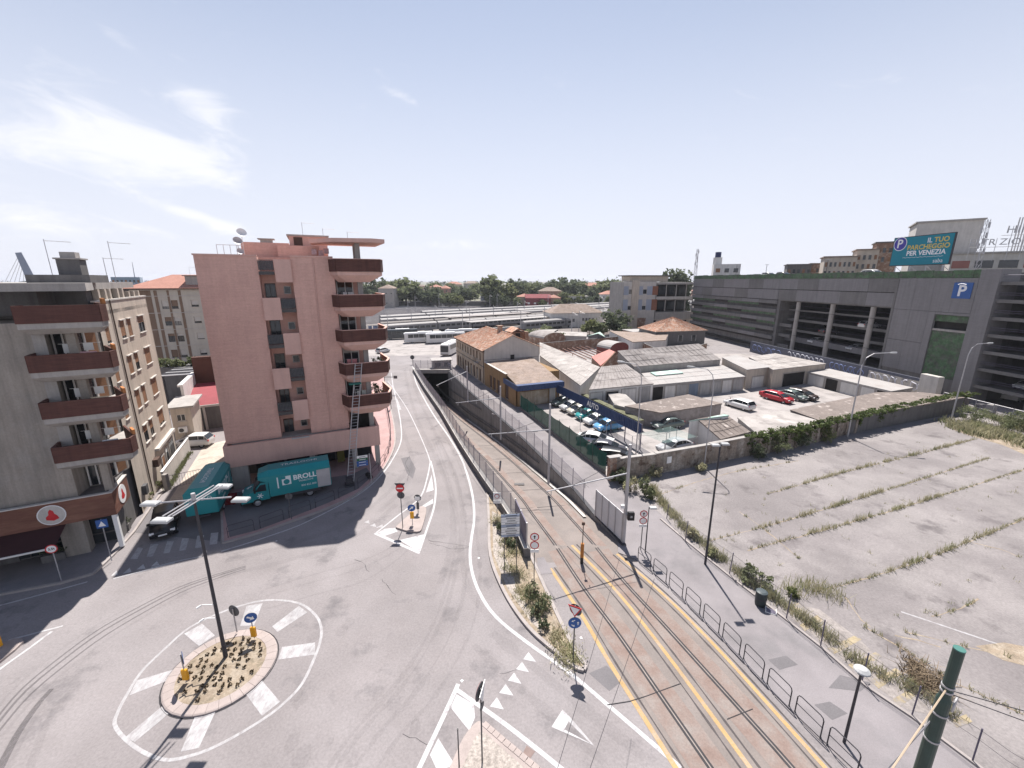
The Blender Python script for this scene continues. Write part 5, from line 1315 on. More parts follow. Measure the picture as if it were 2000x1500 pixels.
def vault(name, label, pl, pr, Yd, rise, roofm, endm):
    """barrel-vaulted shed between two ground picks, running back Yd metres"""
    A = Vector(g(*pl)); B = Vector(g(*pr)); d = (B-A); L = d.length; fr = Fr(A[:2], atan2(d.y,d.x)); zb = A.z
    t = thing(name, label, 'shed', fr.w(0,0), fr.a); N = 10
    arc = [(L/2-L/2*cos(pi*i/N), zb+rise*sin(pi*i/N)) for i in range(N+1)]
    m = MB()
    for (x0,z0),(x1,z1) in zip(arc,arc[1:]): m.quad((x0,0,z0),(x1,0,z1),(x1,Yd,z1),(x0,Yd,z0))
    m.build('roof', roofm, t, smooth=True)
    m = MB(); m.poly([(x,.02,z) for x, z in arc]); m.poly([(x,Yd-.02,z) for x, z in arc]); m.box(0,L,.03,Yd-.03,0,zb-.003); m.build('wall', endm, t)
    return t
vault('vaulted_shed','brown vaulted shed behind the compound wall',(1062,662,2.2),(1104,658,2.2),8,1.6,ETERND,BRICKW)
vault('vaulted_shed','white topped vaulted shed inside the compound',(1192,682,2.4),(1228,678,2.4),5,1.5,ETERNW,mat('dark red end wall',(.16,.05,.045),.9,.1,1))
shed('gable_house','shed with pale mint gable roof behind the compound',[(1148,656,3),(1168,651,4.2),(1182,658,3),(1172,648,3.2)],CONCD,MINT)
shed('annexe_building','long low building with white lower wall and brown roof',[(1236,668,3.2),(1300,664,3.2),(1306,652,3.4),(1190,646,3.4)],WHITEW,TILEB)
# brick house ruins and the hipped terracotta house
F_ = Fr(g(1236,668)[:2], radians(14))
hb = house('brick_house','low brick building with pale lean-to roof before the hipped house','building',F_,17,7,3.0,BRICKW,ETERNW,'flat',0,.2,wins=((6,7,1.0,2.2),(9,10,1.0,2.2),(12,15,.2,2.4)))
HF = Fr(g(1278,676)[:2], radians(12))
apex_house = thing('hipped_house','grey house with hipped terracotta roof in front of the car park','house',HF.w(0,0),HF.a)
L_, D_, E_ = 17.5, 11.0, 4.2
m = MB(); m.box(.5,L_-.5,.5,D_-.5,0,E_); m.build('wall', GREYP2, apex_house)
for x in (3,8,12.5):
    m = MB(); m.box(x,x+1.3,.42,.498,1.2,2.8); w = m.build('window', GLASS, apex_house); m = MB(); m.box(x-.1,x,.4,.498,1.1,2.9); m.box(x+1.3,x+1.4,.4,.498,1.1,2.9); m.build('frame', FRAMEW, w)
ap = (L_/2,D_/2,8.0)
for a, b_ in (((0,0),(L_,0)),((L_,0),(L_,D_)),((L_,D_),(0,D_)),((0,D_),(0,0))):
    tiled(apex_house,(*a,E_),(*b_,E_),(ap[0]+.01,ap[1],ap[2]),ap,34,TILE,amp=.08)
m = MB(); m.box(.2,L_-.2,.2,D_-.2,E_-.15,E_-.01); m.build('eaves', CONC, apex_house)
# graffiti wall below the car park
gw = thing('graffiti_wall','dark wall with blue and white graffiti below the car park','wall',CP.w(66,-4),CP.a)
m = MB(); m.box(-24,22.5,-.15,.15,0,2.9); m.build('wall_body', mat('dark blue grey wall', (.105,.11,.14), .9, .15, .6, streak=.2), gw)
m = MB(); m.box(11.5,22.5,-.18,-.152,.3,2.4); m.build('pale_panel', mat('pale painted panel', (.42,.39,.35), .9, .2, 1.2, col2=(.25,.24,.25), csc=.9, cth=(.5,.6)), gw)
rg = random.Random(5)
def squiggle(par, x0, x1, z0, z1, n, mat_, y=-.165):
    for i in range(n):
        cx_ = x0+(x1-x0)*(i+.5)/n; pts = []; w = (x1-x0)/n*.55; ph = rg.uniform(0,6)
        for k in range(14):
            a = k/13*rg.uniform(4.2,6.2)+ph; pts.append((cx_+w*cos(a)*(1-.02*k), y, (z0+z1)/2+(z1-z0)/2*sin(a*.97)*.95))
        m = MB(); m.tube(pts,.085,4); m.build('graffiti_letter', mat_, par)
squiggle(gw,-10,1,.9,2.5,8,GRAFW); squiggle(gw,-23,-12,.7,2.2,6,GRAFB); squiggle(gw,2.5,10.5,.9,2.3,7,GRAFB); squiggle(gw,11.8,22,.7,2.2,8,GRAFW,-.2)
gp = thing('gate_pillar','pale rough concrete pillar at the end of the graffiti wall','pillar',CP.w(89.5,-5.2),CP.a)
m = MB(); m.box(-1.4,1.4,-.5,.5,0,4.1,.06); m.build('pillar_body', STONEW if False else CONCL, gp)
ff = thing('steel_fence','steel railing fence in front of the nearest parking decks','fence',CP.w(92,-5.6),CP.a)
for i in range(9):
    m = MB(); m.box(i*2.2,i*2.2+.08,-.04,.04,0,2.0); m.build('post', STEEL, ff)
m = MB(); m.tube([(0,0,1.95),(18,0,1.95)],.035,4); m.tube([(0,0,.9),(18,0,.9)],.03,4); m.build('rail', STEEL, ff)
m = MB(); m.quad((0,.02,.1),(18,.02,.1),(18,.02,1.9),(0,.02,1.9)); m.build('mesh_panel', MESHL, ff)
for lab, px, py, c in (('grey electrical cabinet by the weeds near the parking decks',1932,812,CONC),('small dark cabinet beside the grey electrical cabinet',1912,800,CONCD)):
    p = g(px,py); t = thing('utility_cabinet',lab,'cabinet',p[:2],.3)
    m = MB(); m.box(-.6,.6,-.35,.35,0,1.7 if c is CONC else .9,.04); m.build('cabinet_body', c, t)
    m = MB(); m.box(-.55,-.02,-.37,-.352,.1,1.5 if c is CONC else .75); m.box(.02,.55,-.37,-.352,.1,1.5 if c is CONC else .75); m.build('door', c, t)
# blue AUTO fascia on posts, dealer lot fences
AF0, AF1 = (7.0,63.6), (14.6,45.0); aF = Fr(AF0, atan2(AF1[1]-AF0[1], AF1[0]-AF0[0])); AL_ = hypot(AF1[0]-AF0[0],AF1[1]-AF0[1])
au = thing('sign_fascia','long blue corrugated fascia with white AUTO lettering over the car lot','sign',aF.w(0,0),aF.a)
m = MB(); nn_ = int(AL_/.16)
for i in range(nn_):
    x0, x1 = AL_*i/nn_, AL_*(i+1)/nn_; y0 = 0 if i % 2 else -.06
    m.quad((x0,y0,1.9),(x1,y0,1.9),(x1,y0,3.2),(x0,y0,3.2)); m.quad((x1,0,1.9),(x1,-.06,1.9),(x1,-.06,3.2),(x1,0,3.2))
m.box(0,AL_,.02,.1,1.95,3.15); m.build('sheet', BLUEM, au)
text('AUTO', 1.0, WHT, au, upM(10.4,-.1,2.6), bold=.02)
for i in range(8): m = MB(); m.box(AL_*i/7-.05,AL_*i/7+.05,.11,.2,0,3.1); m.build('post', STEELP, au)
ol = thing('cable_roof','dark mossy flat roof edge behind the blue fascia','roof',aF.w(10,2.6),aF.a)
m = MB(); m.box(-9,5.0,1.2,2.2,1.3,1.42); m.build('roof', mat('mossy roof edge',(.13,.13,.08),.95,.3,1.5), ol); m = MB(); m.box(-9,5.0,1.4,2.1,0,1.29); m.build('wall', CONCD, ol)
gf = thing('netting_fence','dark green netting fence between the tram path and the car lot','fence',(5,49.6))
G0, G1 = (1.3,60.6), (9.4,38.7)
ns = 9
for i in range(ns):
    a = (G0[0]+(G1[0]-G0[0])*i/ns, G0[1]+(G1[1]-G0[1])*i/ns); b_ = (G0[0]+(G1[0]-G0[0])*(i+1)/ns, G0[1]+(G1[1]-G0[1])*(i+1)/ns)
    m = MB(); sg = 8
    for k in range(sg):
        p = (a[0]+(b_[0]-a[0])*k/sg, a[1]+(b_[1]-a[1])*k/sg); q = (a[0]+(b_[0]-a[0])*(k+1)/sg, a[1]+(b_[1]-a[1])*(k+1)/sg)
        z0 = 2.35-.14*sin(pi*k/sg); z1 = 2.35-.14*sin(pi*(k+1)/sg); w0 = .05*sin(k*1.7+i); w1 = .05*sin((k+1)*1.7+i)
        m.quad((p[0]+w0,p[1],.05),(q[0]+w1,q[1],.05),(q[0],q[1],z1),(p[0],p[1],z0))
    m.build('netting', MESHG, gf, world=True)
    m = MB(); m.tube([(a[0],a[1],0),(a[0],a[1],2.55)],.035,5); m.build('post', GREENPOLE, gf, world=True)
m = MB(); m.seg((G0[0]-.05,G0[1]),(G1[0]-.05,G1[1]),.2,0,.35); m.build('footing', CONCD, gf, world=True)
sheet('dark_strip', [g(1082,785)[:2],g(1094,783)[:2],g(1272,885)[:2],g(1256,892)[:2]], .016, ASPHD)  # dark strip laid flat across the car lot
# old masonry wall along the lot, with stones showing
wallpts = [(9.7,37.6),(14.3,38.9),(20.8,41.3),(26.5,43.6)]
ow = thing('masonry_wall','old stained masonry wall along the near edge of the car lot','wall',(18,40))
for i, (p, q) in enumerate(zip(wallpts, wallpts[1:])):
    m = MB(); m.seg(p,q,.35,0,2.15+.05*i); m.build('wall_body', STONEW, ow, world=True)
    m = MB(); m.seg(p,q,.45,2.153+.05*i,2.22+.05*i); m.build('coping', CONC, ow, world=True)
m = MB(); m.obox((9.7,37.5),(.95,.3),.32,.32,0,2.45); m.build('end_pillar', BRICKW, ow, world=True)
m = MB(); m.obox((9.9,37.55),(.95,.3),.7,.3,2.45,2.52); m.build('pillar_cap', ETERNW, ow, world=True)
m = MB(); m.obox((15.9,39.25),(.94,.34),.28,.02,1.0,1.7); m.build('notice', WHITEP, ow, world=True)
iwp = [(26.5,43.6),(31.2,45.2),(42.0,50.0),(55.9,56.0),(70.0,61.8)]
iw = thing('masonry_wall','long ivy topped masonry wall between the lot and the garages','wall',(42,50))
for i, (p, q) in enumerate(zip(iwp, iwp[1:])):
    m = MB(); m.seg(p,q,.4,0,2.2); m.build('wall_body', STONEW, iw, world=True)
    nb = int(hypot(q[0]-p[0],q[1]-p[1])/3.5)
    for k in range(nb):
        t = (k+.5)/nb; c = (p[0]+(q[0]-p[0])*t, p[1]+(q[1]-p[1])*t); d = Vector((q[0]-p[0],q[1]-p[1])).normalized()
        m = MB(); m.obox((c[0]+d.y*.26,c[1]-d.x*.26),(d.x,d.y),.18,.1,0,1.9); m.build('buttress', STONEW, iw, world=True)

# cable frame over the dealer lot
cfm = thing('cable_frame','frame of thin posts and cables spanning the dealer lot','frame',(9,52))
P_ = [g(*p) for p in ((1133,838),(1183,868),(1232,900),(1196,826),(1247,858),(1298,893),(1318,880))]
for p in P_: m = MB(); m.tube([(p[0],p[1],0),(p[0],p[1],2.9)],.035,5); m.build('post', STEEL, cfm, world=True)
for a, b in ((0,1),(1,2),(3,4),(4,5),(0,3),(1,4),(2,5),(5,6)):
    m = MB(); m.tube([(P_[a][0],P_[a][1],2.85),((P_[a][0]+P_[b][0])/2,(P_[a][1]+P_[b][1])/2,2.72),(P_[b][0],P_[b][1],2.85)],.014,4); m.build('cable', STEELD, cfm, world=True)
nt_ = thing('shade_net','pale green shade net stretched over the silver car beside the wall','net',(17,46)); c4 = [(14.2,43.8,2.5),(18.4,46.0,2.5),(20.2,42.9,2.45),(16.0,41.0,2.45)]
m = MB(); N_ = 6
for i in range(N_):
    for j in range(N_):
        def bp(u, v): 
            a = Vector(c4[0]).lerp(Vector(c4[1]),u); b = Vector(c4[3]).lerp(Vector(c4[2]),u); q = a.lerp(b,v); q.z -= .35*sin(pi*u)*sin(pi*v); return q
        m.quad(bp(i/N_,j/N_),bp((i+1)/N_,j/N_),bp((i+1)/N_,(j+1)/N_),bp(i/N_,(j+1)/N_))
m.build('net', mat('pale green net',(.16,.24,.22),.8,.15,1,alpha=.3), nt_, world=True)
for c in c4: m = MB(); m.tube([(c[0],c[1],0),(c[0],c[1],c[2])],.04,5); m.build('post', STEEL, nt_, world=True)

vn = thing('net_screen','green net screen in front of the dealer row','net',(8.5,54)); A_ = Vector(g(1092,790)); B_ = Vector(g(1206,852))
for i in range(6):
    a = A_.lerp(B_,i/6); b = A_.lerp(B_,(i+1)/6); m = MB(); m.quad(a,b,b+Vector((0,0,1.7)),a+Vector((0,0,1.7))); m.build('net', mat('veil green net',(.05,.13,.11),.8,.15,1,alpha=.26), vn, world=True)
    m = MB(); m.tube([tuple(a),tuple(a+Vector((0,0,1.75)))],.03,5); m.build('post', STEEL, vn, world=True)
# ================================================================ FOLIAGE PROTOTYPES
def leaf_cloud(seed, n, rx, ry, rz, clumps, leaf, flat=0.0, hollow=.55, zc=0.0):
    r = np.random.RandomState(seed)
    d = r.normal(size=(clumps,3)); d /= np.linalg.norm(d,axis=1)[:,None]
    rad = hollow+(1-hollow)*r.rand(clumps)
    cc = d*rad[:,None]; cc[:,2] = np.where(cc[:,2] < -.55, -.55+.2*r.rand(clumps), cc[:,2])
    cs = .16+.2*r.rand(clumps)
    idx = r.randint(0,clumps,n)
    p = cc[idx]+r.normal(size=(n,3))*cs[idx][:,None]*.62
    p *= np.array([rx,ry,rz]); p[:,2] += zc
    a = r.normal(size=(n,3)); a /= np.linalg.norm(a,axis=1)[:,None]
    b = np.cross(a, r.normal(size=(n,3))); b /= np.linalg.norm(b,axis=1)[:,None]
    s = leaf*(.55+.9*r.rand(n))[:,None]
    V = np.stack([p-a*s*.5-b*s*.28, p+a*s*.1-b*s*.42, p+a*s*.62, p+a*s*.05+b*s*.42],1).reshape(-1,3)
    return V
def leaf_mesh(name, V, m_):
    n = len(V)//4; me = bpy.data.meshes.new(name)
    me.vertices.add(len(V)); me.vertices.foreach_set('co', V.astype(np.float32).ravel())
    me.loops.add(4*n); me.loops.foreach_set('vertex_index', np.arange(4*n,dtype=np.int32))
    me.polygons.add(n); me.polygons.foreach_set('loop_start', np.arange(0,4*n,4,dtype=np.int32))
    me.materials.append(m_); me.update(calc_edges=True); return me
CROWN = {}
for k, (n, rx, rz, cl, lf) in {'round':(1500,.5,.46,34,.12),'tall':(1400,.34,.5,30,.11),'wide':(1600,.62,.40,40,.12),'cypress':(1000,.16,.5,26,.08)}.items():
    for mk, mm in (('m',LEAF),('d',LEAFD),('l',LEAFL)):
        CROWN[k,mk] = leaf_mesh('crown', leaf_cloud(hash(k)%1 + len(k)*7 + ord(mk), n, rx, rx, rz, cl, lf), mm)
tk = MB(); tk.tube([(0,0,0),(.02,0,.3),(0,.02,.7)],[.03,.024,.012],6)
for a in range(5):
    c_, s_ = cos(a*1.26), sin(a*1.26); tk.tube([(0,0,.28+.06*a),(.14*c_,.14*s_,.5+.05*a),(.26*c_,.26*s_,.66+.04*a)],[.014,.009,.004],4)
TRUNK = tk.mesh('trunk',[BARK])
def tree(label, loc, h, k='round', mk='m', w=1.0, name='tree', group='trees beyond the railway', rz=None, cat='tree'):
    t = thing(name,label,cat,loc,rz if rz is not None else random.uniform(0,6),group)
    link('trunk', TRUNK, t, scale=(h,h,h)); link('crown', CROWN[k,mk], t, (0,0,h*(.56 if k != 'cypress' else .5)), scale=(h*w,h*w,h*(.88 if k != 'cypress' else 1.0)))
    return t
def bush(label, loc, r, h, mk, seed, n=700, leaf=.12, name='bush', group=None, cat='bush'):
    t = thing(name,label,cat,loc,0,group)
    me = leaf_mesh('foliage', leaf_cloud(seed,n,r,r,h*.55,14,leaf,zc=h*.5), {'m':LEAF,'d':LEAFD,'l':LEAFL,'i':IVY,'w':GRNG,'y':DRYG}[mk]); link('foliage', me, t)
    m = MB()
    for i in range(6): a = i*1.05; m.tube([(0,0,0),(r*.35*cos(a),r*.35*sin(a),h*.45),(r*.6*cos(a),r*.6*sin(a),h*.8)],[.025,.015,.006],4)
    m.build('stems', BARK, t); return t
# ================================================================ TOWN BEHIND
def bdepth(px, Y, z=0.0):
    """ground point straight below the photo column px at depth Y"""
    dep = Y*cos(PITCH)+(CAM_H-z)*sin(PITCH)
    return ((px-1000)/FPX*dep, Y)
def block(name, label, px0, px1, pytop, Y, D, wallm, roofm, roof='flat', rh=2.0, rows=3, cols=5, cat='house', group=None, ang=0.0, win=(.9,1.2), winm=GLASS, over=.4):
    A = bdepth(px0, Y, 15); B = bdepth(px1, Y, 15); Ht = gd((px0+px1)/2, pytop, Y)[2]-(rh if roof in('hip','gable','gabley') else 0)
    Ht = max(Ht, 2.8)
    L = B[0]-A[0]; fr = Fr(A, ang); wins = []
    for r in range(rows):
        for c in range(cols):
            xc = L*(c+.5)/cols; z0 = Ht*(r+.38)/rows
            if xc-win[0]/2 < .1 or z0+win[1] > Ht-.1: continue
            wins.append((xc-win[0]/2, xc+win[0]/2, z0, z0+win[1]))
    return house(name,label,cat,fr,L,D,Ht,wallm,roofm,roof,rh,over,wins,group,winm)
ROSE = mat('rose wall',(.42,.25,.2),.9,.1,.2); BLUEW = mat('blue grey wall',(.30,.33,.40),.9,.1,.2); MAR = mat('maroon wall',(.20,.05,.055),.9,.1,.2); SAND = mat('sand wall',(.45,.38,.29),.9,.1,.2)
block('grand_house','blue grey mansard block among the trees beyond the tracks',938,985,551,330,16,BLUEW,GREYP2,'hip',2.5,4,7,'building',win=(1.3,1.6))
block('grand_house','white fronted building with attic windows next to the mansard block',962,1003,553,318,14,CONCL,GREYP2,'hip',3,4,6,'building',win=(1.2,1.7))
block('far_house','grey house with brown hipped roof left of the big tree',738,768,556,300,12,CONC,TILEB,'hip',2.5,2,3)
block('far_house','small pink house between the dark trees',858,876,558,330,12,ROSE,TILEF,'hip',2,3,2)
block('far_house','terracotta roofed house peeping over the trees at centre left',838,860,556,380,12,SAND,TILEF,'hip',2,2,3)
block('far_house','ochre house with pink roof right of the grand house',1010,1040,574,310,12,SAND,TILEF,'hip',2,2,3)
block('maroon_hall','long maroon hall with small white windows beyond the tracks',1027,1076,575,300,14,MAR,MAR,'gable',2.5,1,4,'hall',win=(1.6,1.2),winm=WHITEP)
block('far_house','low house with terracotta roof beside the maroon hall',1072,1096,576,305,12,ROSE,TILEF,'hip',2,1,2)
block('far_house','wide brick house with brown hipped roof behind the maroon hall',1054,1098,561,340,14,BRICKW,TILEB,'hip',3,2,4)
block('far_house','white low house with flat roof right of the brick house',1112,1150,579,310,10,WHITEW,CONC,'flat',0,1,3)
block('far_house','house with pale pink roof far right of the trees',1176,1212,568,320,12,WHITEW,TILEF,'hip',2.5,2,4)
block('far_house','distant red roofed house above the right trees',1138,1178,552,420,14,ROSE,TILEF,'hip',3,2,5)
block('far_house','tiny distant house with red roof left of centre',870,900,550,520,14,SAND,TILEF,'hip',3,2,4)
block('far_house','tiny distant grey house on the skyline',905,935,549,600,14,CONC,TILEB,'hip',3,2,4)
# white depot with brown hip roof, and the sheds around it
DF = Fr(bdepth(1077,172), radians(12))
dep = house('depot','white depot building with brown hipped roof beside the tracks','building',DF,22,12,6.0,WHITEW,TILEB,'hip',3.2,.5,wins=((9,10,2.2,3.6),(13.2,14.2,2.6,3.8),(14.6,15.6,2.6,3.8),(16,17,2.6,3.8),(17.4,18.4,2.6,3.8),(4.4,5.2,1.2,3.2)))
shed('low_roof','long pale carport roof in front of the depot',[(1078,654,2.6),(1146,657,2.6),(1146,649,2.8),(1088,647,2.8)],CONC,ETERN)
shed('low_roof','grey shelter roof left of the depot',[(1040,652,2.8),(1078,650,2.8),(1090,643,3.0),(1052,644,3.0)],CONCD,CONC)
# brown concrete building beside the car park
BF = Fr(bdepth(1213,158), radians(8))
bb_ = thing('concrete_building','stained concrete building with open upper decks left of the car park','building',BF.w(0,0),BF.a)
hol = [(2.0,3.4,14.0,15.6),(2.0,3.4,8.2,9.6),(7.6,9.0,14.0,15.6),(7.6,9.0,8.2,9.6),(9.6,13.6,2.4,4.2),(17.8,20.2,2.0,4.0),(21.0,26,1.2,4.2)]
m = MB(); m.wall((0,0,0),(1,0),(0,1),12.6,18.4,[h for h in hol if h[1] < 12.6],.2); m.build('wall', CONCL, bb_)
m = MB(); m.box(0,12.6,.25,14,0,18.3); m.build('wall_core', CONC, bb_)
for h in hol[:4]: winset(bb_,(0,0,0),(1,0),(0,1),*h,.2,None,0,FRAMED)
for z0, z1 in ((5.8,8.0),(12.0,13.6),(16.8,18.3)): 
    for x0, x1 in ((0,3.2),(5.9,12.6)): m = MB(); m.box(x0,x1,-.08,-.003,z0,z1); m.build('pale_band', CONCL, bb_)
for z0, z1 in ((8.0,12.0),(13.6,16.8)):
    for x0, x1 in ((.05,1.9),(9.1,11.2),(5.9,7.5)): m = MB(); m.box(x0,x1,-.05,-.004,z0,z1); m.build('grey_panel', BLUEW, bb_)
    m = MB(); m.box(11.2,13.4,-.06,.3,z0,z1); m.build('rust_panel', mat('rust brown panel',(.24,.1,.06),.85,.1,.6), bb_)
m = MB(); m.box(3.2,5.9,-.35,.2,0,19); m.build('stair_tower', BEIGE, bb_)
m = MB(); m.box(13.0,28.5,.2,14,4.6,7.2); m.box(13.0,28.5,6,14,0,18.0); m.box(13,28.5,1.2,14,11.6,12.2); m.box(13,28.5,.2,14,17.4,18.2); m.build('deck_slabs', CONC, bb_)
m = MB(); m.box(13,28.5,.1,.25,12.0,13.0); m.build('deck_parapet', CONCL, bb_)
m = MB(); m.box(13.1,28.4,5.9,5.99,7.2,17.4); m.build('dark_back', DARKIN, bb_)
for x in (13.2,17,21,25,28): m = MB(); m.box(x,x+.3,.8,1.1,7.2,17.4); m.build('column', CONC, bb_)
for x in (15,19,23): m = MB(); m.box(x,x+2.8,2.4,2.5,8.2,11); m.box(x,x+2.8,2.4,2.5,13.8,16.6); m.build('glazing', GLASS, bb_)
m = MB(); m.box(12.6,28.5,.25,6,0,4.6); m.build('wall', BEIGE, bb_)
for h in hol[4:]: m = MB(); m.box(h[0],h[1],.15,.249,h[2],h[3]); m.build('window', GLASS, bb_)
m = MB(); m.box(6,9.4,-.06,-.003,.1,5.2); m.build('brick_panel', BRICKW, bb_)
m = MB(); m.box(2.6,17.5,1,9,18.4,20.4); m.build('penthouse', BEIGE, bb_)
m = MB(); m.box(1.6,18.8,.2,10,20.4,20.75); m.build('penthouse_roof', CONCD, bb_)
# blocks behind the car park
def plainblock(name, label, px0, px1, pytop, Y, D, m_, rows=0, cols=0, cap=None, z0=0):
    A = bdepth(px0,Y,20); an_ = -atan2(A[0],A[1])*.85; L = Fr(A,an_).front(px1,520)[0]; Ht = gd((px0+px1)/2,pytop,Y)[2]
    t = thing(name,label,'building',(*A,0),an_); m = MB(); m.box(0,L,0,D,z0,Ht); m.build('wall', m_, t)
    for r in range(rows):
        for c in range(cols):
            x = L*(c+.25)/cols; z = Ht-1.2-(r+1)*2.9
            mm = MB(); mm.box(x,x+L/cols*.5,-.06,-.003,z+1.0,z+2.5); w = mm.build('window', GLASS if (r+c) % 3 else SHUT, t)
            mm = MB(); mm.box(x-.08,x+L/cols*.5+.08,-.14,-.062,z+.9,z+1.0); mm.build('sill', CONCL, w)
    if cap: mm = MB(); mm.box(-.4,L+.4,-.4,D+.4,Ht+.003,Ht+.4); mm.build('roof', cap, t)
    return t
plainblock('roof_house','low beige flats on the skyline behind the car park roof',1605,1672,503,150,12,BEIGE,2,7,TILEB)
plainblock('roof_house','stepped beige attic block left of the billboard',1665,1712,489,148,12,BEIGE,2,4,TILEB)
plainblock('roof_house','brown balconied attic behind the billboard edge',1700,1750,475,146,10,BRICKW,2,4,CONCD)
plainblock('roof_house','dark low roofs at the far end of the car park skyline',1535,1585,518,170,12,CONCD,1,5,CONCD)
plainblock('roof_house','small brown gabled roof group on the skyline',1580,1612,516,168,12,BRICKW,1,3,TILEB)
plainblock('water_tower_block','white cube building on the car park skyline',1392,1447,516,170,10,WHITEW,1,3)
wt = thing('roof_tank','dark blue roof tank on the white cube building','tank',gd(1402,506,172)[:3]); m = MB(); m.box(-1.3,1.3,-1,1,-2,.6); m.build('tank_base', WHITEW, wt); m = MB(); m.cyl((0,0,.6),(0,0,2.6),1.1,1.1,14); m.build('tank_body', mat('dark blue tank',(.02,.03,.1),.5), wt)
tall = plainblock('office_slab','tall grey windowless slab behind the billboard',1770,1900,436,125,14,CONCL,0,0,CONC)
m = MB(); Ht_ = gd(1835,436,125)[2]
for i in range(5): m.box(19-i*.0+i*.5,19.2+i*.5,-.3,-.003,18,Ht_)
m.build('pipe', STEEL, tall)
terr = plainblock('office_terrace','pale terraced office block with red panels behind the parking decks',1850,2080,497,110,14,CONCL,0,0,CONC)
for r in range(3):
    for c in range(9):
        mm = MB(); z = gd(1950,497,110)[2]-3.4-r*3.2; mm.box(c*4+.3,c*4+3.4,-.08,-.003,z,z+1.8); mm.build('window', GLASS if c % 3 else mat('faded red panel',(.3,.13,.11),.8,.1,.5), terr)
tl_ = gd(1897,472,100)
sl = thing('roof_lettering','weathered rooftop letters standing on the terraced office block','sign',tl_,-.62)
text('ELTR ZIONE', 1.9, STEEL, sl, upM(4.9,0,-.3,0), extrude=.08)
text('HIII', 2.2, STEEL, sl, upM(6.6,0,2.2,0), extrude=.08)
m = MB()
for x in (0,2,4,6,8,9.5): m.tube([(x,.3,-4.2),(x,.3,3.0 if x > 4 else .6)],.05,4)
m.tube([(0,.3,-1.3),(9.5,.3,-1.3)],.05,4); m.tube([(4.5,.3,1.1),(9.5,.3,1.1)],.05,4); m.build('frame', STEEL, sl)
# left skyline: leaning pylon with stays, glass block, mast
pA = gd(66,556,420); pB = gd(36,494,420); py_ = thing('bridge_pylon','leaning concrete bridge pylon with stay cables on the left skyline','bridge',pA)
d = Vector(pB)-Vector(pA); base = Vector((-d.x*.6,0,-(pA[2])))
m = MB(); m.tube([tuple(Vector((-d.x*.35,0,-pA[2]*1.0))),(0,0,0),tuple(d)],[5,4.6,3.0],4); m.build('pylon', mat('haze blue pylon concrete',(.22,.24,.32),.8,.1,.05), py_)  # bluish cast of distant haze is mixed into the concrete colour
m = MB()
for i in range(7): m.tube([tuple(d*(.95-.08*i)),(-60+i*6,20,-pA[2]+6)],.18,3)
m.build('stay_cables', STEEL, py_)
plainblock('glass_office','blue grey glass office block on the left skyline',216,268,541,240,18,mat('blue glass facade',(.2,.27,.34),.3,.1,.1),2,7)
cm_ = thing('crane_mast','thin white mast on the left skyline','mast',gd(263,545,260)); m = MB(); a_ = gd(258,512,260); b0 = gd(263,545,260); m.tube([(0,0,-6),(a_[0]-b0[0],0,a_[2]-b0[2])],[.5,.15],4); m.build('mast', STEEL, cm_)
# hedge below the cream block
hd = thing('hedge','green clipped hedge in front of the cream block','hedge',gd(365,745,66)[:2]); V = np.concatenate([leaf_cloud(200+i,420,1.1,.8,.75,10,.3)+np.array([-4+i*1.35,i*.45,5.9]) for i in range(8)]); link('foliage', leaf_mesh('foliage',V,LEAF), hd)
m = MB(); m.box(-4.5,6.4,-.4,4,0,5.4); m.build('planter_wall', CONCD, hd)

# ================================================================ RAILWAY
TRW = mat('pale train roof',(.33,.31,.3),.6,.1,.1,streak=0); TRS = mat('train side',(.2,.2,.21),.5,.1,.2); TRG = mat('grey brown train roof',(.17,.15,.14),.7,.12,.1)
A_ = Vector(g(742,617,3.9)); B_ = Vector(g(1075,600,3.9)); tdir = (B_-A_); tdir.z = 0; TA = atan2(tdir.y,tdir.x)
def train(label, P, n, roofm, sidem=TRS, back=0, clen=22, group='trains stabled in the yard'):
    p = g(*P,3.9); t = thing('train',label,'train',(p[0],p[1],0),TA,group)
    cm = MB(); prof = [(-1.4,.9),(-1.45,2.4),(-1.35,3.3),(-.9,3.75),(0,3.9),(.9,3.75),(1.35,3.3),(1.45,2.4),(1.4,.9)]
    return t, prof
SIDE = {}
def carriage_meshes(roofm, sidem, clen=22.0):
    k = (roofm.name, sidem.name)
    if k in SIDE: return SIDE[k]
    s = MB(); s.box(0,clen-.6,-1.4,1.4,.9,3.0); s = s.mesh('carriage',[sidem])
    r = MB(); prof = [(-1.42,3.0),(-1.3,3.45),(-.8,3.8),(0,3.92),(.8,3.8),(1.3,3.45),(1.42,3.0)]
    for a, b in zip(prof, prof[1:]): r.quad((0,a[0],a[1]),(clen-.6,a[0],a[1]),(clen-.6,b[0],b[1]),(0,b[0],b[1]))
    r.poly([(0,y,z) for y, z in prof]); r.poly([(clen-.6,y,z) for y, z in prof]); r = r.mesh('roof',[roofm])
    w = MB()
    for i in range(9): w.box(1+i*2.25,2.7+i*2.25,-1.44,-1.401,1.9,2.7)
    w = w.mesh('windows',[GLASS])
    b = MB()
    for x in (2.5,clen-3.5): b.box(x-1.2,x+1.2,-1.2,1.2,.15,.88)
    b = b.mesh('bogies',[STEELD])
    SIDE[k] = (s,r,w,b); return SIDE[k]
def mk_train(label, px, py, n, roofm=TRW, sidem=TRS):
    p = g(px,py,3.9); t = thing('train',label,'train',(p[0],p[1],0),TA,'trains stabled in the yard')
    S = carriage_meshes(roofm,sidem)
    for i in range(n):
        c = link('carriage', S[0], t, (i*22,0,0)); link('roof', S[1], c); link('window_band', S[2], c); link('bogies', S[3], c)
    return t
mk_train('pale roofed train farthest back in the yard, above the others',823,607,12,TRW)
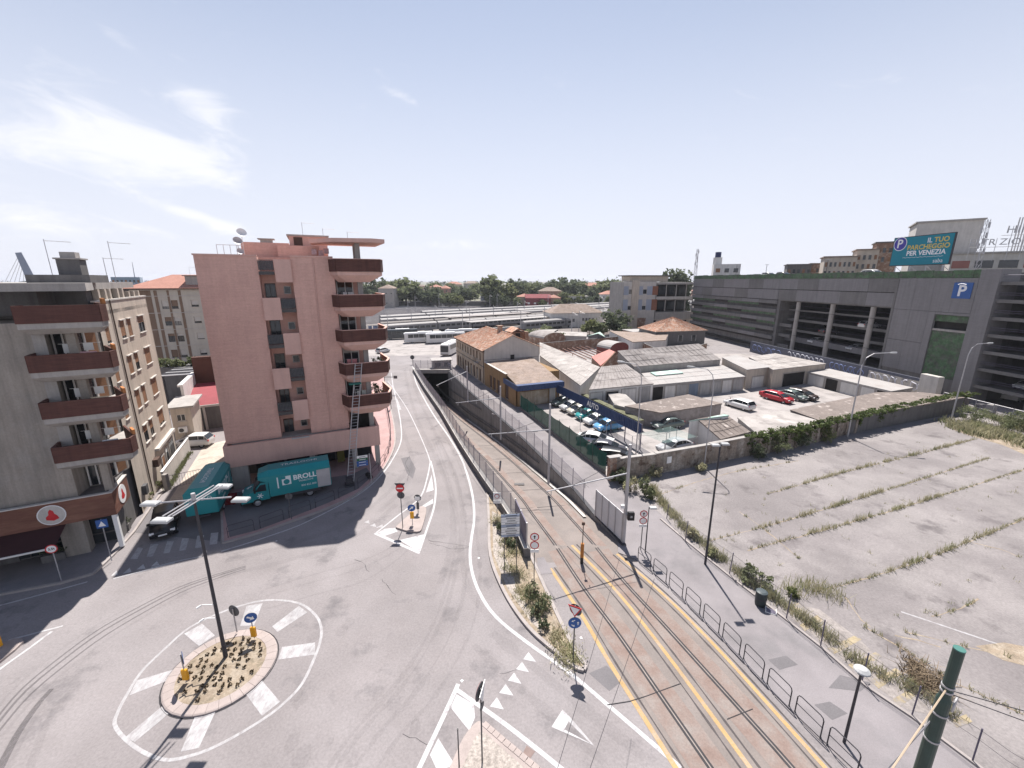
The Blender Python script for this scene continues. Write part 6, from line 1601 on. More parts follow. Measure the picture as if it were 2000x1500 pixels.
mk_train('long pale roofed train second from the back of the yard',742,616,13,TRW)
mk_train('long pale roofed train third from the back of the yard',742,622,12,TRW)
mk_train('grey brown roofed train in the middle of the yard',880,623,8,TRG)
mk_train('pale roofed train nearest the bus apron',742,634,6,TRW)
mk_train('grey brown roofed train behind the nearest pale train',742,629,7,TRG)
mk_train('short pale train beside the depot',1020,627,2,TRW)
# rails between
rs = MB()
for k in range(30):
    y0 = 160+k*5.6; p = Vector((-180,y0-60,.02)); q = p+Vector((cos(TA),sin(TA),0))*520
    nn = Vector((-sin(TA),cos(TA),0))
    for s_ in (-.72,.72):
        a, b = p+nn*s_, q+nn*s_
        if k % 3 == 0: pass
        rs.seg(a,b,.1,.0,.16)
# keep only the stretch behind the apron
rs.build('track_rails', STEEL, railyard)['kind'] = 'stuff'
for i,(px,py,L) in enumerate(((760,640,60),(860,636,50),(900,647,60),(1000,618,90))):
    p = g(px,py,0.9); t = thing('platform',['railway platform at the left of the yard','railway platform in the yard centre','railway platform behind the coaches','long railway platform at the right of the yard'][i],'platform',p[:2],TA)
    m = MB(); m.box(0,L,-2.2,2.2,0,.9); m.build('platform_slab', CONCL, t)
    m = MB(); m.box(3,L-3,-2.6,2.6,4.0,4.2); m.build('canopy', ETERNW if i != 1 else ETERND, t)
    for k in range(5): m = MB(); m.box(5+k*(L-10)/4-.15,5+k*(L-10)/4+.15,-.15,.15,.9,4.0); m.build('canopy_post', STEELD, t)
def ordn(i): return ('%d%s' % (i, 'th' if 10 <= i % 100 <= 20 else {1:'st',2:'nd',3:'rd'}.get(i % 10,'th')))
for i, (px, py) in enumerate(sorted((745+(i*53)%470, 600+(i*17)%62) for i in range(26))):
    p = g(px,py); t = thing('catenary_pole','thin overhead line pole among the stabled trains, %s from the left' % ordn(i+1),'pole',p[:2],TA,'overhead line poles of the railway yard')
    m = MB(); h = 8.5 if py > 615 else 10; m.tube([(0,0,0),(0,0,h)],[.16,.1],5); m.build('pole', STEEL, t)
    m = MB(); m.tube([(0,0,h-1.2),(0,-3,h-1.0)],.06,4); m.tube([(0,0,h-.2),(0,-2.6,h-1.0)],.03,3); m.build('bracket_arm', STEEL, t)
# road embankment behind the tracks
em = thing('embankment_wall','dark retaining wall of the road beyond the railway','wall',(0,322))
m = MB(); m.box(-260,260,0,1.2,0,3.2); m.build('wall_body', CONCD, em); m = MB(); m.box(-260,260,-.1,1.3,3.2,3.7); m.build('parapet', CONCL, em)
sheet('far_road', [(-300,324),(300,324),(300,334),(-300,334)], 3.1, ASPH)

# ================================================================ TREES BEYOND THE TRACKS
TL_ = [(792,543,322,'round','m',1.2),(775,552,330,'tall','m',1.1),(812,552,326,'tall','m',1.1),(733,541,318,'round','d',.9),(835,558,318,'round','d',.9),(853,560,312,'round','d',.8),(878,568,308,'wide','m',1),(892,574,306,'wide','l',.9),(905,558,345,'round','d',1),(918,562,350,'round','m',1),(960,537,316,'tall','m',1.1),(972,546,322,'round','m',1.1),(985,552,318,'round','l',1),(1003,543,360,'round','d',1),(1012,549,370,'round','m',1.1),(1030,548,380,'wide','m',1),(1046,550,380,'round','m',1),(1066,552,370,'round','d',1),(1084,545,372,'round','d',1.1),(1102,541,380,'round','d',1.15),(1118,545,380,'round','d',1.1),(1132,548,380,'round','m',1),(1180,546,380,'round','m',1.1),(1196,545,372,'round','m',1.1),(1208,552,360,'round','l',1),(1160,560,340,'tall','d',1),(1100,570,315,'round','m',.9),(1120,572,312,'wide','l',.9),(1136,574,310,'round','l',.9),(1150,578,306,'round','d',.8),(1168,574,308,'tall','d',.9),(1190,578,305,'round','m',.9),(1204,574,304,'round','l',.9),(965,572,306,'round','d',.9),(985,576,304,'round','d',.9),(1010,580,302,'round','m',.8),(1090,583,300,'wide','m',.8),(1060,585,299,'wide','l',.8),(750,560,330,'round','m',.9),(755,548,420,'round','m',1),(770,549,460,'round','d',1),(850,551,420,'round','m',1),(880,552,440,'round','m',1),(1145,552,430,'round','d',1),(1165,551,440,'round','m',1),(930,553,460,'round','m',1),(1040,553,450,'round','d',1)]
def ordn(i): return ('%d%s' % (i, 'th' if 10 <= i % 100 <= 20 else {1:'st',2:'nd',3:'rd'}.get(i % 10,'th')))
TL_.sort(); cnt_ = {'m':0,'d':0,'l':0}
for i, (px, py, Y, k, mk, w) in enumerate(TL_):
    cnt_[mk] += 1
    h = gd(px,py,Y)[2]; p = bdepth(px,Y,8)
    h *= .93
    tree('%s green tree in the belt beyond the railway, %s %s one from the left' % ({'m':'mid','d':'dark','l':'light'}[mk],ordn(cnt_[mk]),{'m':'mid green','d':'dark','l':'light'}[mk]), (*p,0), max(h,6), k, mk, w)
for i, px in enumerate((1302,1308,1315,1322,1330,1338)):
    p = bdepth(px,210,15); tree('narrow cypress behind the concrete building, %s from the left in its row' % ordn(i+1),(*p,0),gd(px,535+(i%3),210)[2],'cypress','d',1.0,'cypress_tree','cypress row behind the concrete building')
p = bdepth(1202,150,5); tree('round dark tree beside the concrete building',(*p,0),8.5,'round','d',1.05,group=None)
p = bdepth(1152,148,4); tree('pale green bushy tree in front of the depot',(*p,0),5.5,'round','l',1.1,group=None)
p = bdepth(1172,146,4); tree('small dark tree right of the pale bush by the depot',(*p,0),4.5,'round','m',1.1,group=None)
p = bdepth(1222,143,4); tree('small dark shrub tree left of the green gate',(*p,0),4.2,'round','d',1,group=None)
for px, py, Y, lab in ((1068,640,150,'scrubby bush at the foot of the depot'),(1040,642,140,'bush among the yard clutter left of the depot'),(1095,646,130,'low bush behind the vaulted shed')):
    bush(lab,(*bdepth(px,Y,2),0),3,3,'m',px,400,.5)
# distant woods to the horizon: uncountable mass
Vs = []
rw = np.random.RandomState(4)
for i in range(420):
    Y = 480+rw.rand()**.7*2600; X = rw.uniform(-1.3,1.3)*Y; h = rw.uniform(7,15) if Y < 1200 else rw.uniform(9,17)
    v = leaf_cloud(1000+i,46,h*.9,h*.7,h*.48,8,h*.32); v[:,0] += X; v[:,1] += Y; v[:,2] += h*.5; Vs.append(v)
fw = bpy.data.objects.new('far_woodland', leaf_mesh('far_woodland', np.concatenate(Vs), mat('distant foliage',(.085,.10,.06),.9,.25,.02))); COL.objects.link(fw); tag(fw,'distant woods and gardens along the horizon','woodland',kind='stuff')
rh_ = random.Random(8)
for i in range(26):
    Y = rh_.uniform(420,900); X = rh_.uniform(-.35,.45)*Y
    t = house('far_house','small distant house with red roof in the town beyond the trees','house',Fr((X,Y),rh_.uniform(-.4,.4)),rh_.uniform(10,18),10,rh_.uniform(6,9),rh_.choice((SAND,ROSE,WHITEW,CONC)),rh_.choice((TILEF,TILEB)),'hip',2.5,.4,(),'distant houses of the town')
# ================================================================ STREET FURNITURE
def hz(pb, pt):
    """height of an upright from its foot pixel to its top pixel"""
    b_ = g(*pb); return gd(pt[0],pt[1],b_[1])[2], b_
# roundabout island ------------------------------------------------
RI = thing('roundabout_island','round stone-kerbed roundabout island planted with small dry shrubs','island',(-14.55,17.0))
NK = 30
for i in range(NK):
    a0, a1 = 2*pi*i/NK+.0025, 2*pi*(i+1)/NK-.0025
    m = MB(); prof = [(1.93,.02),(1.93,.11),(2.36,.10),(2.42,.07),(2.43,.0)]
    A = [(r*cos(a0),r*sin(a0),z) for r, z in prof]; B = [(r*cos(a1),r*sin(a1),z) for r, z in prof]
    loft(m, A, B); m.build('kerb_stone', KERBP, RI)
m = MB(); V = [(0,0,.17)]; n_ = 32
for k, (r, z) in enumerate(((.7,.17),(1.35,.14),(1.94,.09))):
    for i in range(n_): a = 2*pi*i/n_; V.append((r*cos(a),r*sin(a),z+random.uniform(-.02,.02)))
F = [(0,1+i,1+(i+1)%n_) for i in range(n_)]
for k in range(2):
    for i in range(n_): F.append((1+k*n_+i,1+(k+1)*n_+i,1+(k+1)*n_+(i+1)%n_,1+k*n_+(i+1)%n_))
m.add(V,F); m.build('soil_bed', DIRT, RI)
m = MB(); m.lathe([(2.44,.0),(2.5,.006)],40); m.build('gutter_line', GROOVE, RI)
rp_ = random.Random(2)
DRYB = mat('dry brown shrub',(.12,.085,.05),.9,.3,2.0)
SM = [leaf_mesh('foliage', leaf_cloud(60+i,110,.12,.12,.11,7,.07,zc=.1), DRYB) for i in range(3)]
cnt = 0
for i in range(11):
    for j in range(11):
        x, y = -1.7+i*.34+.1*(j%2)+rp_.uniform(-.06,.06), -1.7+j*.34+rp_.uniform(-.06,.06)
        if hypot(x,y) > 1.75 or rp_.random() < .35: continue
        t = thing('dry_shrub','small dry shrub planted on the roundabout island','shrub',(-14.55+x,17.0+y,.1+.06*(1-hypot(x,y)/1.9)),rp_.uniform(0,6),'dry shrubs on the roundabout')
        link('foliage', SM[cnt%5%3 if cnt % 5 else 2], t, scale=(.72,.72,rp_.uniform(.6,.9))); cnt += 1
# lamp column with four floodlights
hL, bL = hz((442,1288),(378,975))
lamp = thing('floodlight_column','dark lamp column with four floodlights on the roundabout','street lamp',(bL[0],bL[1],.2))
m = MB(); m.tube([(0,0,0),(0,0,1.2),(0,0,hL-.2)],[.11,.09,.055],10); m.build('column', STEELD, lamp)
m = MB(); m.tube([(-1.55,-.05,hL-.35),(1.6,.2,hL-.2)],.035,6); m.tube([(-.25,-1.25,hL-.35),(.25,1.3,hL-.2)],.035,6); m.tube([(0,0,hL-.25),(0,0,hL+.1)],.09,8); m.build('cross_arm', STEEL, lamp)
m = MB()
for s_ in (-.22,.22): m.tube([(-.25+s_,-1.25,hL-.32),(.25+s_,1.3,hL-.17)],.03,5)
m.build('frame', STEEL, lamp)
for dx_, dy_ in ((-1.95,-.1),(2.0,.25),(-.3,-1.5),(.3,1.55)):
    m = MB(); a = atan2(dy_,dx_); z0 = hL-.42
    m.box(dx_-.36,dx_+.36,dy_-.19,dy_+.19,z0,z0+.14,.05); f_ = m.build('floodlight', mat('dusty lamp housing',(.42,.42,.42),.5), lamp)
    m = MB(); m.box(dx_-.3,dx_+.3,dy_-.15,dy_+.15,z0-.02,z0-.003); m.build('lens', GLASS, f_)
for z in (2.4,3.2):
    m = MB(); m.tube([(0,-.05,z),(-.5,-.15,z+.08),(-.62,-.1,z)],.025,5); m.tube([(-.62,-.1,z),(-.75,-.25,z-.05)],.05,6); m.build('bracket', WHITEP, lamp)
# round signs on bollards
def disc_sign(par, z, r, nrm, front, ring=None, name='sign_disc', off=0.0, x=0, y=0):
    nrm = Vector(nrm).normalized(); c = Vector((x,y,z))+nrm*(.05+off)
    m = MB(); m.disc(c,nrm,r,.02,24); s_ = m.build(name, SIGNBACK, par)
    m = MB(); m.disc(c+nrm*.013,nrm,r*.985,.006,24); m.build('sign_face', ring or front, s_)
    if ring: m = MB(); m.disc(c+nrm*.018,nrm,r*.78,.006,24); m.build('sign_field', front, s_)
    return s_, c+nrm*.022, nrm
def sign_mat(c, nrm):
    y = -nrm; x = Vector((0,0,1)).cross(y)*-1
    x = y.cross(Vector((0,0,1))).normalized(); z = Vector((0,0,1))
    # text plane: x right for a viewer in front, z up, normal = nrm
    M_ = Matrix(((x.x,z.x,nrm.x,c.x),(x.y,z.y,nrm.y,c.y),(x.z,z.z,nrm.z,c.z),(0,0,0,1)))
    return M_
def arrow(par, c, nrm, s=.3, ang=0.0, m_=None):
    P = [(-.12,-.5),(.12,-.5),(.12,.05),(.34,.05),(0,.5),(-.34,.05),(-.12,.05)]
    M_ = sign_mat(c+nrm*.004,nrm) @ Matrix.Rotation(ang,4,'Z')
    me = MB(); me.poly([(x*s,y*s,0) for x, y in P]); o = me.build('arrow', m_ or WHITEP, par); o.matrix_local = M_; return o
def island_sign(label, px, py, nrm, front_blue, loc_z=.2, h=1.35, r=.3):
    p = g(px,py); t = thing('keep_side_sign',label,'road sign',(p[0],p[1],loc_z))
    m = MB(); m.tube([(0,0,0),(0,0,h+.25)],.03,6); m.build('post', STEEL, t)
    s_, c, nn = disc_sign(t,h,r,nrm,BLUEP if front_blue else BLUEP); arrow(t,c,Vector(nn),.4,-2.2)
    m = MB(); m.box(-.13,.13,-.06,.06,.12,.72,.03); m.build('marker_post', YELP, t); return t
island_sign('blue arrow sign above a yellow marker on the far side of the roundabout',498,1252,(.45,-.9,0),True)
island_sign('edge-on arrow sign with yellow marker at the left of the roundabout',366,1337,(.75,.66,0),True)
t = thing('keep_side_sign','dark back of a round sign at the rear of the roundabout','road sign',(*g(464,1240)[:2],.2)); m = MB(); m.tube([(0,0,0),(0,0,1.5)],.035,6); m.build('post', STEEL, t); disc_sign(t,1.35,.34,(.25,.97,0),BLUEP)
# splitter island
si = struct(MB().prism([p[:2] for p in smooth(pxs((773,1032),(784,1036),(800,1040),(820,1040),(826,1028),(832,1005),(831,993),(820,992),(806,1003),(790,1016),(773,1032)),3)[:-1]], -.02, .13).build('splitter_island', KERBP))
m = MB()
t = thing('no_entry_sign','red no-entry sign over a black disc on the splitter island','road sign',(*g(787,1033)[:2],.12)); H_, _ = hz((787,1033),(784,946))
m = MB(); m.tube([(0,0,0),(0,0,H_)],.032,6); m.build('post', SIGNBACK, t)
s_, c, nn = disc_sign(t,H_-.42,.33,(.05,-1,0),REDP); m = MB(); m.box(c.x-.24,c.x+.24,c.y-.012,c.y-.002,c.z-.05,c.z+.05); m.build('white_bar', WHITEP, s_)
disc_sign(t,H_-1.05,.3,(.1,1,0),SIGNBACK)
m = MB(); m.add([(-.42,-.02,H_-.02),(.42,-.02,H_-.02),(0,-.02,H_-.62),(-.42,.0,H_-.02),(.42,.0,H_-.02),(0,.0,H_-.62)],[(0,2,1),(3,4,5),(0,1,4,3),(1,2,5,4),(2,0,3,5)]); m.build('triangle_back', SIGNBACK, t)
t = thing('keep_side_sign','blue roundabout arrow sign with yellow marker on the splitter island','road sign',(*g(806,1027)[:2],.12)); m = MB(); m.tube([(0,0,0),(0,0,1.75)],.03,6); m.build('post', STEEL, t)
s_, c, nn = disc_sign(t,1.5,.3,(.1,-1,0),BLUEP); arrow(t,c,Vector(nn),.4,-.9); m = MB(); m.box(-.14,.14,-.06,.06,.55,1.12,.03); m.build('marker_post', YELP, t)
t = thing('keep_side_sign','grey back of a round sign at the tip of the splitter island','road sign',(*g(817,1004)[:2],.12)); m = MB(); m.tube([(0,0,0),(0,0,1.6)],.03,6); m.box(-.1,.1,-.05,.05,.35,.95); m.build('post', SIGNBACK, t)
disc_sign(t,1.35,.3,(.1,1,0),BLUEP); m = MB(); m.tube([(-.28,-.02,1.35),(.28,-.02,1.35)],.03,4); m.box(-.2,.2,-.05,-.02,1.15,1.5); m.build('bracket', WHITEP, t)
# bottom splitter island
bi = struct(MB().prism([p[:2] for p in smooth(pxs((880,1500),(905,1445),(930,1415),(945,1417),(985,1452),(1045,1502)),3)]+[g(1075,1560)[:2],g(850,1560)[:2]], -.02, .12).build('splitter_island', KERBP))
m = MB(); m.poly([(p[0],p[1],.125) for p in pxs((905,1500),(925,1450),(936,1434),(948,1436),(985,1470),(1020,1500),(1045,1560),(870,1560))]); m.build('cobbles', GRAVEL, bi)
nst = 12; A_ = [g(945,1417),g(985,1452),g(1045,1502),g(1075,1530)]
for i in range(nst):
    pts = resample(A_, .01); p = pts[int(len(pts)*i/nst)]; q = pts[min(len(pts)-1,int(len(pts)*(i+.93)/nst))]
    m = MB(); m.seg(p,q,.24,-.02,.14); m.build('kerb_stone', KERBP, bi)
t = thing('road_sign','edge-on round and triangular signs on the nearest splitter island','road sign',(*g(942,1492)[:2],.12)); H_, _ = hz((942,1492),(940,1350)); 
m = MB(); m.tube([(0,0,0),(0,0,H_)],.033,6); m.build('post', SIGNBACK, t)
disc_sign(t,H_-.15,.34,(-.9,.35,0),REDP,None); m = MB(); m.add([(.05+.38*a*.2,.38*a,H_+.02-b*.62) for a, b in ((-1,0),(1,0),(0,1))]+[(.08+.38*a*.2,.38*a,H_+.02-b*.62) for a, b in ((-1,0),(1,0),(0,1))],[(0,1,2),(3,5,4),(0,3,4,1),(1,4,5,2),(2,5,3,0)]); m.build('triangle_plate', WHITEP, t)
m = MB(); m.disc((.04,-.0,H_-.85),(.9,-.35,0),.17,.02,16); m.build('small_disc', SIGNBACK, t)
t = thing('post','thin dark post at the lower edge beside the splitter island','post',(*g(897,1502)[:2],.0)); H_, _ = hz((897,1502),(894,1425)); m = MB(); m.tube([(0,0,0),(0,0,H_)],[.03,.022],6); m.build('pole', STEELD, t); m = MB(); m.tube([(0,0,H_),(0,0,H_+.03)],.035,6); m.build('cap', BLACK, t)
# left pavement signs
for lab, pb, pt, kind in (('round red-rimmed limit sign in front of the bar',(121,1137),(104,1065),'limit'),('blue pedestrian crossing sign at the pavement corner',(219,1098),(201,1015),'ped')):
    H_, b_ = hz(pb,pt); t = thing('road_sign',lab,'road sign',(b_[0],b_[1],.12)); m = MB(); m.tube([(0,0,0),(0,0,H_-.1)],.03,6); m.build('post', STEEL, t)
    if kind == 'limit':
        s_, c, nn = disc_sign(t,H_-.35,.3,(.45,-.9,0),WHITEP,REDP); text('3,5t', .2, BLACK, s_, sign_mat(c,nn), bold=.005)
    else:
        m = MB(); m.obox((.05,-.05),(.9,.43),.3,.02,H_-.7,H_-.1); s_ = m.build('sign_panel', BLUEP, t)
        nn = Vector((.43,-.9,0)); m = MB(); M_ = sign_mat(Vector((.05,-.05,H_-.4))+nn*.026,nn); m.poly([(-.2,-.18,0),(.2,-.18,0),(0,.2,0)]); o = m.build('white_triangle', WHITEP, s_); o.matrix_local = M_
# verge signs -------------------------------------------------------
t = thing('direction_board','tall board of stacked direction panels on two poles in the planting bed','road sign',(*g(997,1100)[:2],.1)); H_, b_ = hz((997,1100),(994,1004)); ang = .12
for x in (-.42,.42): m = MB(); m.tube([(x*cos(ang),x*sin(ang),0),(x*cos(ang),x*sin(ang),H_)],.035,6); m.build('post', SIGNBACK, t)
for i in range(9):
    z = H_-.1-i*.19; m = MB(); m.obox((0,-.06),(cos(ang),sin(ang)),.62,.012,z-.16,z); p = m.build('board_panel', (WHITEP if i % 4 else mat('pale blue board',(.35,.4,.5),.6)), t)
    m = MB(); m.obox((.05,-.08),(cos(ang),sin(ang)),.4-.06*(i%3),.004,z-.1,z-.06); m.build('writing_line', SIGNBACK, p)
m = MB(); m.obox((0,.0),(cos(ang),sin(ang)),.64,.02,H_-1.8,H_-.08); m.build('board_back', SIGNBACK, t)
def twin_limit(label, pb, pt, nrm=(-.05,-1,0), r=.27):
    H_, b_ = hz(pb,pt); t = thing('road_sign',label,'road sign',(b_[0],b_[1],.08)); m = MB(); m.tube([(0,0,0),(0,0,H_)],.032,6); m.build('post', SIGNBACK, t)
    s_, c, nn = disc_sign(t,H_-r,r,nrm,WHITEP,REDP); arrow(s_,c,Vector(nn),.26,0,BLACK); disc_sign(t,H_-3.05*r,r,nrm,WHITEP,REDP)
    m = MB(); m.box(-.27,.27,-.06,-.035,H_-4.9*r,H_-4.15*r); m.build('small_plate', WHITEP, t); return t
twin_limit('twin red-rimmed limit signs at the end of the ramp wall',(1043,1132),(1043,1042),r=.29)
twin_limit('twin red-rimmed limit signs beside the tram gate',(1251,1075),(1254,998),r=.27)
t = thing('road_sign','small square limit sign on the ramp fence','road sign',(*g(971,1012)[:2],0)); H_, _ = hz((971,1012),(971,962)); m = MB(); m.tube([(0,0,0),(0,0,H_)],.03,6); m.build('post', STEEL, t); m = MB(); m.box(-.3,.3,-.06,-.03,H_-.6,H_); s_ = m.build('sign_panel', WHITEP, t); disc_sign(s_,H_-.28,.2,(0,-1,0),WHITEP,REDP,off=.02,y=-.02); m = MB(); m.box(-.3,.3,-.06,-.03,H_-.95,H_-.65); m.build('small_plate', WHITEP, t)
t = thing('give_way_sign','give-way triangle above a blue roundabout disc at the bed tip','road sign',(*g(1119,1292)[:2],.1)); H_, _ = hz((1119,1292),(1119,1186))
m = MB(); m.tube([(0,0,0),(0,0,H_)],.035,6); m.build('post', SIGNBACK, t)
tri = lambda s, o_: [(-s,o_,H_-.02-(.36-s)*.6),(s,o_,H_-.02-(.36-s)*.6),(0,o_,H_-.02-.63+(.36-s)*1.15)]
nn = Vector((-.45,-.9,0)).normalized(); R_ = Matrix.Rotation(atan2(nn.y,nn.x)+pi/2,4,'Z')
for s, o_, mm, nm in ((.36,-.05,REDP,'triangle_plate'),(.25,-.075,WHITEP,'triangle_field')):
    m = MB(); A = tri(s,o_); B = tri(s,o_+.02); m.add(A+B,[(0,2,1),(3,4,5),(0,1,4,3),(1,2,5,4),(2,0,3,5)]); o = m.build(nm, mm, t); o.matrix_local = R_
disc_sign(t,H_-.3,.32,(.5,.85,0),SIGNBACK,off=.02)
s_, c, nn = disc_sign(t,H_-.98,.33,(0,-1,0),BLUEP)
for k in range(3): 
    o = arrow(s_,c,Vector(nn),.2,2*pi*k/3); M_ = sign_mat(c+nn*.005,nn); o.matrix_local = M_ @ Matrix.Rotation(2*pi*k/3,4,'Z') @ Matrix.Translation((.16,0,0))
# direction signs by the pink block
t = thing('direction_sign','blue and green direction sign at the corner of the pink block','road sign',(*g(726,945)[:2],.12)); H_, b_ = hz((726,945),(719,888))
m = MB(); m.tube([(0,0,0),(0,0,H_)],.035,6); m.build('post', STEEL, t)
for i, (mm, w) in enumerate(((WHITEP,.95),(mat('sign green',(.02,.12,.06),.5),.95),(BLUEP,1.0),(BLUEP,1.0))):
    z = H_-.1-i*.27; a_ = radians(22); m = MB(); m.obox((-w*cos(a_)*.55-.1,-w*sin(a_)*.55-.05),(cos(a_),sin(a_)),w*.5,.012,z-.24,z); p = m.build('sign_panel', mm, t)
    m = MB(); m.obox((-w*cos(a_)*.55-.1+.01,-w*sin(a_)*.55-.068),(cos(a_),sin(a_)),w*.3,.003,z-.15,z-.1); m.build('writing_line', WHITEP if i else SIGNBACK, p)
t = thing('dark_street_post','dark disc signpost on the forecourt railing','road sign',(*g(570,1016)[:2],.12)); m = MB(); m.tube([(0,0,0),(0,0,2.3)],.03,6); m.build('post', SIGNBACK, t); disc_sign(t,2.0,.28,(-.2,1,0),BLUEP)
# furniture lift against the pink block
fl0 = Vector(g(684,948)); tp_ = Vector(PK.w(11.9,-1.1,11.2)); lf = thing('furniture_lift','aluminium furniture lift leaning up to a balcony of the pink block','ladder',fl0); d = tp_-fl0
side = Vector((cos(PK.a),sin(PK.a),0))
for s_ in (-.3,.3):
    m = MB(); m.tube([tuple(side*s_),tuple(d+side*s_)],.045,4); m.build('rail', STEEL, lf)
for i in range(40): m = MB(); p = d*(i+.5)/40; m.tube([tuple(p-side*.3),tuple(p+side*.3)],.022,4); m.build('rung', STEEL, lf)
m = MB(); q = d*.83; m.obox((q.x-.1,q.y-.25),(side.x,side.y),.55,.35,q.z+.1,q.z+.18); m.build('platform', mat('green platform',(.02,.16,.13),.6), lf)
m = MB(); m.obox((0,-.1),(side.x,side.y),.42,.5,0,.25); m.obox((0,-.1),(side.x,side.y),.3,.3,.25,.9); m.build('winch_base', STEELD, lf)
for k, (dx_, dy_) in enumerate(((1.2,1.6),(1.5,1.2))):
    m = MB(); m.disc((dx_,dy_,.3),(.3,1,0),.28,.14,14); m.build('wheel', RUBBER, lf)
# railings of the forecourt: hoops along the kerb
def hoop_mesh(w, h, mid=True, r=.025):
    m = MB(); c = .16
    m.tube([(-w/2,0,0),(-w/2,0,h-c),(-w/2+c*.3,0,h-c*.3),(-w/2+c,0,h),(w/2-c,0,h),(w/2-c*.3,0,h-c*.3),(w/2,0,h-c),(w/2,0,0)],r,6)
    f = m.mesh('frame',[STEELD]); m = MB()
    if mid: m.tube([(-w/2,0,h*.5),(w/2,0,h*.5)],r*.8,5)
    b_ = m.mesh('mid_rail',[STEELD]); m = MB()
    for s_ in (-1,1): m.lathe([(.05,0),(.05,.015),(.02,.02)],8,(s_*w/2,0,0))
    return f, b_, m.mesh('base_plate',[STEELD])
HM = hoop_mesh(1.15,1.02)
hp = resample(smooth(pxs((1243,1090),(1300,1137),(1400,1234),(1500,1339),(1612,1452),(1680,1520)),5),1.5)
names = ['first','second','third','fourth','fifth','sixth','seventh','eighth','ninth','tenth','eleventh','twelfth','thirteenth','fourteenth','fifteenth']
for i, (a, b_) in enumerate(zip(hp, hp[1:])):
    c = (a+b_)/2; t = thing('hoop_barrier','%s dark hoop barrier along the tram side pavement, counted from the gate' % names[i],'barrier',(c.x,c.y,.05),atan2(b_.y-a.y,b_.x-a.x),'hoop barriers along the tram pavement')
    link('frame',HM[0],t); link('mid_rail',HM[1],t)
    for s_ in (0,): link('base_plate',HM[2],t)
HM2 = hoop_mesh(1.7,.95,True,.022)
hp = resample(smooth(pxs((440,1054),(500,1037),(565,1013),(640,985),(700,956),(733,930),(752,903),(763,872),(763,838)),5),2.2)
for i, (a, b_) in enumerate(zip(hp, hp[1:])):
    c = (a+b_)/2; t = thing('kerb_railing','dark kerb railing before the pink block, %s from the zebra crossing' % ordn(i+1),'railing',(c.x,c.y,.12),atan2(b_.y-a.y,b_.x-a.x),'railings along the forecourt kerb')
    link('frame',HM2[0],t); link('mid_rail',HM2[1],t); link('base_plate',HM2[2],t)
t = thing('pedestrian_railing','long dark railing along the pink pavement beyond the block','railing',(*g(757,815)[:2],.12)); m = MB(); P_ = [g(*p) for p in ((763,838),(757,805),(750,772))]
for a, b_ in zip(P_,P_[1:]): railing(m,a[:2],b_[:2],.12,1.15,.5,.018)
m.build('bars', STEELD, t, world=True)
# tram fences -------------------------------------------------------
lf_ = thing('mesh_fence','grey mesh panel fence on the road side wall of the tram ramp','fence',(-6.2,46,.86))
yy = [28.5+i*2.0 for i in range(30)]
for a, b_ in zip(yy,yy[1:]):
    p = Vector((lerp_x(TL,a)+.3,a,.86)); q = Vector((lerp_x(TL,b_)+.3,b_,.86))
    m = MB(); m.quad(p,q,q+Vector((0,0,1.5)),p+Vector((0,0,1.5))); m.build('mesh_panel', MESH, lf_, world=True)
    m = MB(); m.obox(p[:2],(1,0),.03,.03,.3,2.45); m.build('post', STEELP, lf_, world=True)
rf_ = thing('mesh_fence','thin mesh fence along the pavement side of the tram ramp','fence',(tr(46)+.2,46,.1))
yy = [33.5+i*2.3 for i in range(25)]
for a, b_ in zip(yy,yy[1:]):
    p = Vector((tr(a)+.14,a,.17)); q = Vector((tr(b_)+.14,b_,.17))
    m = MB(); m.quad(p,q,q+Vector((0,0,1.75)),p+Vector((0,0,1.75))); m.build('mesh_panel', MESHL, rf_, world=True)
    m = MB(); m.tube([tuple(p),tuple(p+Vector((0,0,1.95)))],.03,5); m.build('post', STEELP, rf_, world=True)
    m = MB(); m.tube([tuple(p+Vector((0,0,1.75))),tuple(q+Vector((0,0,1.75)))],.016,4); m.build('top_rail', STEELP, rf_, world=True)
t = thing('steel_gate','grey sheet steel gate panel beside the tram tracks','gate',(*g(1188,1030)[:2],0)); A_ = Vector(g(1163,1010)); B_ = Vector(g(1214,1060)); 
m = MB(); m.seg(A_,B_,.06,.12,2.45); m.build('sheet', mat('pale steel sheet',(.55,.54,.55),.5,.08,1.0), t, world=True)
for i in range(5): m = MB(); p = A_.lerp(B_,i/4); dd = (B_-A_).normalized(); m.obox((p.x-dd.y*-.0+dd.y*.05,p.y-dd.x*.05),(dd.x,dd.y),.04,.03,.1,2.5); m.build('upright', STEEL, t, world=True)
t = thing('steel_gate','grey steel end panel at the head of the ramp wall','gate',(*g(1025,1060)[:2],0)); A_ = Vector((lerp_x(TL,29)+.25,29.2,0)); B_ = Vector((lerp_x(TL,26)+.25,25.9,0))
m = MB(); m.seg(A_,B_,.08,.1,2.6); m.build('sheet', STEELP, t, world=True); 
for i in range(3): m = MB(); p = A_.lerp(B_,i/2); m.obox(p[:2],(1,0),.05,.05,.0,2.65); m.build('upright', STEEL, t, world=True)
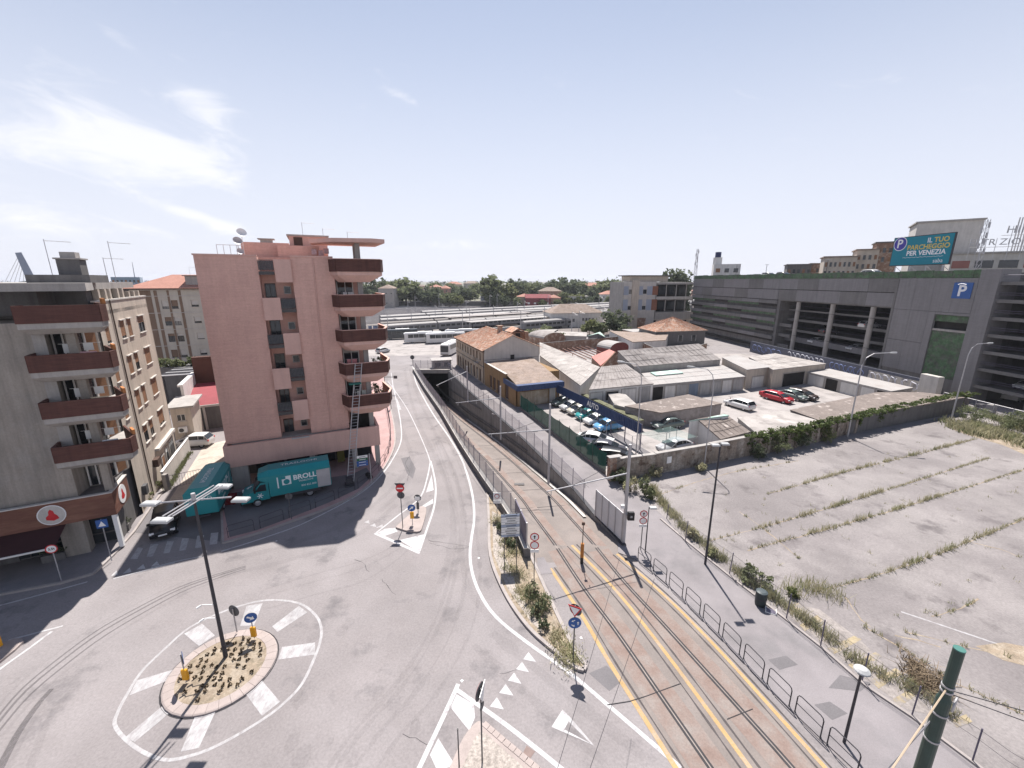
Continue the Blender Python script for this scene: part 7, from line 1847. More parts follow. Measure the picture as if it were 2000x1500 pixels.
# overhead line poles of the tram
def ocs(label, pb, pt, arm_px, zarm, m_=STEEL, r=.12):
    H_, b_ = hz(pb,pt); t = thing('overhead_line_pole',label,'pole',(b_[0],b_[1],0)); m = MB(); m.tube([(0,0,0),(0,0,H_)],[r,r*.75],10); m.build('pole', m_, t)
    e = g(*arm_px,zarm); m = MB(); v = Vector((e[0]-b_[0],e[1]-b_[1],zarm)); m.tube([(0,0,zarm+.1),tuple(v)],[.05,.035],6); m.build('bracket_arm', STEEL, t)
    m = MB(); m.tube([(0,0,min(H_-.15,zarm+1.4)),tuple(Vector((v.x*.7,v.y*.7,zarm+.05)))],.016,4); m.build('stay', STEELD, t)
    m = MB()
    for k in (.55,.95): m.tube([(v.x*k,v.y*k,zarm),(v.x*k,v.y*k,zarm-.35)],.03,5)
    m.tube([(v.x*.2,v.y*.2,zarm+.04),(v.x*.28,v.y*.28,zarm+.02)],.08,6); m.build('insulator', RUSTY if False else CONCL, t)
    return t, (b_[0]+v.x*.95,b_[1]+v.y*.95,zarm-.35), (b_[0]+v.x*.5,b_[1]+v.y*.5,zarm-.35)
poles = []
poles.append(ocs('overhead line pole with arm beside the tram gate and traffic light',(1217,1062),(1223,868),(1068,960),5.6,STEEL,.14))
poles.append(ocs('overhead line pole in the middle of the ramp fence',(1071,945),(1069,789),(954,848),5.4))
poles.append(ocs('overhead line pole before the brown annexe',(978,858),(977,754),(890,787),5.2))
poles.append(ocs('farthest overhead line pole beside the ochre house',(914,786),(911,715),(852,753),5.0))
for w in (1,2):
    for k, (a, b_) in enumerate(zip(poles, poles[1:])):
        t = thing('contact_wire','overhead tram wire strung between two line poles above the ramp','wire',a[w],0,'overhead tram wires'); m = MB(); A_, B_ = Vector(a[w]), Vector(b_[w]); m.tube([tuple(A_.lerp(B_,s/6)-Vector((0,0,.5*s/6*(1-s/6)))) for s in range(7)],.011,4); m.build('strand', STEELD, t, world=True)
for k, (a, b_) in enumerate((((1210,1090,6.2),(1080,1530,6.2)),((1278,1130,6.2),(1142,1530,6.2)))):
    A_, B_ = Vector(g(*a)), Vector(g(*b_)); t = thing('span_wire',['left dark span wire crossing above the tracks near the camera','right dark span wire crossing above the tracks near the camera'][k],'wire',A_); m = MB(); m.tube([tuple(A_.lerp(B_,s/8)-Vector((0,0,.5*s/8*(1-s/8)))) for s in range(9)],.0075,4); m.build('strand', STEELD, t, world=True)
# traffic light by the gate pole
t = thing('tram_signal','black tram traffic light on the pole by the gate','traffic light',(*g(1217,1062)[:2],2.2)); m = MB(); m.box(.08,.55,-.45,-.2,0,.62,.03); m.build('housing', BLACK, t); m = MB(); m.disc((.32,-.46,.3),(0,1,0),.13,.02,14); m.build('lens', SIGNBACK, t); text('>', .3, WHITEP, t, upM(.32,-.475,.3)); m = MB(); m.box(-.05,.3,-.2,-.08,.25,.35); m.build('bracket', STEEL, t)
m = MB(); m.box(-.35,-.1,-.1,.1,.75,1.0); m.build('camera_box', WHITEP, t)
# rusty post between tracks
H_, b_ = hz((1136,1100),(1135,1022)); t = thing('track_post','orange rusty post with small head standing between the tracks','post',(b_[0],b_[1],0)); m = MB(); m.tube([(0,0,0),(0,0,.5)],.11,8); m.build('base', BLACK, t); m = MB(); m.tube([(0,0,.5),(0,0,1.55)],.12,8); m.build('sleeve', YELP if False else RUSTY, t); m = MB(); m.tube([(0,0,1.55),(0,0,H_)],.03,6); m.box(-.1,.1,-.06,.06,H_-.12,H_+.06); m.build('stem', DARKBR, t)
# lamps --------------------------------------------------------------
def lamp_post(label, pb, pt, arm=(.8,-.3), r=.07, m_=STEELD, heads=1, name='street_lamp', curved=False, group=None):
    H_, b_ = hz(pb,pt); t = thing(name,label,'street lamp',(b_[0],b_[1],0),0,group); m = MB()
    if curved:
        m.tube([(0,0,0),(0,0,H_*.45),(0,0,H_*.86),(arm[0]*.12,arm[1]*.12,H_*.95),(arm[0]*.4,arm[1]*.4,H_),(arm[0],arm[1],H_+.12)],[r,r*.8,r*.6,r*.55,r*.5,r*.45],8); m.build('column', m_, t)
        m = MB(); dd = Vector((arm[0],arm[1],.1)).normalized(); c = Vector((arm[0],arm[1],H_+.12)); m.tube([tuple(c),tuple(c+dd*.25),tuple(c+dd*.7),tuple(c+dd*.8)],[.05,.12,.11,.04],8); m.build('lantern', mat('dusty lamp housing',(.42,.42,.42),.5), t)
    else:
        m.tube([(0,0,0),(0,0,1),(0,0,H_)],[r,r*.9,r*.6],8); m.build('column', m_, t)
        for k in range(heads):
            s_ = 1 if k == 0 else -1; m = MB(); m.tube([(0,0,H_-.1),(arm[0]*s_,arm[1]*s_,H_)],.03,5); m.build('arm', m_, t)
            m = MB(); m.box(arm[0]*s_-.24,arm[0]*s_+.24,arm[1]*s_-.15,arm[1]*s_+.15,H_-.06,H_+.06,.04); m.build('lantern', mat('dusty lamp housing',(.42,.42,.42),.5), t)
    return t
lamp_post('tall dark lamp post with twin heads on the tram side pavement',(1377,1103),(1403,868),(.35,.1),.085,STEELD,2)
lamp_post('short dark lamp post by the first hoop barrier',(1260,1080),(1266,990),(.25,-.1),.05,STEELD,1)
lamp_post('grey curved lamp post rising from the ivy wall',(1655,853),(1690,690),(2.6,-.4),.1,STEEL,curved=True)
lamp_post('grey curved lamp post at the far corner of the lot',(1857,822),(1893,672),(1.8,-.2),.1,STEEL,curved=True)
lamp_post('thin grey lamp post behind the old masonry wall',(1375,912),(1395,722),(-1.8,.5),.07,STEEL,curved=True)
lamp_post('thin grey lamp post at the corner of the car lot',(1240,912),(1262,712),(-1.6,.5),.07,STEEL,curved=True)
H_, b_ = hz((1648,1452),(1690,1312)); t = thing('globe_lamp','short dark lamp post with round white cap on the tram side pavement','street lamp',(b_[0],b_[1],.05)); m = MB(); m.tube([(0,0,0),(0,0,H_-.1)],[.06,.045],8); m.build('column', STEELD, t); m = MB(); m.lathe([(.0,.16),(.16,.13),(.27,.05),(.29,0),(.2,-.03)],16,(0,0,H_)); m.build('cap', mat('dusty lamp housing',(.42,.42,.42),.5), t); m = MB(); m.lathe([(.19,-.03),(.14,-.16),(.05,-.2)],12,(0,0,H_)); m.build('lantern', BLACK, t)
# big green pole, wires
pt_ = Vector(gd(1874,1268,8.8)); zt = pt_.z; t = thing('tram_mast','thick dark green tram mast at the lower right edge','pole',(pt_.x,pt_.y,0)); 
m = MB(); m.tube([(0,0,0),(0,0,zt-2.6),(0,0,zt-1.62)],[.17,.16,.155],16); m.tube([(0,0,zt-1.5),(0,0,zt)],[.12,.12],16); m.tube([(0,0,zt-1.62),(0,0,zt-1.5)],[.155,.12],16); m.build('pole', GREENPOLE, t, smooth=False)
m = MB(); m.tube([(0,0,zt-.01),(0,0,zt+.02)],.124,16); m.build('cap', mat('faded green cap',(.06,.16,.14),.5), t)
for z in (zt-1.2,zt-1.35,zt-2.1,zt-3.0): m = MB(); m.tube([(0,0,z),(0,0,z+.05)],.172 if z < zt-1.5 else .135,16); m.build('clamp', STEEL, t)
m = MB(); m.disc((.27,-.05,zt-1.75),(.5,-.8,0),.22,.03,16); m.build('plate', STEEL, t)
WIRE = mat('pale insulated wire',(.42,.33,.24),.6)
for k, (a, z_, e, mm, rr_) in enumerate(((Vector((0,0,zt-1.25)),0,Vector(g(1720,1535,8.5)),WIRE,.02),(Vector((0,0,zt-1.3)),0,Vector((30,2,zt-2)),STEELD,.012),(Vector((0,0,zt-1.4)),0,Vector((26,4,zt-4.2)),STEELD,.012),(Vector((0,0,zt-2.0)),0,Vector(g(1735,1500,5.5)),STEEL,.02))):
    w = thing('mast_wire',['pale insulated wire running down left from the green mast','upper dark wire running right from the green mast','lower dark wire running right from the green mast','grey bracket wire reaching left from the green mast'][k],'wire',(pt_.x,pt_.y,a.z)); A_ = Vector((pt_.x,pt_.y,a.z)); m = MB(); m.tube([tuple(A_.lerp(e,s/6)) for s in range(7)],rr_,5); m.build('strand', mm, w, world=True)
# chain link fence of the lot
cf = thing('chain_link_fence','leaning chain link fence between pavement and abandoned lot','fence',(*g(1535,1210)[:2],0))
cpx = [((1302,1013),(1303,985)),((1338,1058),(1340,1015)),((1424,1124),(1428,1078)),((1535,1211),(1543,1158)),((1602,1265),(1614,1205)),((1683,1332),(1699,1263)),((1780,1400),(1798,1333)),((1898,1490),(1922,1415)),((2010,1570),(2040,1490))]
prev = None
for pb, pt in cpx:
    H_, b_ = hz(pb,pt); H_ = min(max(H_,1.3),1.75); m = MB(); m.tube([(b_[0],b_[1],0),(b_[0]+random.uniform(-.06,.06),b_[1]+random.uniform(-.04,.04),H_)],.03,6); m.build('post', STEELP, cf, world=True)
    if prev:
        m = MB(); m.quad((prev[0],prev[1],.05),(b_[0],b_[1],.05),(b_[0],b_[1],H_-.08),(prev[0],prev[1],prev[2]-.08)); m.build('mesh_panel', CHAIN, cf, world=True)
        for z in (.5,1.0): m = MB(); m.tube([(prev[0],prev[1],prev[2]-.1-(1-z)*.9),((prev[0]+b_[0])/2,(prev[1]+b_[1])/2,(prev[2]+H_)/2-.18-(1-z)*.9),(b_[0],b_[1],H_-.1-(1-z)*.9)],.009,4); m.build('line_wire', STEELD, cf, world=True)
    prev = (b_[0],b_[1],H_)
# bin and dumped box
p = g(1484,1182); t = thing('litter_bin','dark cylindrical litter bin beside the chain link fence','litter bin',(p[0],p[1],.05)); m = MB(); m.lathe([(0,.0),(.27,0),(.3,.1),(.31,.85),(.29,.9),(.27,.9)],20); m.build('bin_body', mat('dark bin green',(.03,.04,.042),.5), t); m = MB(); m.lathe([(.0,.98),(.2,.97),(.31,.92),(.32,.88),(.3,.87)],20); m.build('lid', mat('bin lid',(.06,.075,.08),.45), t); m = MB(); m.lathe([(.312,.45),(.322,.46),(.322,.54),(.312,.55)],20); m.build('band', STEELD, t)
p = g(1505,1196); t = thing('dumped_box','open dumped pale box lying beside the litter bin','box',(p[0],p[1],.05),-.5); m = MB(); m.box(-.28,.28,-.2,.2,0,.04); m.box(-.28,-.25,-.2,.2,.04,.14); m.box(.25,.28,-.2,.2,.04,.14); m.build('tray', WHITEP, t); m = MB(); m.box(-.24,.24,-.17,.17,.045,.07); m.build('contents', STEELP, t)
# traffic light at the far end of the pink pavement
H_, b_ = hz((764,800),(763,778)); t = thing('traffic_light','dark traffic light on the pavement corner beyond the pink block','traffic light',(b_[0],b_[1],.12)); m = MB(); m.tube([(0,0,0),(0,0,2.6)],.05,6); m.build('post', STEELD, t); m = MB(); m.box(-.16,.16,-.16,.16,1.7,2.7); m.build('housing', BLACK, t); m = MB(); m.disc((0,-.17,2.5),(0,1,0),.1,.02,12); m.disc((0,-.17,2.2),(0,1,0),.1,.02,12); m.disc((0,-.17,1.9),(0,1,0),.1,.02,12); m.build('lenses', SIGNBACK, t)
t = thing('gantry_sign','small dark cantilever sign over the far road','road sign',(*g(753,768)[:2],0)); m = MB(); m.tube([(0,0,0),(0,0,3.2)],.05,6); m.tube([(0,0,3.0),(2.2,0,3.0)],.03,5); m.tube([(0,0,2.8),(2.2,0,2.8)],.03,5); m.build('frame', STEELD, t); m = MB(); m.box(1.6,2.2,-.05,.05,2.6,3.1); m.build('panel', SIGNBACK, t)
# road studs and litter specks
for i, (px, py) in enumerate(((935,1090),(902,1330),(1135,1246),(540,1057))):
    p = g(px,py); t = thing('litter','scrap of white paper on the road','litter',(p[0],p[1],.004),i,'scraps of paper on the road'); m = MB(); m.add([(-.07,-.05,0),(.06,-.06,.01),(.08,.05,.0),(-.05,.06,.025)],[(0,1,2),(0,2,3)]); m.build('paper', WHITEP, t)
# far end of the ramp: white kiosk and planters
kf = Fr(g(846,722)[:2], radians(16)); t = thing('kiosk','white flat-roofed kiosk above the tunnel portal','kiosk',kf.w(0,0),kf.a); m = MB(); m.box(0,4.0,0,3,0.0,1.9); m.build('wall', CONC, t); m = MB(); m.box(-.3,4.3,-.3,3.3,1.9,2.05); m.build('roof', ETERNW, t)
for x in (.4,2.4): m = MB(); m.box(x,x+1.2,-.06,-.003,.5,1.5); m.build('window', GLASS, t)
t = thing('portal_fence','mesh fence across the top of the tunnel portal','fence',(tl(88)+3,88.9,0)); m = MB(); m.quad((tl(88)-.4,88.3,.55),(tr(88)+.4,88.3,.55),(tr(88)+.4,88.3,2.3),(tl(88)-.4,88.3,2.3)); m.build('mesh_panel', MESHL, t, world=True)
for i in range(6): m = MB(); x = tl(88)-.3+i*(tr(88)-tl(88)+.6)/5; m.tube([(x,88.3,.5),(x,88.3,2.35)],.03,5); m.build('post', STEELP, t, world=True)
t = thing('warning_sign','dark round sign at the far tip of the ramp wall','road sign',(*g(806,712)[:2],0)); m = MB(); m.tube([(0,0,0),(0,0,1.9)],.05,6); m.build('post', SIGNBACK, t); disc_sign(t,1.7,.5,(0,1,0),BLUEP)

for i, (x, h) in enumerate(((20,3.2),(34,2.6),(55,3.0))):
    p = CP.w(x,3); t = thing('roof_lamp','thin lamp pole on the car park roof, %s from the far end' % ('first','second','third')[i],'lamp',(p[0],p[1],TOP-.88)); m = MB(); m.tube([(0,0,0),(0,0,h+.9)],.06,5); m.build('pole', STEELD, t); m = MB(); m.box(-.5,.5,-.12,.12,h+.9,h+1.0); m.build('lantern', STEEL, t)

t = thing('keep_side_sign','yellow marker post at the left edge of the picture','road sign',(*g(1,1268)[:2],.12)); m = MB(); m.box(-.14,.14,-.06,.06,.1,.75,.03); m.build('marker_post', YELP, t); m = MB(); m.tube([(0,0,0),(0,0,1.3)],.03,6); m.build('post', STEEL, t)
# ================================================================ VEHICLES
def wheel_meshes(r, w):
    m = MB(); m.lathe([(r*.62,-w/2),(r*.93,-w/2),(r,-w/2+.03),(r,w/2-.03),(r*.93,w/2),(r*.62,w/2)],18); ty = m.mesh('tyre',[RUBBER])
    m = MB(); m.lathe([(0.001,w/2-.03),(r*.2,w/2-.02),(r*.62,w/2-.05),(r*.64,w/2-.005)],14); m.lathe([(0.001,-w/2+.03),(r*.2,-w/2+.02),(r*.62,-w/2+.05),(r*.64,-w/2+.005)],14); rm = m.mesh('rim',[RIM]); return ty, rm
WM = wheel_meshes(.32,.2)
def add_wheel(par, x, y, r=.32, M_=WM):
    t = link('wheel', M_[0], par, (x,y,r), (pi/2,0,0)); link('rim', M_[1], t); return t
BODY = {}
def car_meshes(kind):
    """lofted body and greenhouse; x forward, origin at the middle of the wheelbase on the ground"""
    if kind in BODY: return BODY[kind]
    if kind == 'hatch':
        L, W, Hh = 3.95, 1.72, 1.48; st = [(-1.97,.45,.72,.72),(-1.9,.28,.95,.86),(-1.4,.22,.98,.86),(-.6,.2,.97,.86),(.5,.2,.96,.86),(1.1,.2,.93,.85),(1.6,.22,.84,.82),(1.88,.26,.72,.76),(1.98,.4,.6,.62)]
        gh = [(-1.88,.96,.96,.74),(-1.55,1.0,1.42,.68),(-.9,.99,1.48,.66),(.1,.98,1.46,.66),(.55,.97,1.3,.68),(1.15,.95,.96,.76)]
    elif kind == 'wagon':
        L, W, Hh = 4.5, 1.8, 1.5; st = [(-2.25,.45,.75,.76),(-2.15,.28,.98,.89),(-1.5,.22,1.0,.9),(-.6,.2,.98,.9),(.6,.2,.97,.9),(1.3,.2,.93,.89),(1.85,.22,.85,.85),(2.15,.26,.73,.78),(2.25,.4,.6,.64)]
        gh = [(-2.15,.98,.98,.78),(-1.85,1.02,1.44,.7),(-1.0,1.0,1.5,.68),(.1,.99,1.48,.68),(.6,.98,1.32,.7),(1.3,.95,.96,.8)]
    else:
        L, W, Hh = 4.4, 1.76, 1.44; st = [(-2.2,.45,.72,.74),(-2.1,.28,.94,.86),(-1.5,.22,.98,.88),(-.6,.2,.96,.88),(.6,.2,.95,.88),(1.2,.2,.91,.87),(1.8,.22,.83,.83),(2.1,.26,.71,.76),(2.2,.4,.58,.62)]
        gh = [(-1.75,.96,.97,.76),(-1.05,.99,1.36,.66),(-.5,.98,1.44,.64),(.15,.97,1.42,.64),(.55,.96,1.28,.66),(1.25,.93,.94,.78)]
    b = MB(); rings = []
    for x, zb, zt, hw in st:
        rings.append([(x,-hw*.82,zb),(x,-hw,zb+.16),(x,-hw,zb+(zt-zb)*.62),(x,-hw*.9,zt),(x,hw*.9,zt),(x,hw,zb+(zt-zb)*.62),(x,hw,zb+.16),(x,hw*.82,zb)])
    for A, B in zip(rings,rings[1:]): b.add(A+B,[(i,(i+1)%8,8+(i+1)%8,8+i) for i in range(8)])
    b.poly(rings[0]); b.poly(rings[-1][::-1])
    c = MB(); R = []
    for x, zb, zt, hw in gh: R.append([(x,-hw-.06*(zt-zb > .1),zb-.02),(x,-hw,zt-.07 if zt-zb > .2 else zt),(x,-hw*.86,zt),(x,hw*.86,zt),(x,hw,zt-.07 if zt-zb > .2 else zt),(x,hw+.06*(zt-zb > .1),zb-.02)])
    for A, B in zip(R,R[1:]): c.add(A+B,[(i,i+1,6+i+1,6+i) for i in range(5)])
    rf = MB(); 
    for A, B in zip(R[1:4],R[2:5]): rf.add([(p[0],p[1],p[2]+.012) for p in A[1:5]+B[1:5]],[(0,1,5,4),(1,2,6,5),(2,3,7,6)])
    pil = MB()
    for s_ in (1,4):
        o_ = 0 if s_ == 1 else 5
        for k in (1,2,4):
            p = Vector(R[k][s_]); q = Vector(R[k][o_]); pil.tube([tuple(p),tuple(q)],.035,4)
        pil.tube([R[0][s_],R[1][s_]],.045,4); pil.tube([R[4][s_],R[5][s_]],.045,4)
    BODY[kind] = dict(b=b,c=c.mesh('cabin_glass',[GLASS]),rf=rf,pil=pil,st=st,L=L,W=W); return BODY[kind]
CARM = {}
def car(label, p, head, kind, col, cat='car', group=None, name='parked_car', lights=True):
    B = car_meshes(kind); k = (kind,col.name)
    if k not in CARM: CARM[k] = (B['b'].mesh('body',[col],smooth=True),B['rf'].mesh('roof',[col],smooth=True),B['pil'].mesh('pillars',[col]))
    t = thing(name,label,cat,(p[0],p[1],p[2] if len(p) > 2 else 0.012),head,group)
    bd = link('body',CARM[k][0],t); link('cabin_glass',B['c'],t); link('roof',CARM[k][1],t); link('pillars',CARM[k][2],t)
    wb = B['L']*.3; hw = B['W']/2-.12
    for x in (-wb,wb+.05):
        for y in (-hw,hw): add_wheel(t,x,y)
    xf = B['st'][-2][0]; xr = B['st'][1][0]
    for s_ in (-1,1):
        m = MB(); m.box(xf-.12,xf+.06,s_*.62-.14,s_*.62+.14,.6,.74); m.build('headlight', WHITEP, t)
        m = MB(); m.box(xr-.06,xr+.08,s_*.7-.1,s_*.7+.1,.72,.92); m.build('tail_light', REDP, t)
        m = MB(); m.box(.75,.93,s_*(B['W']/2+.02)-.08,s_*(B['W']/2+.02)+.08,.93,1.05); m.build('mirror', BLACK, t)
    m = MB(); m.box(xf+.08,xf+.11,-.26,.26,.4,.51); m.build('number_plate', WHITEP, t)
    m = MB(); m.box(xf+.02,xf+.085,-.5,.5,.27,.38); m.build('grille', BLACK, t)
    return t
CW = paint('white car paint',(.62,.61,.6)); CS = paint('silver car paint',(.42,.42,.43)); CB_ = paint('black car paint',(.012,.012,.014)); CR = paint('red car paint',(.36,.015,.025)); CG = paint('grey green car paint',(.11,.14,.13)); CT = paint('teal car paint',(.03,.27,.27)); CLB = paint('light blue car paint',(.13,.34,.6)); CD = paint('dark brown car paint',(.05,.035,.03)); CC = paint('cream car paint',(.5,.47,.4))
hd_ = lambda a, b: atan2(b[1]-a[1],b[0]-a[0])
car('black hatchback parked by the zebra crossing, nose to the road',g(322,1018,.6)[:2],hd_(g(330,985),g(318,1040)),'hatch',CB_)
car('white hatchback parked in the courtyard behind the iron gate',g(377,857,.9)[:2],radians(190),'hatch',CW)
car('white estate car alone in the garage yard',g(1444,788,.7)[:2],hd_(g(1470,795),g(1425,782)),'wagon',CW)
car('red car in the garage yard',g(1520,775,.7)[:2],hd_(g(1500,770),g(1548,782)),'wagon',CR)
car('grey green car parked beside the red one in the yard',g(1548,771,.7)[:2],hd_(g(1500,770),g(1548,782)),'sedan',CG)
car('dark brown car at the right end of the yard row',g(1568,770,.7)[:2],hd_(g(1500,770),g(1548,782)),'wagon',CD)
p = g(1494,770,.4); t = thing('red_trailer','small red trailer behind the red car','trailer',p[:2],.3); m = MB(); m.box(-.8,.8,-.5,.5,.3,.9,.05); m.build('tub', CR, t); add_wheel(t,0,-.6,.28); add_wheel(t,0,.6,.28); m = MB(); m.tube([(.8,0,.4),(1.6,0,.4)],.04,5); m.build('drawbar', STEELD, t)
p = g(1423,783,.4); t = thing('red_moped','small red moped left of the white estate car','moped',p[:2],.6); add_wheel(t,-.55,0,.26,wheel_meshes(.26,.1)); add_wheel(t,.6,0,.26,wheel_meshes(.26,.1)); m = MB(); m.tube([(-.55,0,.5),(-.2,0,.45),(.2,0,.4),(.45,0,.75)],[.12,.13,.1,.08],8); m.build('body', CR, t); m = MB(); m.box(-.6,.05,-.13,.13,.62,.72,.03); m.build('saddle', BLACK, t); m = MB(); m.tube([(.6,0,.26),(.45,0,.95)],.03,5); m.tube([(.42,-.3,.98),(.42,.3,.98)],.02,5); m.build('fork', STEELD, t)
row = [((1101,783),CG,'hatch','grey green car at the far end of the dealer row'),((1118,792),CS,'hatch','silver car second from the far end of the dealer row'),((1133,799),CC,'hatch','cream car in the middle of the dealer row'),((1150,808),CT,'hatch','teal car in the dealer row'),((1167,818),CW,'hatch','white car in the dealer row beside the teal one'),((1188,829),CLB,'hatch','light blue car at the near end of the dealer row')]
for (px, py), c_, k, lab in row: car(lab,g(px,py,.7)[:2],radians(205),k,c_,group='cars in the dealer row')
car('white saloon car behind the green netting',(9.9,46.8),radians(-22),'sedan',CW)
car('black large car behind the green netting',(11.5,41.6),radians(-20),'wagon',CB_)
car('dark grey car between the white and the black one behind the netting',(10.7,44.2),radians(-21),'sedan',paint('dark grey car paint',(.06,.06,.075)))
car('silver saloon car beside the old masonry wall',g(1318,866,.9)[:2],radians(205),'sedan',CS)
car('dark green car beside the small gabled shed',g(1304,823,.9)[:2],radians(200),'sedan',CG)
car('white car under the shed roof next to the blue fascia',g(1195,779,.9)[:2],radians(200),'hatch',CW)
car('silver car beside the blue fascia end',g(1210,800,.9)[:2],radians(200),'hatch',CS)
for px, lab in ((820,'white car on the road beyond the railway, left'),(887,'silver car on the road beyond the railway, centre left'),(948,'silver car on the road beyond the railway, nearest the tall trees'),(1075,'white car on the road beyond the railway, right')):
    car(lab,(*bdepth(px,328,3),3.12),0.05,'wagon',CW if px != 948 else CS)
car('silver car on the far road bend behind the balconies',g(748,684,.7)[:2],radians(60),'hatch',CS)
car('white car parked on the car park roof',(*CP.w(66,4)[:2],TOP-.88),CP.a,'wagon',CW)
for px, lab in ((1508,'dark car left on the car park roof'),(1490,'silver car left on the car park roof')):
    car(lab,(*CP.w(40 if px == 1508 else 34,4)[:2],TOP-.88),CP.a,'wagon',CD if px == 1508 else CS)
t = thing('white_van','white van behind the steel fence under the decks','van',g(1985,782)[:2],radians(200)); m = MB(); 
prof = [(-2.5,.35),(-2.5,2.1),(-2.3,2.3),(.9,2.3),(1.5,1.35),(2.4,1.1),(2.5,.4)]
loft(m,[(x,-.95,z) for x, z in prof],[(x,.95,z) for x, z in prof]); m.build('body', CW, t); m = MB(); m.quad((.93,-.85,2.2),(1.48,-.85,1.38),(1.48,.85,1.38),(.93,.85,2.2)); m.build('windscreen', GLASS, t)
for x in (-1.5,1.5):
    for y in (-.85,.85): add_wheel(t,x,y)
# removal trucks ---------------------------------------------------
WM2 = wheel_meshes(.37,.24)
LOGO = mat('truck lettering white',(.68,.72,.72),.6,.05,1)
def truck(label, p, head, right=True, name='removal_truck'):
    t = thing(name,label,'truck',(p[0],p[1],.13),head,'teal removal trucks')
    # chassis frame; x forward, box from -4.1 to .6, cab .7 to 2.9
    m = MB(); m.box(-4.0,2.2,-.45,.45,.42,.62); m.build('chassis', STEELD, t)
    bx0, bx1, hw = -4.1, .75, 1.08; prof = [(bx0,.75),(bx0,3.0),(bx1+.75,3.0),(bx1+.45,2.25),(bx1,2.0),(bx1,.75)]
    sec = [(-hw,.75),(-hw,2.62),(-hw+.42,3.05),(hw-.42,3.05),(hw,2.62),(hw,.75)]
    m = MB(); loft(m,[(bx0,y,z) for y, z in sec],[(bx1,y,z) for y, z in sec])
    lut = [(-hw,2.05),(-hw,2.62),(-hw+.42,3.05),(hw-.42,3.05),(hw,2.62),(hw,2.05)]
    loft(m,[(bx1+.002,y,z) for y, z in lut],[(bx1+.75,y*.9,min(z,2.85)-.0 if z > 2.1 else 2.4) for y, z in lut])
    bo = m.build('box_body', TEAL, t)
    m = MB(); m.box(bx0-.04,bx0-.002,-1.0,1.0,.8,2.6); rd_ = m.build('rear_door', TEAL, bo); text('BROLLO', .42, mat('truck lettering white',(.68,.72,.72),.6,.05,1), rd_, upM(bx0-.05,0,2.1,-pi/2))
    cab = [(.8,.55),(.8,2.1),(1.35,2.12),(2.0,1.42),(2.75,1.15),(2.9,.9),(2.92,.5)]
    m = MB(); loft(m,[(x,-.96,z) for x, z in cab],[(x,.96,z) for x, z in cab]); cb_ = m.build('cab', TEAL, t)
    m = MB(); m.quad((1.4,-.84,2.07),(1.98,-.86,1.47),(1.98,.86,1.47),(1.4,.84,2.07)); 
    m.v = [(x+.03,y,z+.03) for x, y, z in m.v]; m.build('windscreen', GLASS, cb_)
    for s_ in (-1,1):
        m = MB(); m.poly([(1.0,s_*.972,1.35),(1.85,s_*.972,1.38),(1.42,s_*.972,1.95),(1.0,s_*.972,1.95)]); w = m.build('side_window', GLASS, cb_)
        m = MB(); m.poly([(x,s_*.968,z) for x, z in ((.95,.6),(1.95,.6),(1.95,1.36),(1.4,2.0),(.95,2.0))]); m.build('door', TEAL, cb_)
        m = MB(); m.box(1.75,1.9,s_*1.15-.12,s_*1.15+.12,1.4,1.8); m.build('mirror', BLACK, cb_)
        m = MB(); m.box(2.78,2.95,s_*.72-.16,s_*.72+.16,.85,1.02); m.build('headlight', WHITEP, cb_)
    m = MB(); m.box(2.9,2.99,-.95,.95,.35,.62); m.box(2.88,2.96,-.45,.45,.68,.85); m.build('bumper', BLACK, cb_)
    for x in (-2.3,1.75):
        for y in (-.86,.86): add_wheel(t,x,y,.37,WM2)
    for y in (-.6,.6): pass
    m = MB(); m.box(-3.2,-.6,-1.0,-.95,.45,.72); m.box(-3.2,-.6,.95,1.0,.45,.72); m.build('side_guard', STEELD, t)
    # lettering on both sides and the roof, snowflakes on the cab
    for s_ in (-1,1):
        rz = 0 if s_ < 0 else pi
        def S(x, z, o_=.006): return upM(x, s_*(hw+o_), z, rz)
        sg = -s_
        f = 1 if s_ < 0 else -1
        # viewed from the side with the cab on the viewer's left (right flank) or right (left flank)
        text('BROLLO', .62, LOGO, bo, S(-2.3 if s_ > 0 else -2.3,2.1), bold=.02)
        text('TRASLOCHI', .22, LOGO, bo, S(-2.1,1.72)); text('800 822 800', .24, LOGO, bo, S(-2.3,1.25))
        m = MB(); m.box(-.95,-.25,s_*(hw+.004)-.003,s_*(hw+.004)+.003,1.6,2.4); lg = m.build('logo_square', LOGO, bo)
        m = MB(); m.disc((-.6,s_*(hw+.012),1.88),(0,1,0),.24,.006,16); m.box(-.55,-.25,s_*(hw+.012)-.003,s_*(hw+.012)+.003,2.15,2.4) ; m.build('logo_curve', TEAL, lg)
        m = MB(); m.box(.02,.12,s_*(hw+.004)-.003,s_*(hw+.004)+.003,1.4,2.4); m.build('logo_bar', LOGO, bo)
        text('FRANCO', .14, LOGO, bo, S(-.4,1.25)) if False else None
        m = MB()
        for k in range(3):
            a = k*pi/3; m.tube([(1.5-.24*cos(a),s_*.982,.98-.24*sin(a)),(1.5+.24*cos(a),s_*.982,.98+.24*sin(a))],.035,4)
        m.build('snowflake', LOGO, cb_)
    M_ = Matrix.Translation((-1.7,0,3.058)) @ Matrix.Rotation(pi,4,'Z'); text('TRASLOCHI', .55, LOGO, bo, M_)
    m = MB()
    for k in range(3):
        a = k*pi/3; m.tube([(2.35-.2*cos(a),-.3-.2*sin(a),1.36-.08*cos(a)*-1),(2.35+.2*cos(a),-.3+.2*sin(a),1.36-.08*cos(a))],.03,4)
    m.build('snowflake', LOGO, cb_)
    return t
w1, w2 = Vector(g(513,990)), Vector(g(600,972)); hd1 = hd_(w2,w1)
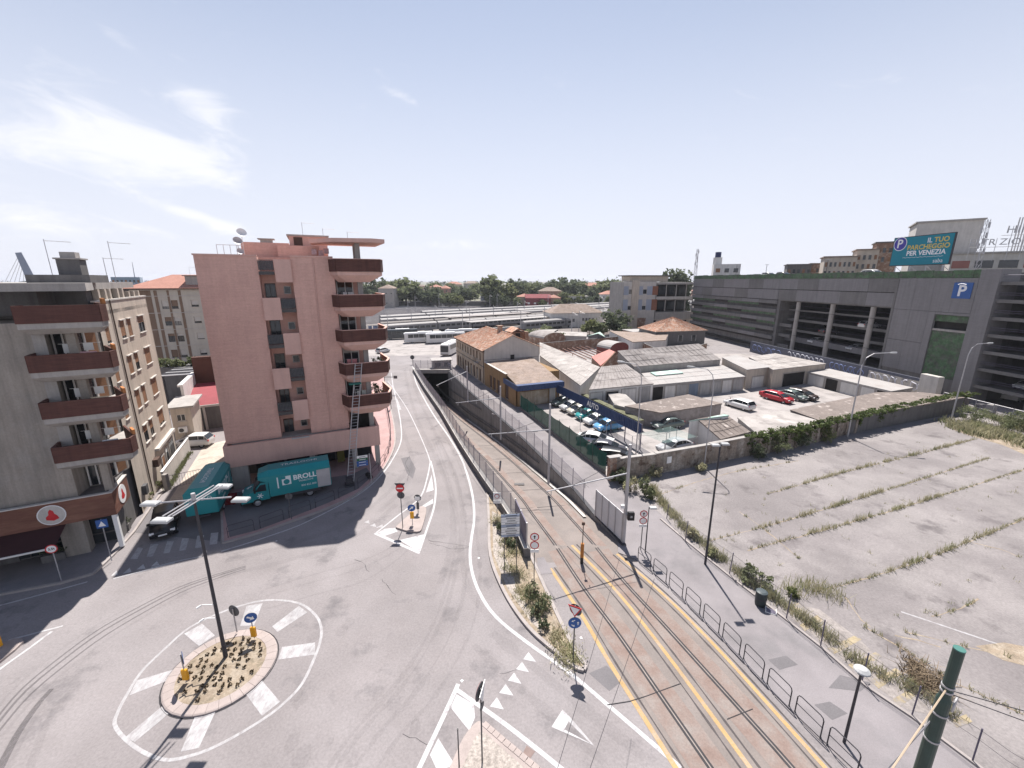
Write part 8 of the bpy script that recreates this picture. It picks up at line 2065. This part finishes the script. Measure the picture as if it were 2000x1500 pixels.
mid = (w1+w2)/2; lat = Vector((sin(hd1),-cos(hd1),0)); lat = lat if lat.y > 0 else -lat
c_ = mid+lat*.86
org = c_-Vector((cos(hd1),sin(hd1),0))*(-.27)
tk1 = truck('teal removal truck parked side-on before the pink block',org[:2],hd1)
m = MB(); m.box(-4.08,-2.75,-1.1,-1.09,.8,2.62) if False else m.box(-4.08,-3.0,1.1,1.115,.8,2.45); m.build('silver_side_door', STEEL, tk1)
p0 = Vector(g(408,992,.5)); truck('teal removal truck parked nose-in at the courtyard gate',(p0.x-.8,p0.y+2.2),radians(112))
t = thing('red_crate','dark red crate standing beside the second truck','crate',(*g(450,985)[:2],.0),.3); m = MB(); m.box(-.5,.5,-.35,.35,0,.8); m.build('crate_body', mat('dark red crate',(.16,.01,.015),.6), t); m = MB(); m.box(-.53,.53,-.38,.38,.8,.86); m.build('rim', mat('dark red crate',(.16,.01,.015),.6), t)
# coaches ------------------------------------------------------------
def coach(label, p, head, col, L=11.5, name='coach'):
    t = thing(name,label,'bus',(p[0],p[1],.02),head,'coaches on the bus apron'); hw = 1.25
    sec = [(-hw,.35),(-hw,1.5),(-hw*.97,2.9),(-hw*.8,3.2),(hw*.8,3.2),(hw*.97,2.9),(hw,1.5),(hw,.35)]
    m = MB(); loft(m,[(-L/2,y,z) for y, z in sec],[(L/2-.5,y,z) for y, z in sec]); loft(m,[(L/2-.498,y,z) for y, z in sec],[(L/2,y*.9,z if z < 2 else z-.25) for y, z in sec]); bd = m.build('body', col, t)
    for s_ in (-1,1):
        for i in range(6):
            m = MB(); x0 = -L/2+.6+i*(L-1.6)/6; m.box(x0,x0+(L-1.6)/6-.1,s_*1.245-.02,s_*1.245+.02,1.65,2.75); m.build('side_window', GLASS, bd)
    m = MB(); m.box(L/2-.05,L/2+.03,-1.05,1.05,1.1,2.7); m.build('windscreen', GLASS, bd)
    m = MB(); m.box(L/2-.02,L/2+.05,-1.0,1.0,.4,.7); m.build('bumper', CONC, bd)
    m = MB(); m.box(-3,1.5,-.7,.7,3.2,3.4,.05); m.build('roof_unit', WHITEP, bd)
    M5 = wheel_meshes(.48,.28)
    for x in (-L*.28,L*.3):
        for y in (-1.1,1.1): add_wheel(t,x,y,.48,M5)
    return t
coach('white coach at the left of the bus apron',g(826,661,1.2)[:2],radians(200),CW)
coach('white coach second from left on the bus apron',g(870,662,1.2)[:2],radians(198),CW,12)
coach('white bus facing the junction beside the ochre house',g(880,682,1.2)[:2],radians(258),CW,9)
coach('dark coach behind the white ones',g(782,655,1.2)[:2],radians(200),paint('dark coach paint',(.05,.055,.06)),11)
coach('silver coach at the right of the bus apron',g(905,655,1.2)[:2],radians(196),CS,12)

# cars standing on the open parking decks
for i, (x, f, c_, lab) in enumerate(((95,2.9,CS,'silver car on the lowest open parking deck'),(99,5.6,CW,'white car on the second open parking deck'),(95.5,8.3,CD,'dark car on the third open parking deck'),(101,10.9,CS,'silver car on the fourth open parking deck'),(54,3.9,CW,'white car behind the first tall garage column'),(57,6.5,CD,'dark car on the upper deck between the tall columns'),(65,3.9,CS,'silver car between the second and third tall columns'),(67,9.1,CW,'white car high up between the second and third tall columns'))):
    p = CP.w(x,4.6); car(lab,(p[0],p[1],f+.01),CP.a+pi/2*(1 if i % 2 else -1),'hatch',c_,group='cars on the parking decks')
# ================================================================ WEEDS, IVY, SHRUBS
def blades(seed, centers, n, h, spread, lean=.25, w=.03):
    r = np.random.RandomState(seed); C = np.array(centers)[r.randint(0,len(centers),n)]
    p = C.copy(); p[:,:2] += r.normal(size=(n,2))*spread; hh = h*(.35+.9*r.rand(n)**1.3)
    d = r.normal(size=(n,2))*lean; a = r.rand(n)*6.28; wx, wy = np.cos(a)*w, np.sin(a)*w
    top = p+np.stack([d[:,0]*hh,d[:,1]*hh,hh],1); midp = p+np.stack([d[:,0]*hh*.35,d[:,1]*hh*.35,hh*.55],1)
    W = np.stack([wx,wy,np.zeros(n)],1)*(.6+.8*r.rand(n))[:,None]
    return np.stack([p-W,p+W,midp+W*.7,midp-W*.7],1).reshape(-1,3), np.stack([midp-W*.9,midp+W*.9,top+W*.25,top-W*.25],1).reshape(-1,3)
def grass_obj(name, label, seed, centers, n, h, spread, m_, lean=.25, w=.03):
    A, B = blades(seed,centers,n,h,spread,lean,w); o = bpy.data.objects.new(name, leaf_mesh(name,np.concatenate([A,B]),m_)); COL.objects.link(o); return tag(o,label,'grass',kind='stuff')
jc = []
rgap = random.Random(21)
for i, s in enumerate(seams):
    on = .5
    for p in resample(s,.35):
        on = min(1, max(0, on+rgap.uniform(-.3,.3)))
        if rgap.random() < (on*.5 if i in (3,5,6,8,9,10,11) else .55+.45*on): jc.append((p.x,p.y,.0))
grass_obj('joint_grass','thin dry grass growing along the joints of the abandoned lot',1,jc,5200,.26,.06,DRYG,.25,.014)
grass_obj('joint_grass','low green weeds along the joints of the abandoned lot',2,jc,1500,.12,.1,GRNG,.5,.02)
thick = []
for s, k in ((0,.55),(1,.5),(2,.7),(4,.9)):
    P = resample(seams[s],.4); a = int(len(P)*(.15 if s != 2 else .25)); seg = [p for p in P[a:int(len(P)*k)+3]]; thick += [(p.x,p.y,0) for j, p in enumerate(seg) if rgap.random() < .5*(1.15+.7*sin(j*.55+s*2)+.4*sin(j*1.9))]
grass_obj('tall_grass','tall dry grass tufts in the lot seams',3,thick,2200,.46,.1,DRYG,.2,.018)
edge = [(p.x,p.y,0) for p in resample(pxs((1262,935),(1295,985),(1340,1035),(1400,1085),(1470,1140),(1535,1185),(1600,1230),(1680,1300),(1770,1340),(1850,1390)),.3) if random.random() < .6]
grass_obj('edge_grass','ragged weeds along the chain link fence',4,edge,4200,.45,.22,DRYG,.25,.018); grass_obj('edge_grass','green weeds along the chain link fence',5,edge,1500,.3,.22,GRNG,.5,.02)
vb = [(p[0]+random.uniform(-.5,.5),p[1]+random.uniform(-.4,.4),.1) for p in pxs((985,1060),(1000,1085),(1005,1120),(1030,1160),(1050,1200),(1080,1245),(1105,1275),(1125,1295),(1040,1170),(975,1020)) for _ in range(3)]
grass_obj('bed_grass','dry grass in the planting bed by the ramp',6,vb,3800,.2,.3,DRYG,.6,.02)
cor = [(p[0]+random.uniform(-2.4,2.4),p[1]+random.uniform(-1.2,1.2),0) for p in pxs((1880,830),(1920,838),(1960,855),(1995,865),(1930,850),(1890,842),(1985,835),(1965,825)) for _ in range(5)]
grass_obj('corner_grass','overgrown grass in the far corner of the lot',7,cor,3500,.7,.6,DRYG,.3,.045); grass_obj('corner_grass','green weeds in the far corner of the lot',8,cor,1600,.5,.6,GRNG,.4,.06)
deb = [(p[0]+random.uniform(-.5,.5),p[1]+random.uniform(-.3,.3),0) for p in pxs((1775,1300),(1800,1320),(1830,1335),(1790,1330),(1810,1345)) for _ in range(4)]
grass_obj('dry_brush','pile of dry brush beside the green mast',9,deb,1100,.34,.25,mat('dead brown brush',(.2,.15,.1),.9,.3,2),.9,.02)
near = [g(1570,1148),g(1600,1150),g(1625,1165),g(1545,1155)]
grass_obj('tall_grass','tall weeds by the fence near the litter bin',10,[(p[0],p[1],0) for p in near],520,.6,.4,DRYG,.25,.016)
cyd = [(p.x,p.y,.01) for p in resample(pxs((330,955),(350,920),(372,885)),.3)]
grass_obj('edge_grass','weeds at the foot of the pale courtyard wall',12,cyd,900,.3,.12,GRNG,.4)
# scattered tufts over the lot
sc_ = [(random.uniform(14,55),random.uniform(20,52),0) for _ in range(150)]; sc_ = [p for p in sc_ if p[1] < 34+(p[0]-10)*.36 and p[0] > 13+ (30-p[1])*.35]
grass_obj('scattered_tufts','scattered small weeds over the abandoned lot',11,sc_,700,.22,.1,DRYG,.4,.015)
# individual bushes
for i, (px, py, r, h, mk, lab) in enumerate(((1475,1140,.85,1.05,'w','grey green bush by the fence posts near the litter bin'),(1210,945,.9,1.5,'d','dark bush at the end pillar of the masonry wall'),(1232,960,.7,1.4,'y','dry yellowish bush in front of the masonry wall end'),(1258,968,.6,1.5,'w','tall weed bush left of the masonry wall'),(1270,975,.4,1.2,'w','slim tall weed beside the fence corner'),(1518,886,1.2,1.9,'m','round green bush at the foot of the ivy wall'),(1608,862,1.0,1.8,'l','pale green bush in front of the ivy wall middle'),(1565,872,1.1,1.7,'d','dark bush between two lighter ones at the ivy wall'),(1280,930,.7,1.2,'y','brownish bush under the masonry wall'),(1480,893,.9,1.4,'d','dark low bush near the ivy wall start'),(1950,838,1.6,2.0,'w','weedy bush near the electrical cabinet'),(1900,822,1.5,2.2,'m','green bush at the right end of the ivy wall'),(1990,838,1.4,2.2,'m','green bush at the far right of the lot'),(1370,920,.5,.8,'y','small dry bush at the foot of the masonry wall'),(1548,1165,.35,.5,'l','small bright green clump by a fence post'),(1352,1050,.4,.8,'y','dry bush at the second fence post'),(1390,1088,.35,.7,'y','dry bush behind the twin lamp post'))):
    p = g(px,py); bush(lab,(p[0],p[1],0),r,h,mk,300+i,int(900*r)+250,.13)
for i, (px, py, r, h, mk, lab) in enumerate(((990,1062,.5,1.0,'m','dark shrub under the direction board'),(978,1040,.35,.8,'d','small shrub left of the direction board'),(1038,1170,.5,1.1,'m','green shrub beside the twin limit sign pole'),(1062,1190,.5,1.1,'m','largest shrub of the planting bed'),(1060,1230,.3,.6,'d','low shrub near the bed tip'),(1000,1070,.35,.7,'d','low dark shrub right of the direction board'),(1048,1205,.35,.7,'d','dark shrub in the lower middle of the bed'))):
    p = g(px,py); bush(lab,(p[0],p[1],.1),r,h,mk,400+i,420,.09)
for i, (px, py, r, h, lab) in enumerate(((283,985,.6,1.0,'green shrub in the planter nearest the beige wall'),(300,962,.6,1.0,'green shrub in the planter beside the courtyard gate'))):
    p = g(px,py); bush(lab,(p[0],p[1],.12),r,h,'l',500+i,700,.1)
for i, (px, py) in enumerate(((60,1090),(110,1095),(150,1060),(20,1100),(236,1040))):
    p = g(px,py); t = thing('planter','dark planter with shrubs outside the bar, place %s along the terrace' % ('one','two','three','four','five')[i],'planter',(p[0],p[1],.12),LB.a,'planters outside the bar'); m = MB(); m.box(-.6,.6,-.25,.25,0,.5); m.build('trough', CONCD, t); link('foliage', leaf_mesh('foliage',leaf_cloud(520+i,400,.65,.35,.4,10,.12,zc=.75),LEAFD), t)
# ivy on the long wall
iv = thing('ivy','thick green ivy trailing over the long masonry wall','ivy',(42,50,2)); Vs = []; ri = np.random.RandomState(9)
for p, q in zip(iwp,iwp[1:]):
    L = hypot(q[0]-p[0],q[1]-p[1]); k = int(L/.8)
    for i in range(k):
        t_ = (i+ri.rand())/k; x, y = p[0]+(q[0]-p[0])*t_, p[1]+(q[1]-p[1])*t_
        v = leaf_cloud(int(ri.randint(1e6)),240,.95,.7,.42,8,.19); v[:,0] += x-42; v[:,1] += y-.1-50; v[:,2] += .25; Vs.append(v)
        if ri.rand() < (.85 if t_*L+ (p[0]-26) < 10 else .3):
            v = leaf_cloud(int(ri.randint(1e6)),110,.6,.22,.8*(.5+ri.rand()),6,.18); v[:,0] += x-42; v[:,1] += y-.42-50; v[:,2] += -.45; Vs.append(v)
link('foliage', leaf_mesh('foliage',np.concatenate(Vs),IVY), iv)
m = MB()
for i in range(14): t_ = i/14; x, y = 26.5+t_*43, 43.6+t_*18; m.tube([(x-42,y-.3-50,-2),(x-41.8,y-.28-50,-1),(x-42.1,y-.25-50,.2)],.03,4)
m.build('stems', BARK, iv)
# plants on balconies
for i, (x, y, f) in enumerate(((13.9,1.2,10.1),(13.8,.8,6.9),(13.7,2.2,6.9))):
    p = PK.w(x,y,f); bush('potted plants on a corner balcony of the pink block, %s' % ('third level','lowest level front','lowest level rear')[i],p,.6,1.3,'d',600+i,350,.12,'balcony_plant',None,'plant')
# weeds on the felt roofs are left to the material; gravel dots on the roads
# ================================================================ SUMMER HAZE
hzm = bpy.data.materials.new('thin summer haze'); hzm.use_nodes = True
nt = hzm.node_tree; nt.nodes.clear()
ho = nt.nodes.new('ShaderNodeOutputMaterial'); pv = nt.nodes.new('ShaderNodeVolumePrincipled')
pv.inputs['Color'].default_value = (.86, .9, 1.0, 1); pv.inputs['Density'].default_value = 0.00013; pv.inputs['Anisotropy'].default_value = 0.2
nt.links.new(pv.outputs[0], ho.inputs['Volume'])
hb = MB(); hb.box(-5250, 5250, -110, 5250, -9.5, 62)
ho_ = hb.build('haze', hzm); tag(ho_, 'thin pale summer haze over the whole town', 'haze', kind='stuff')
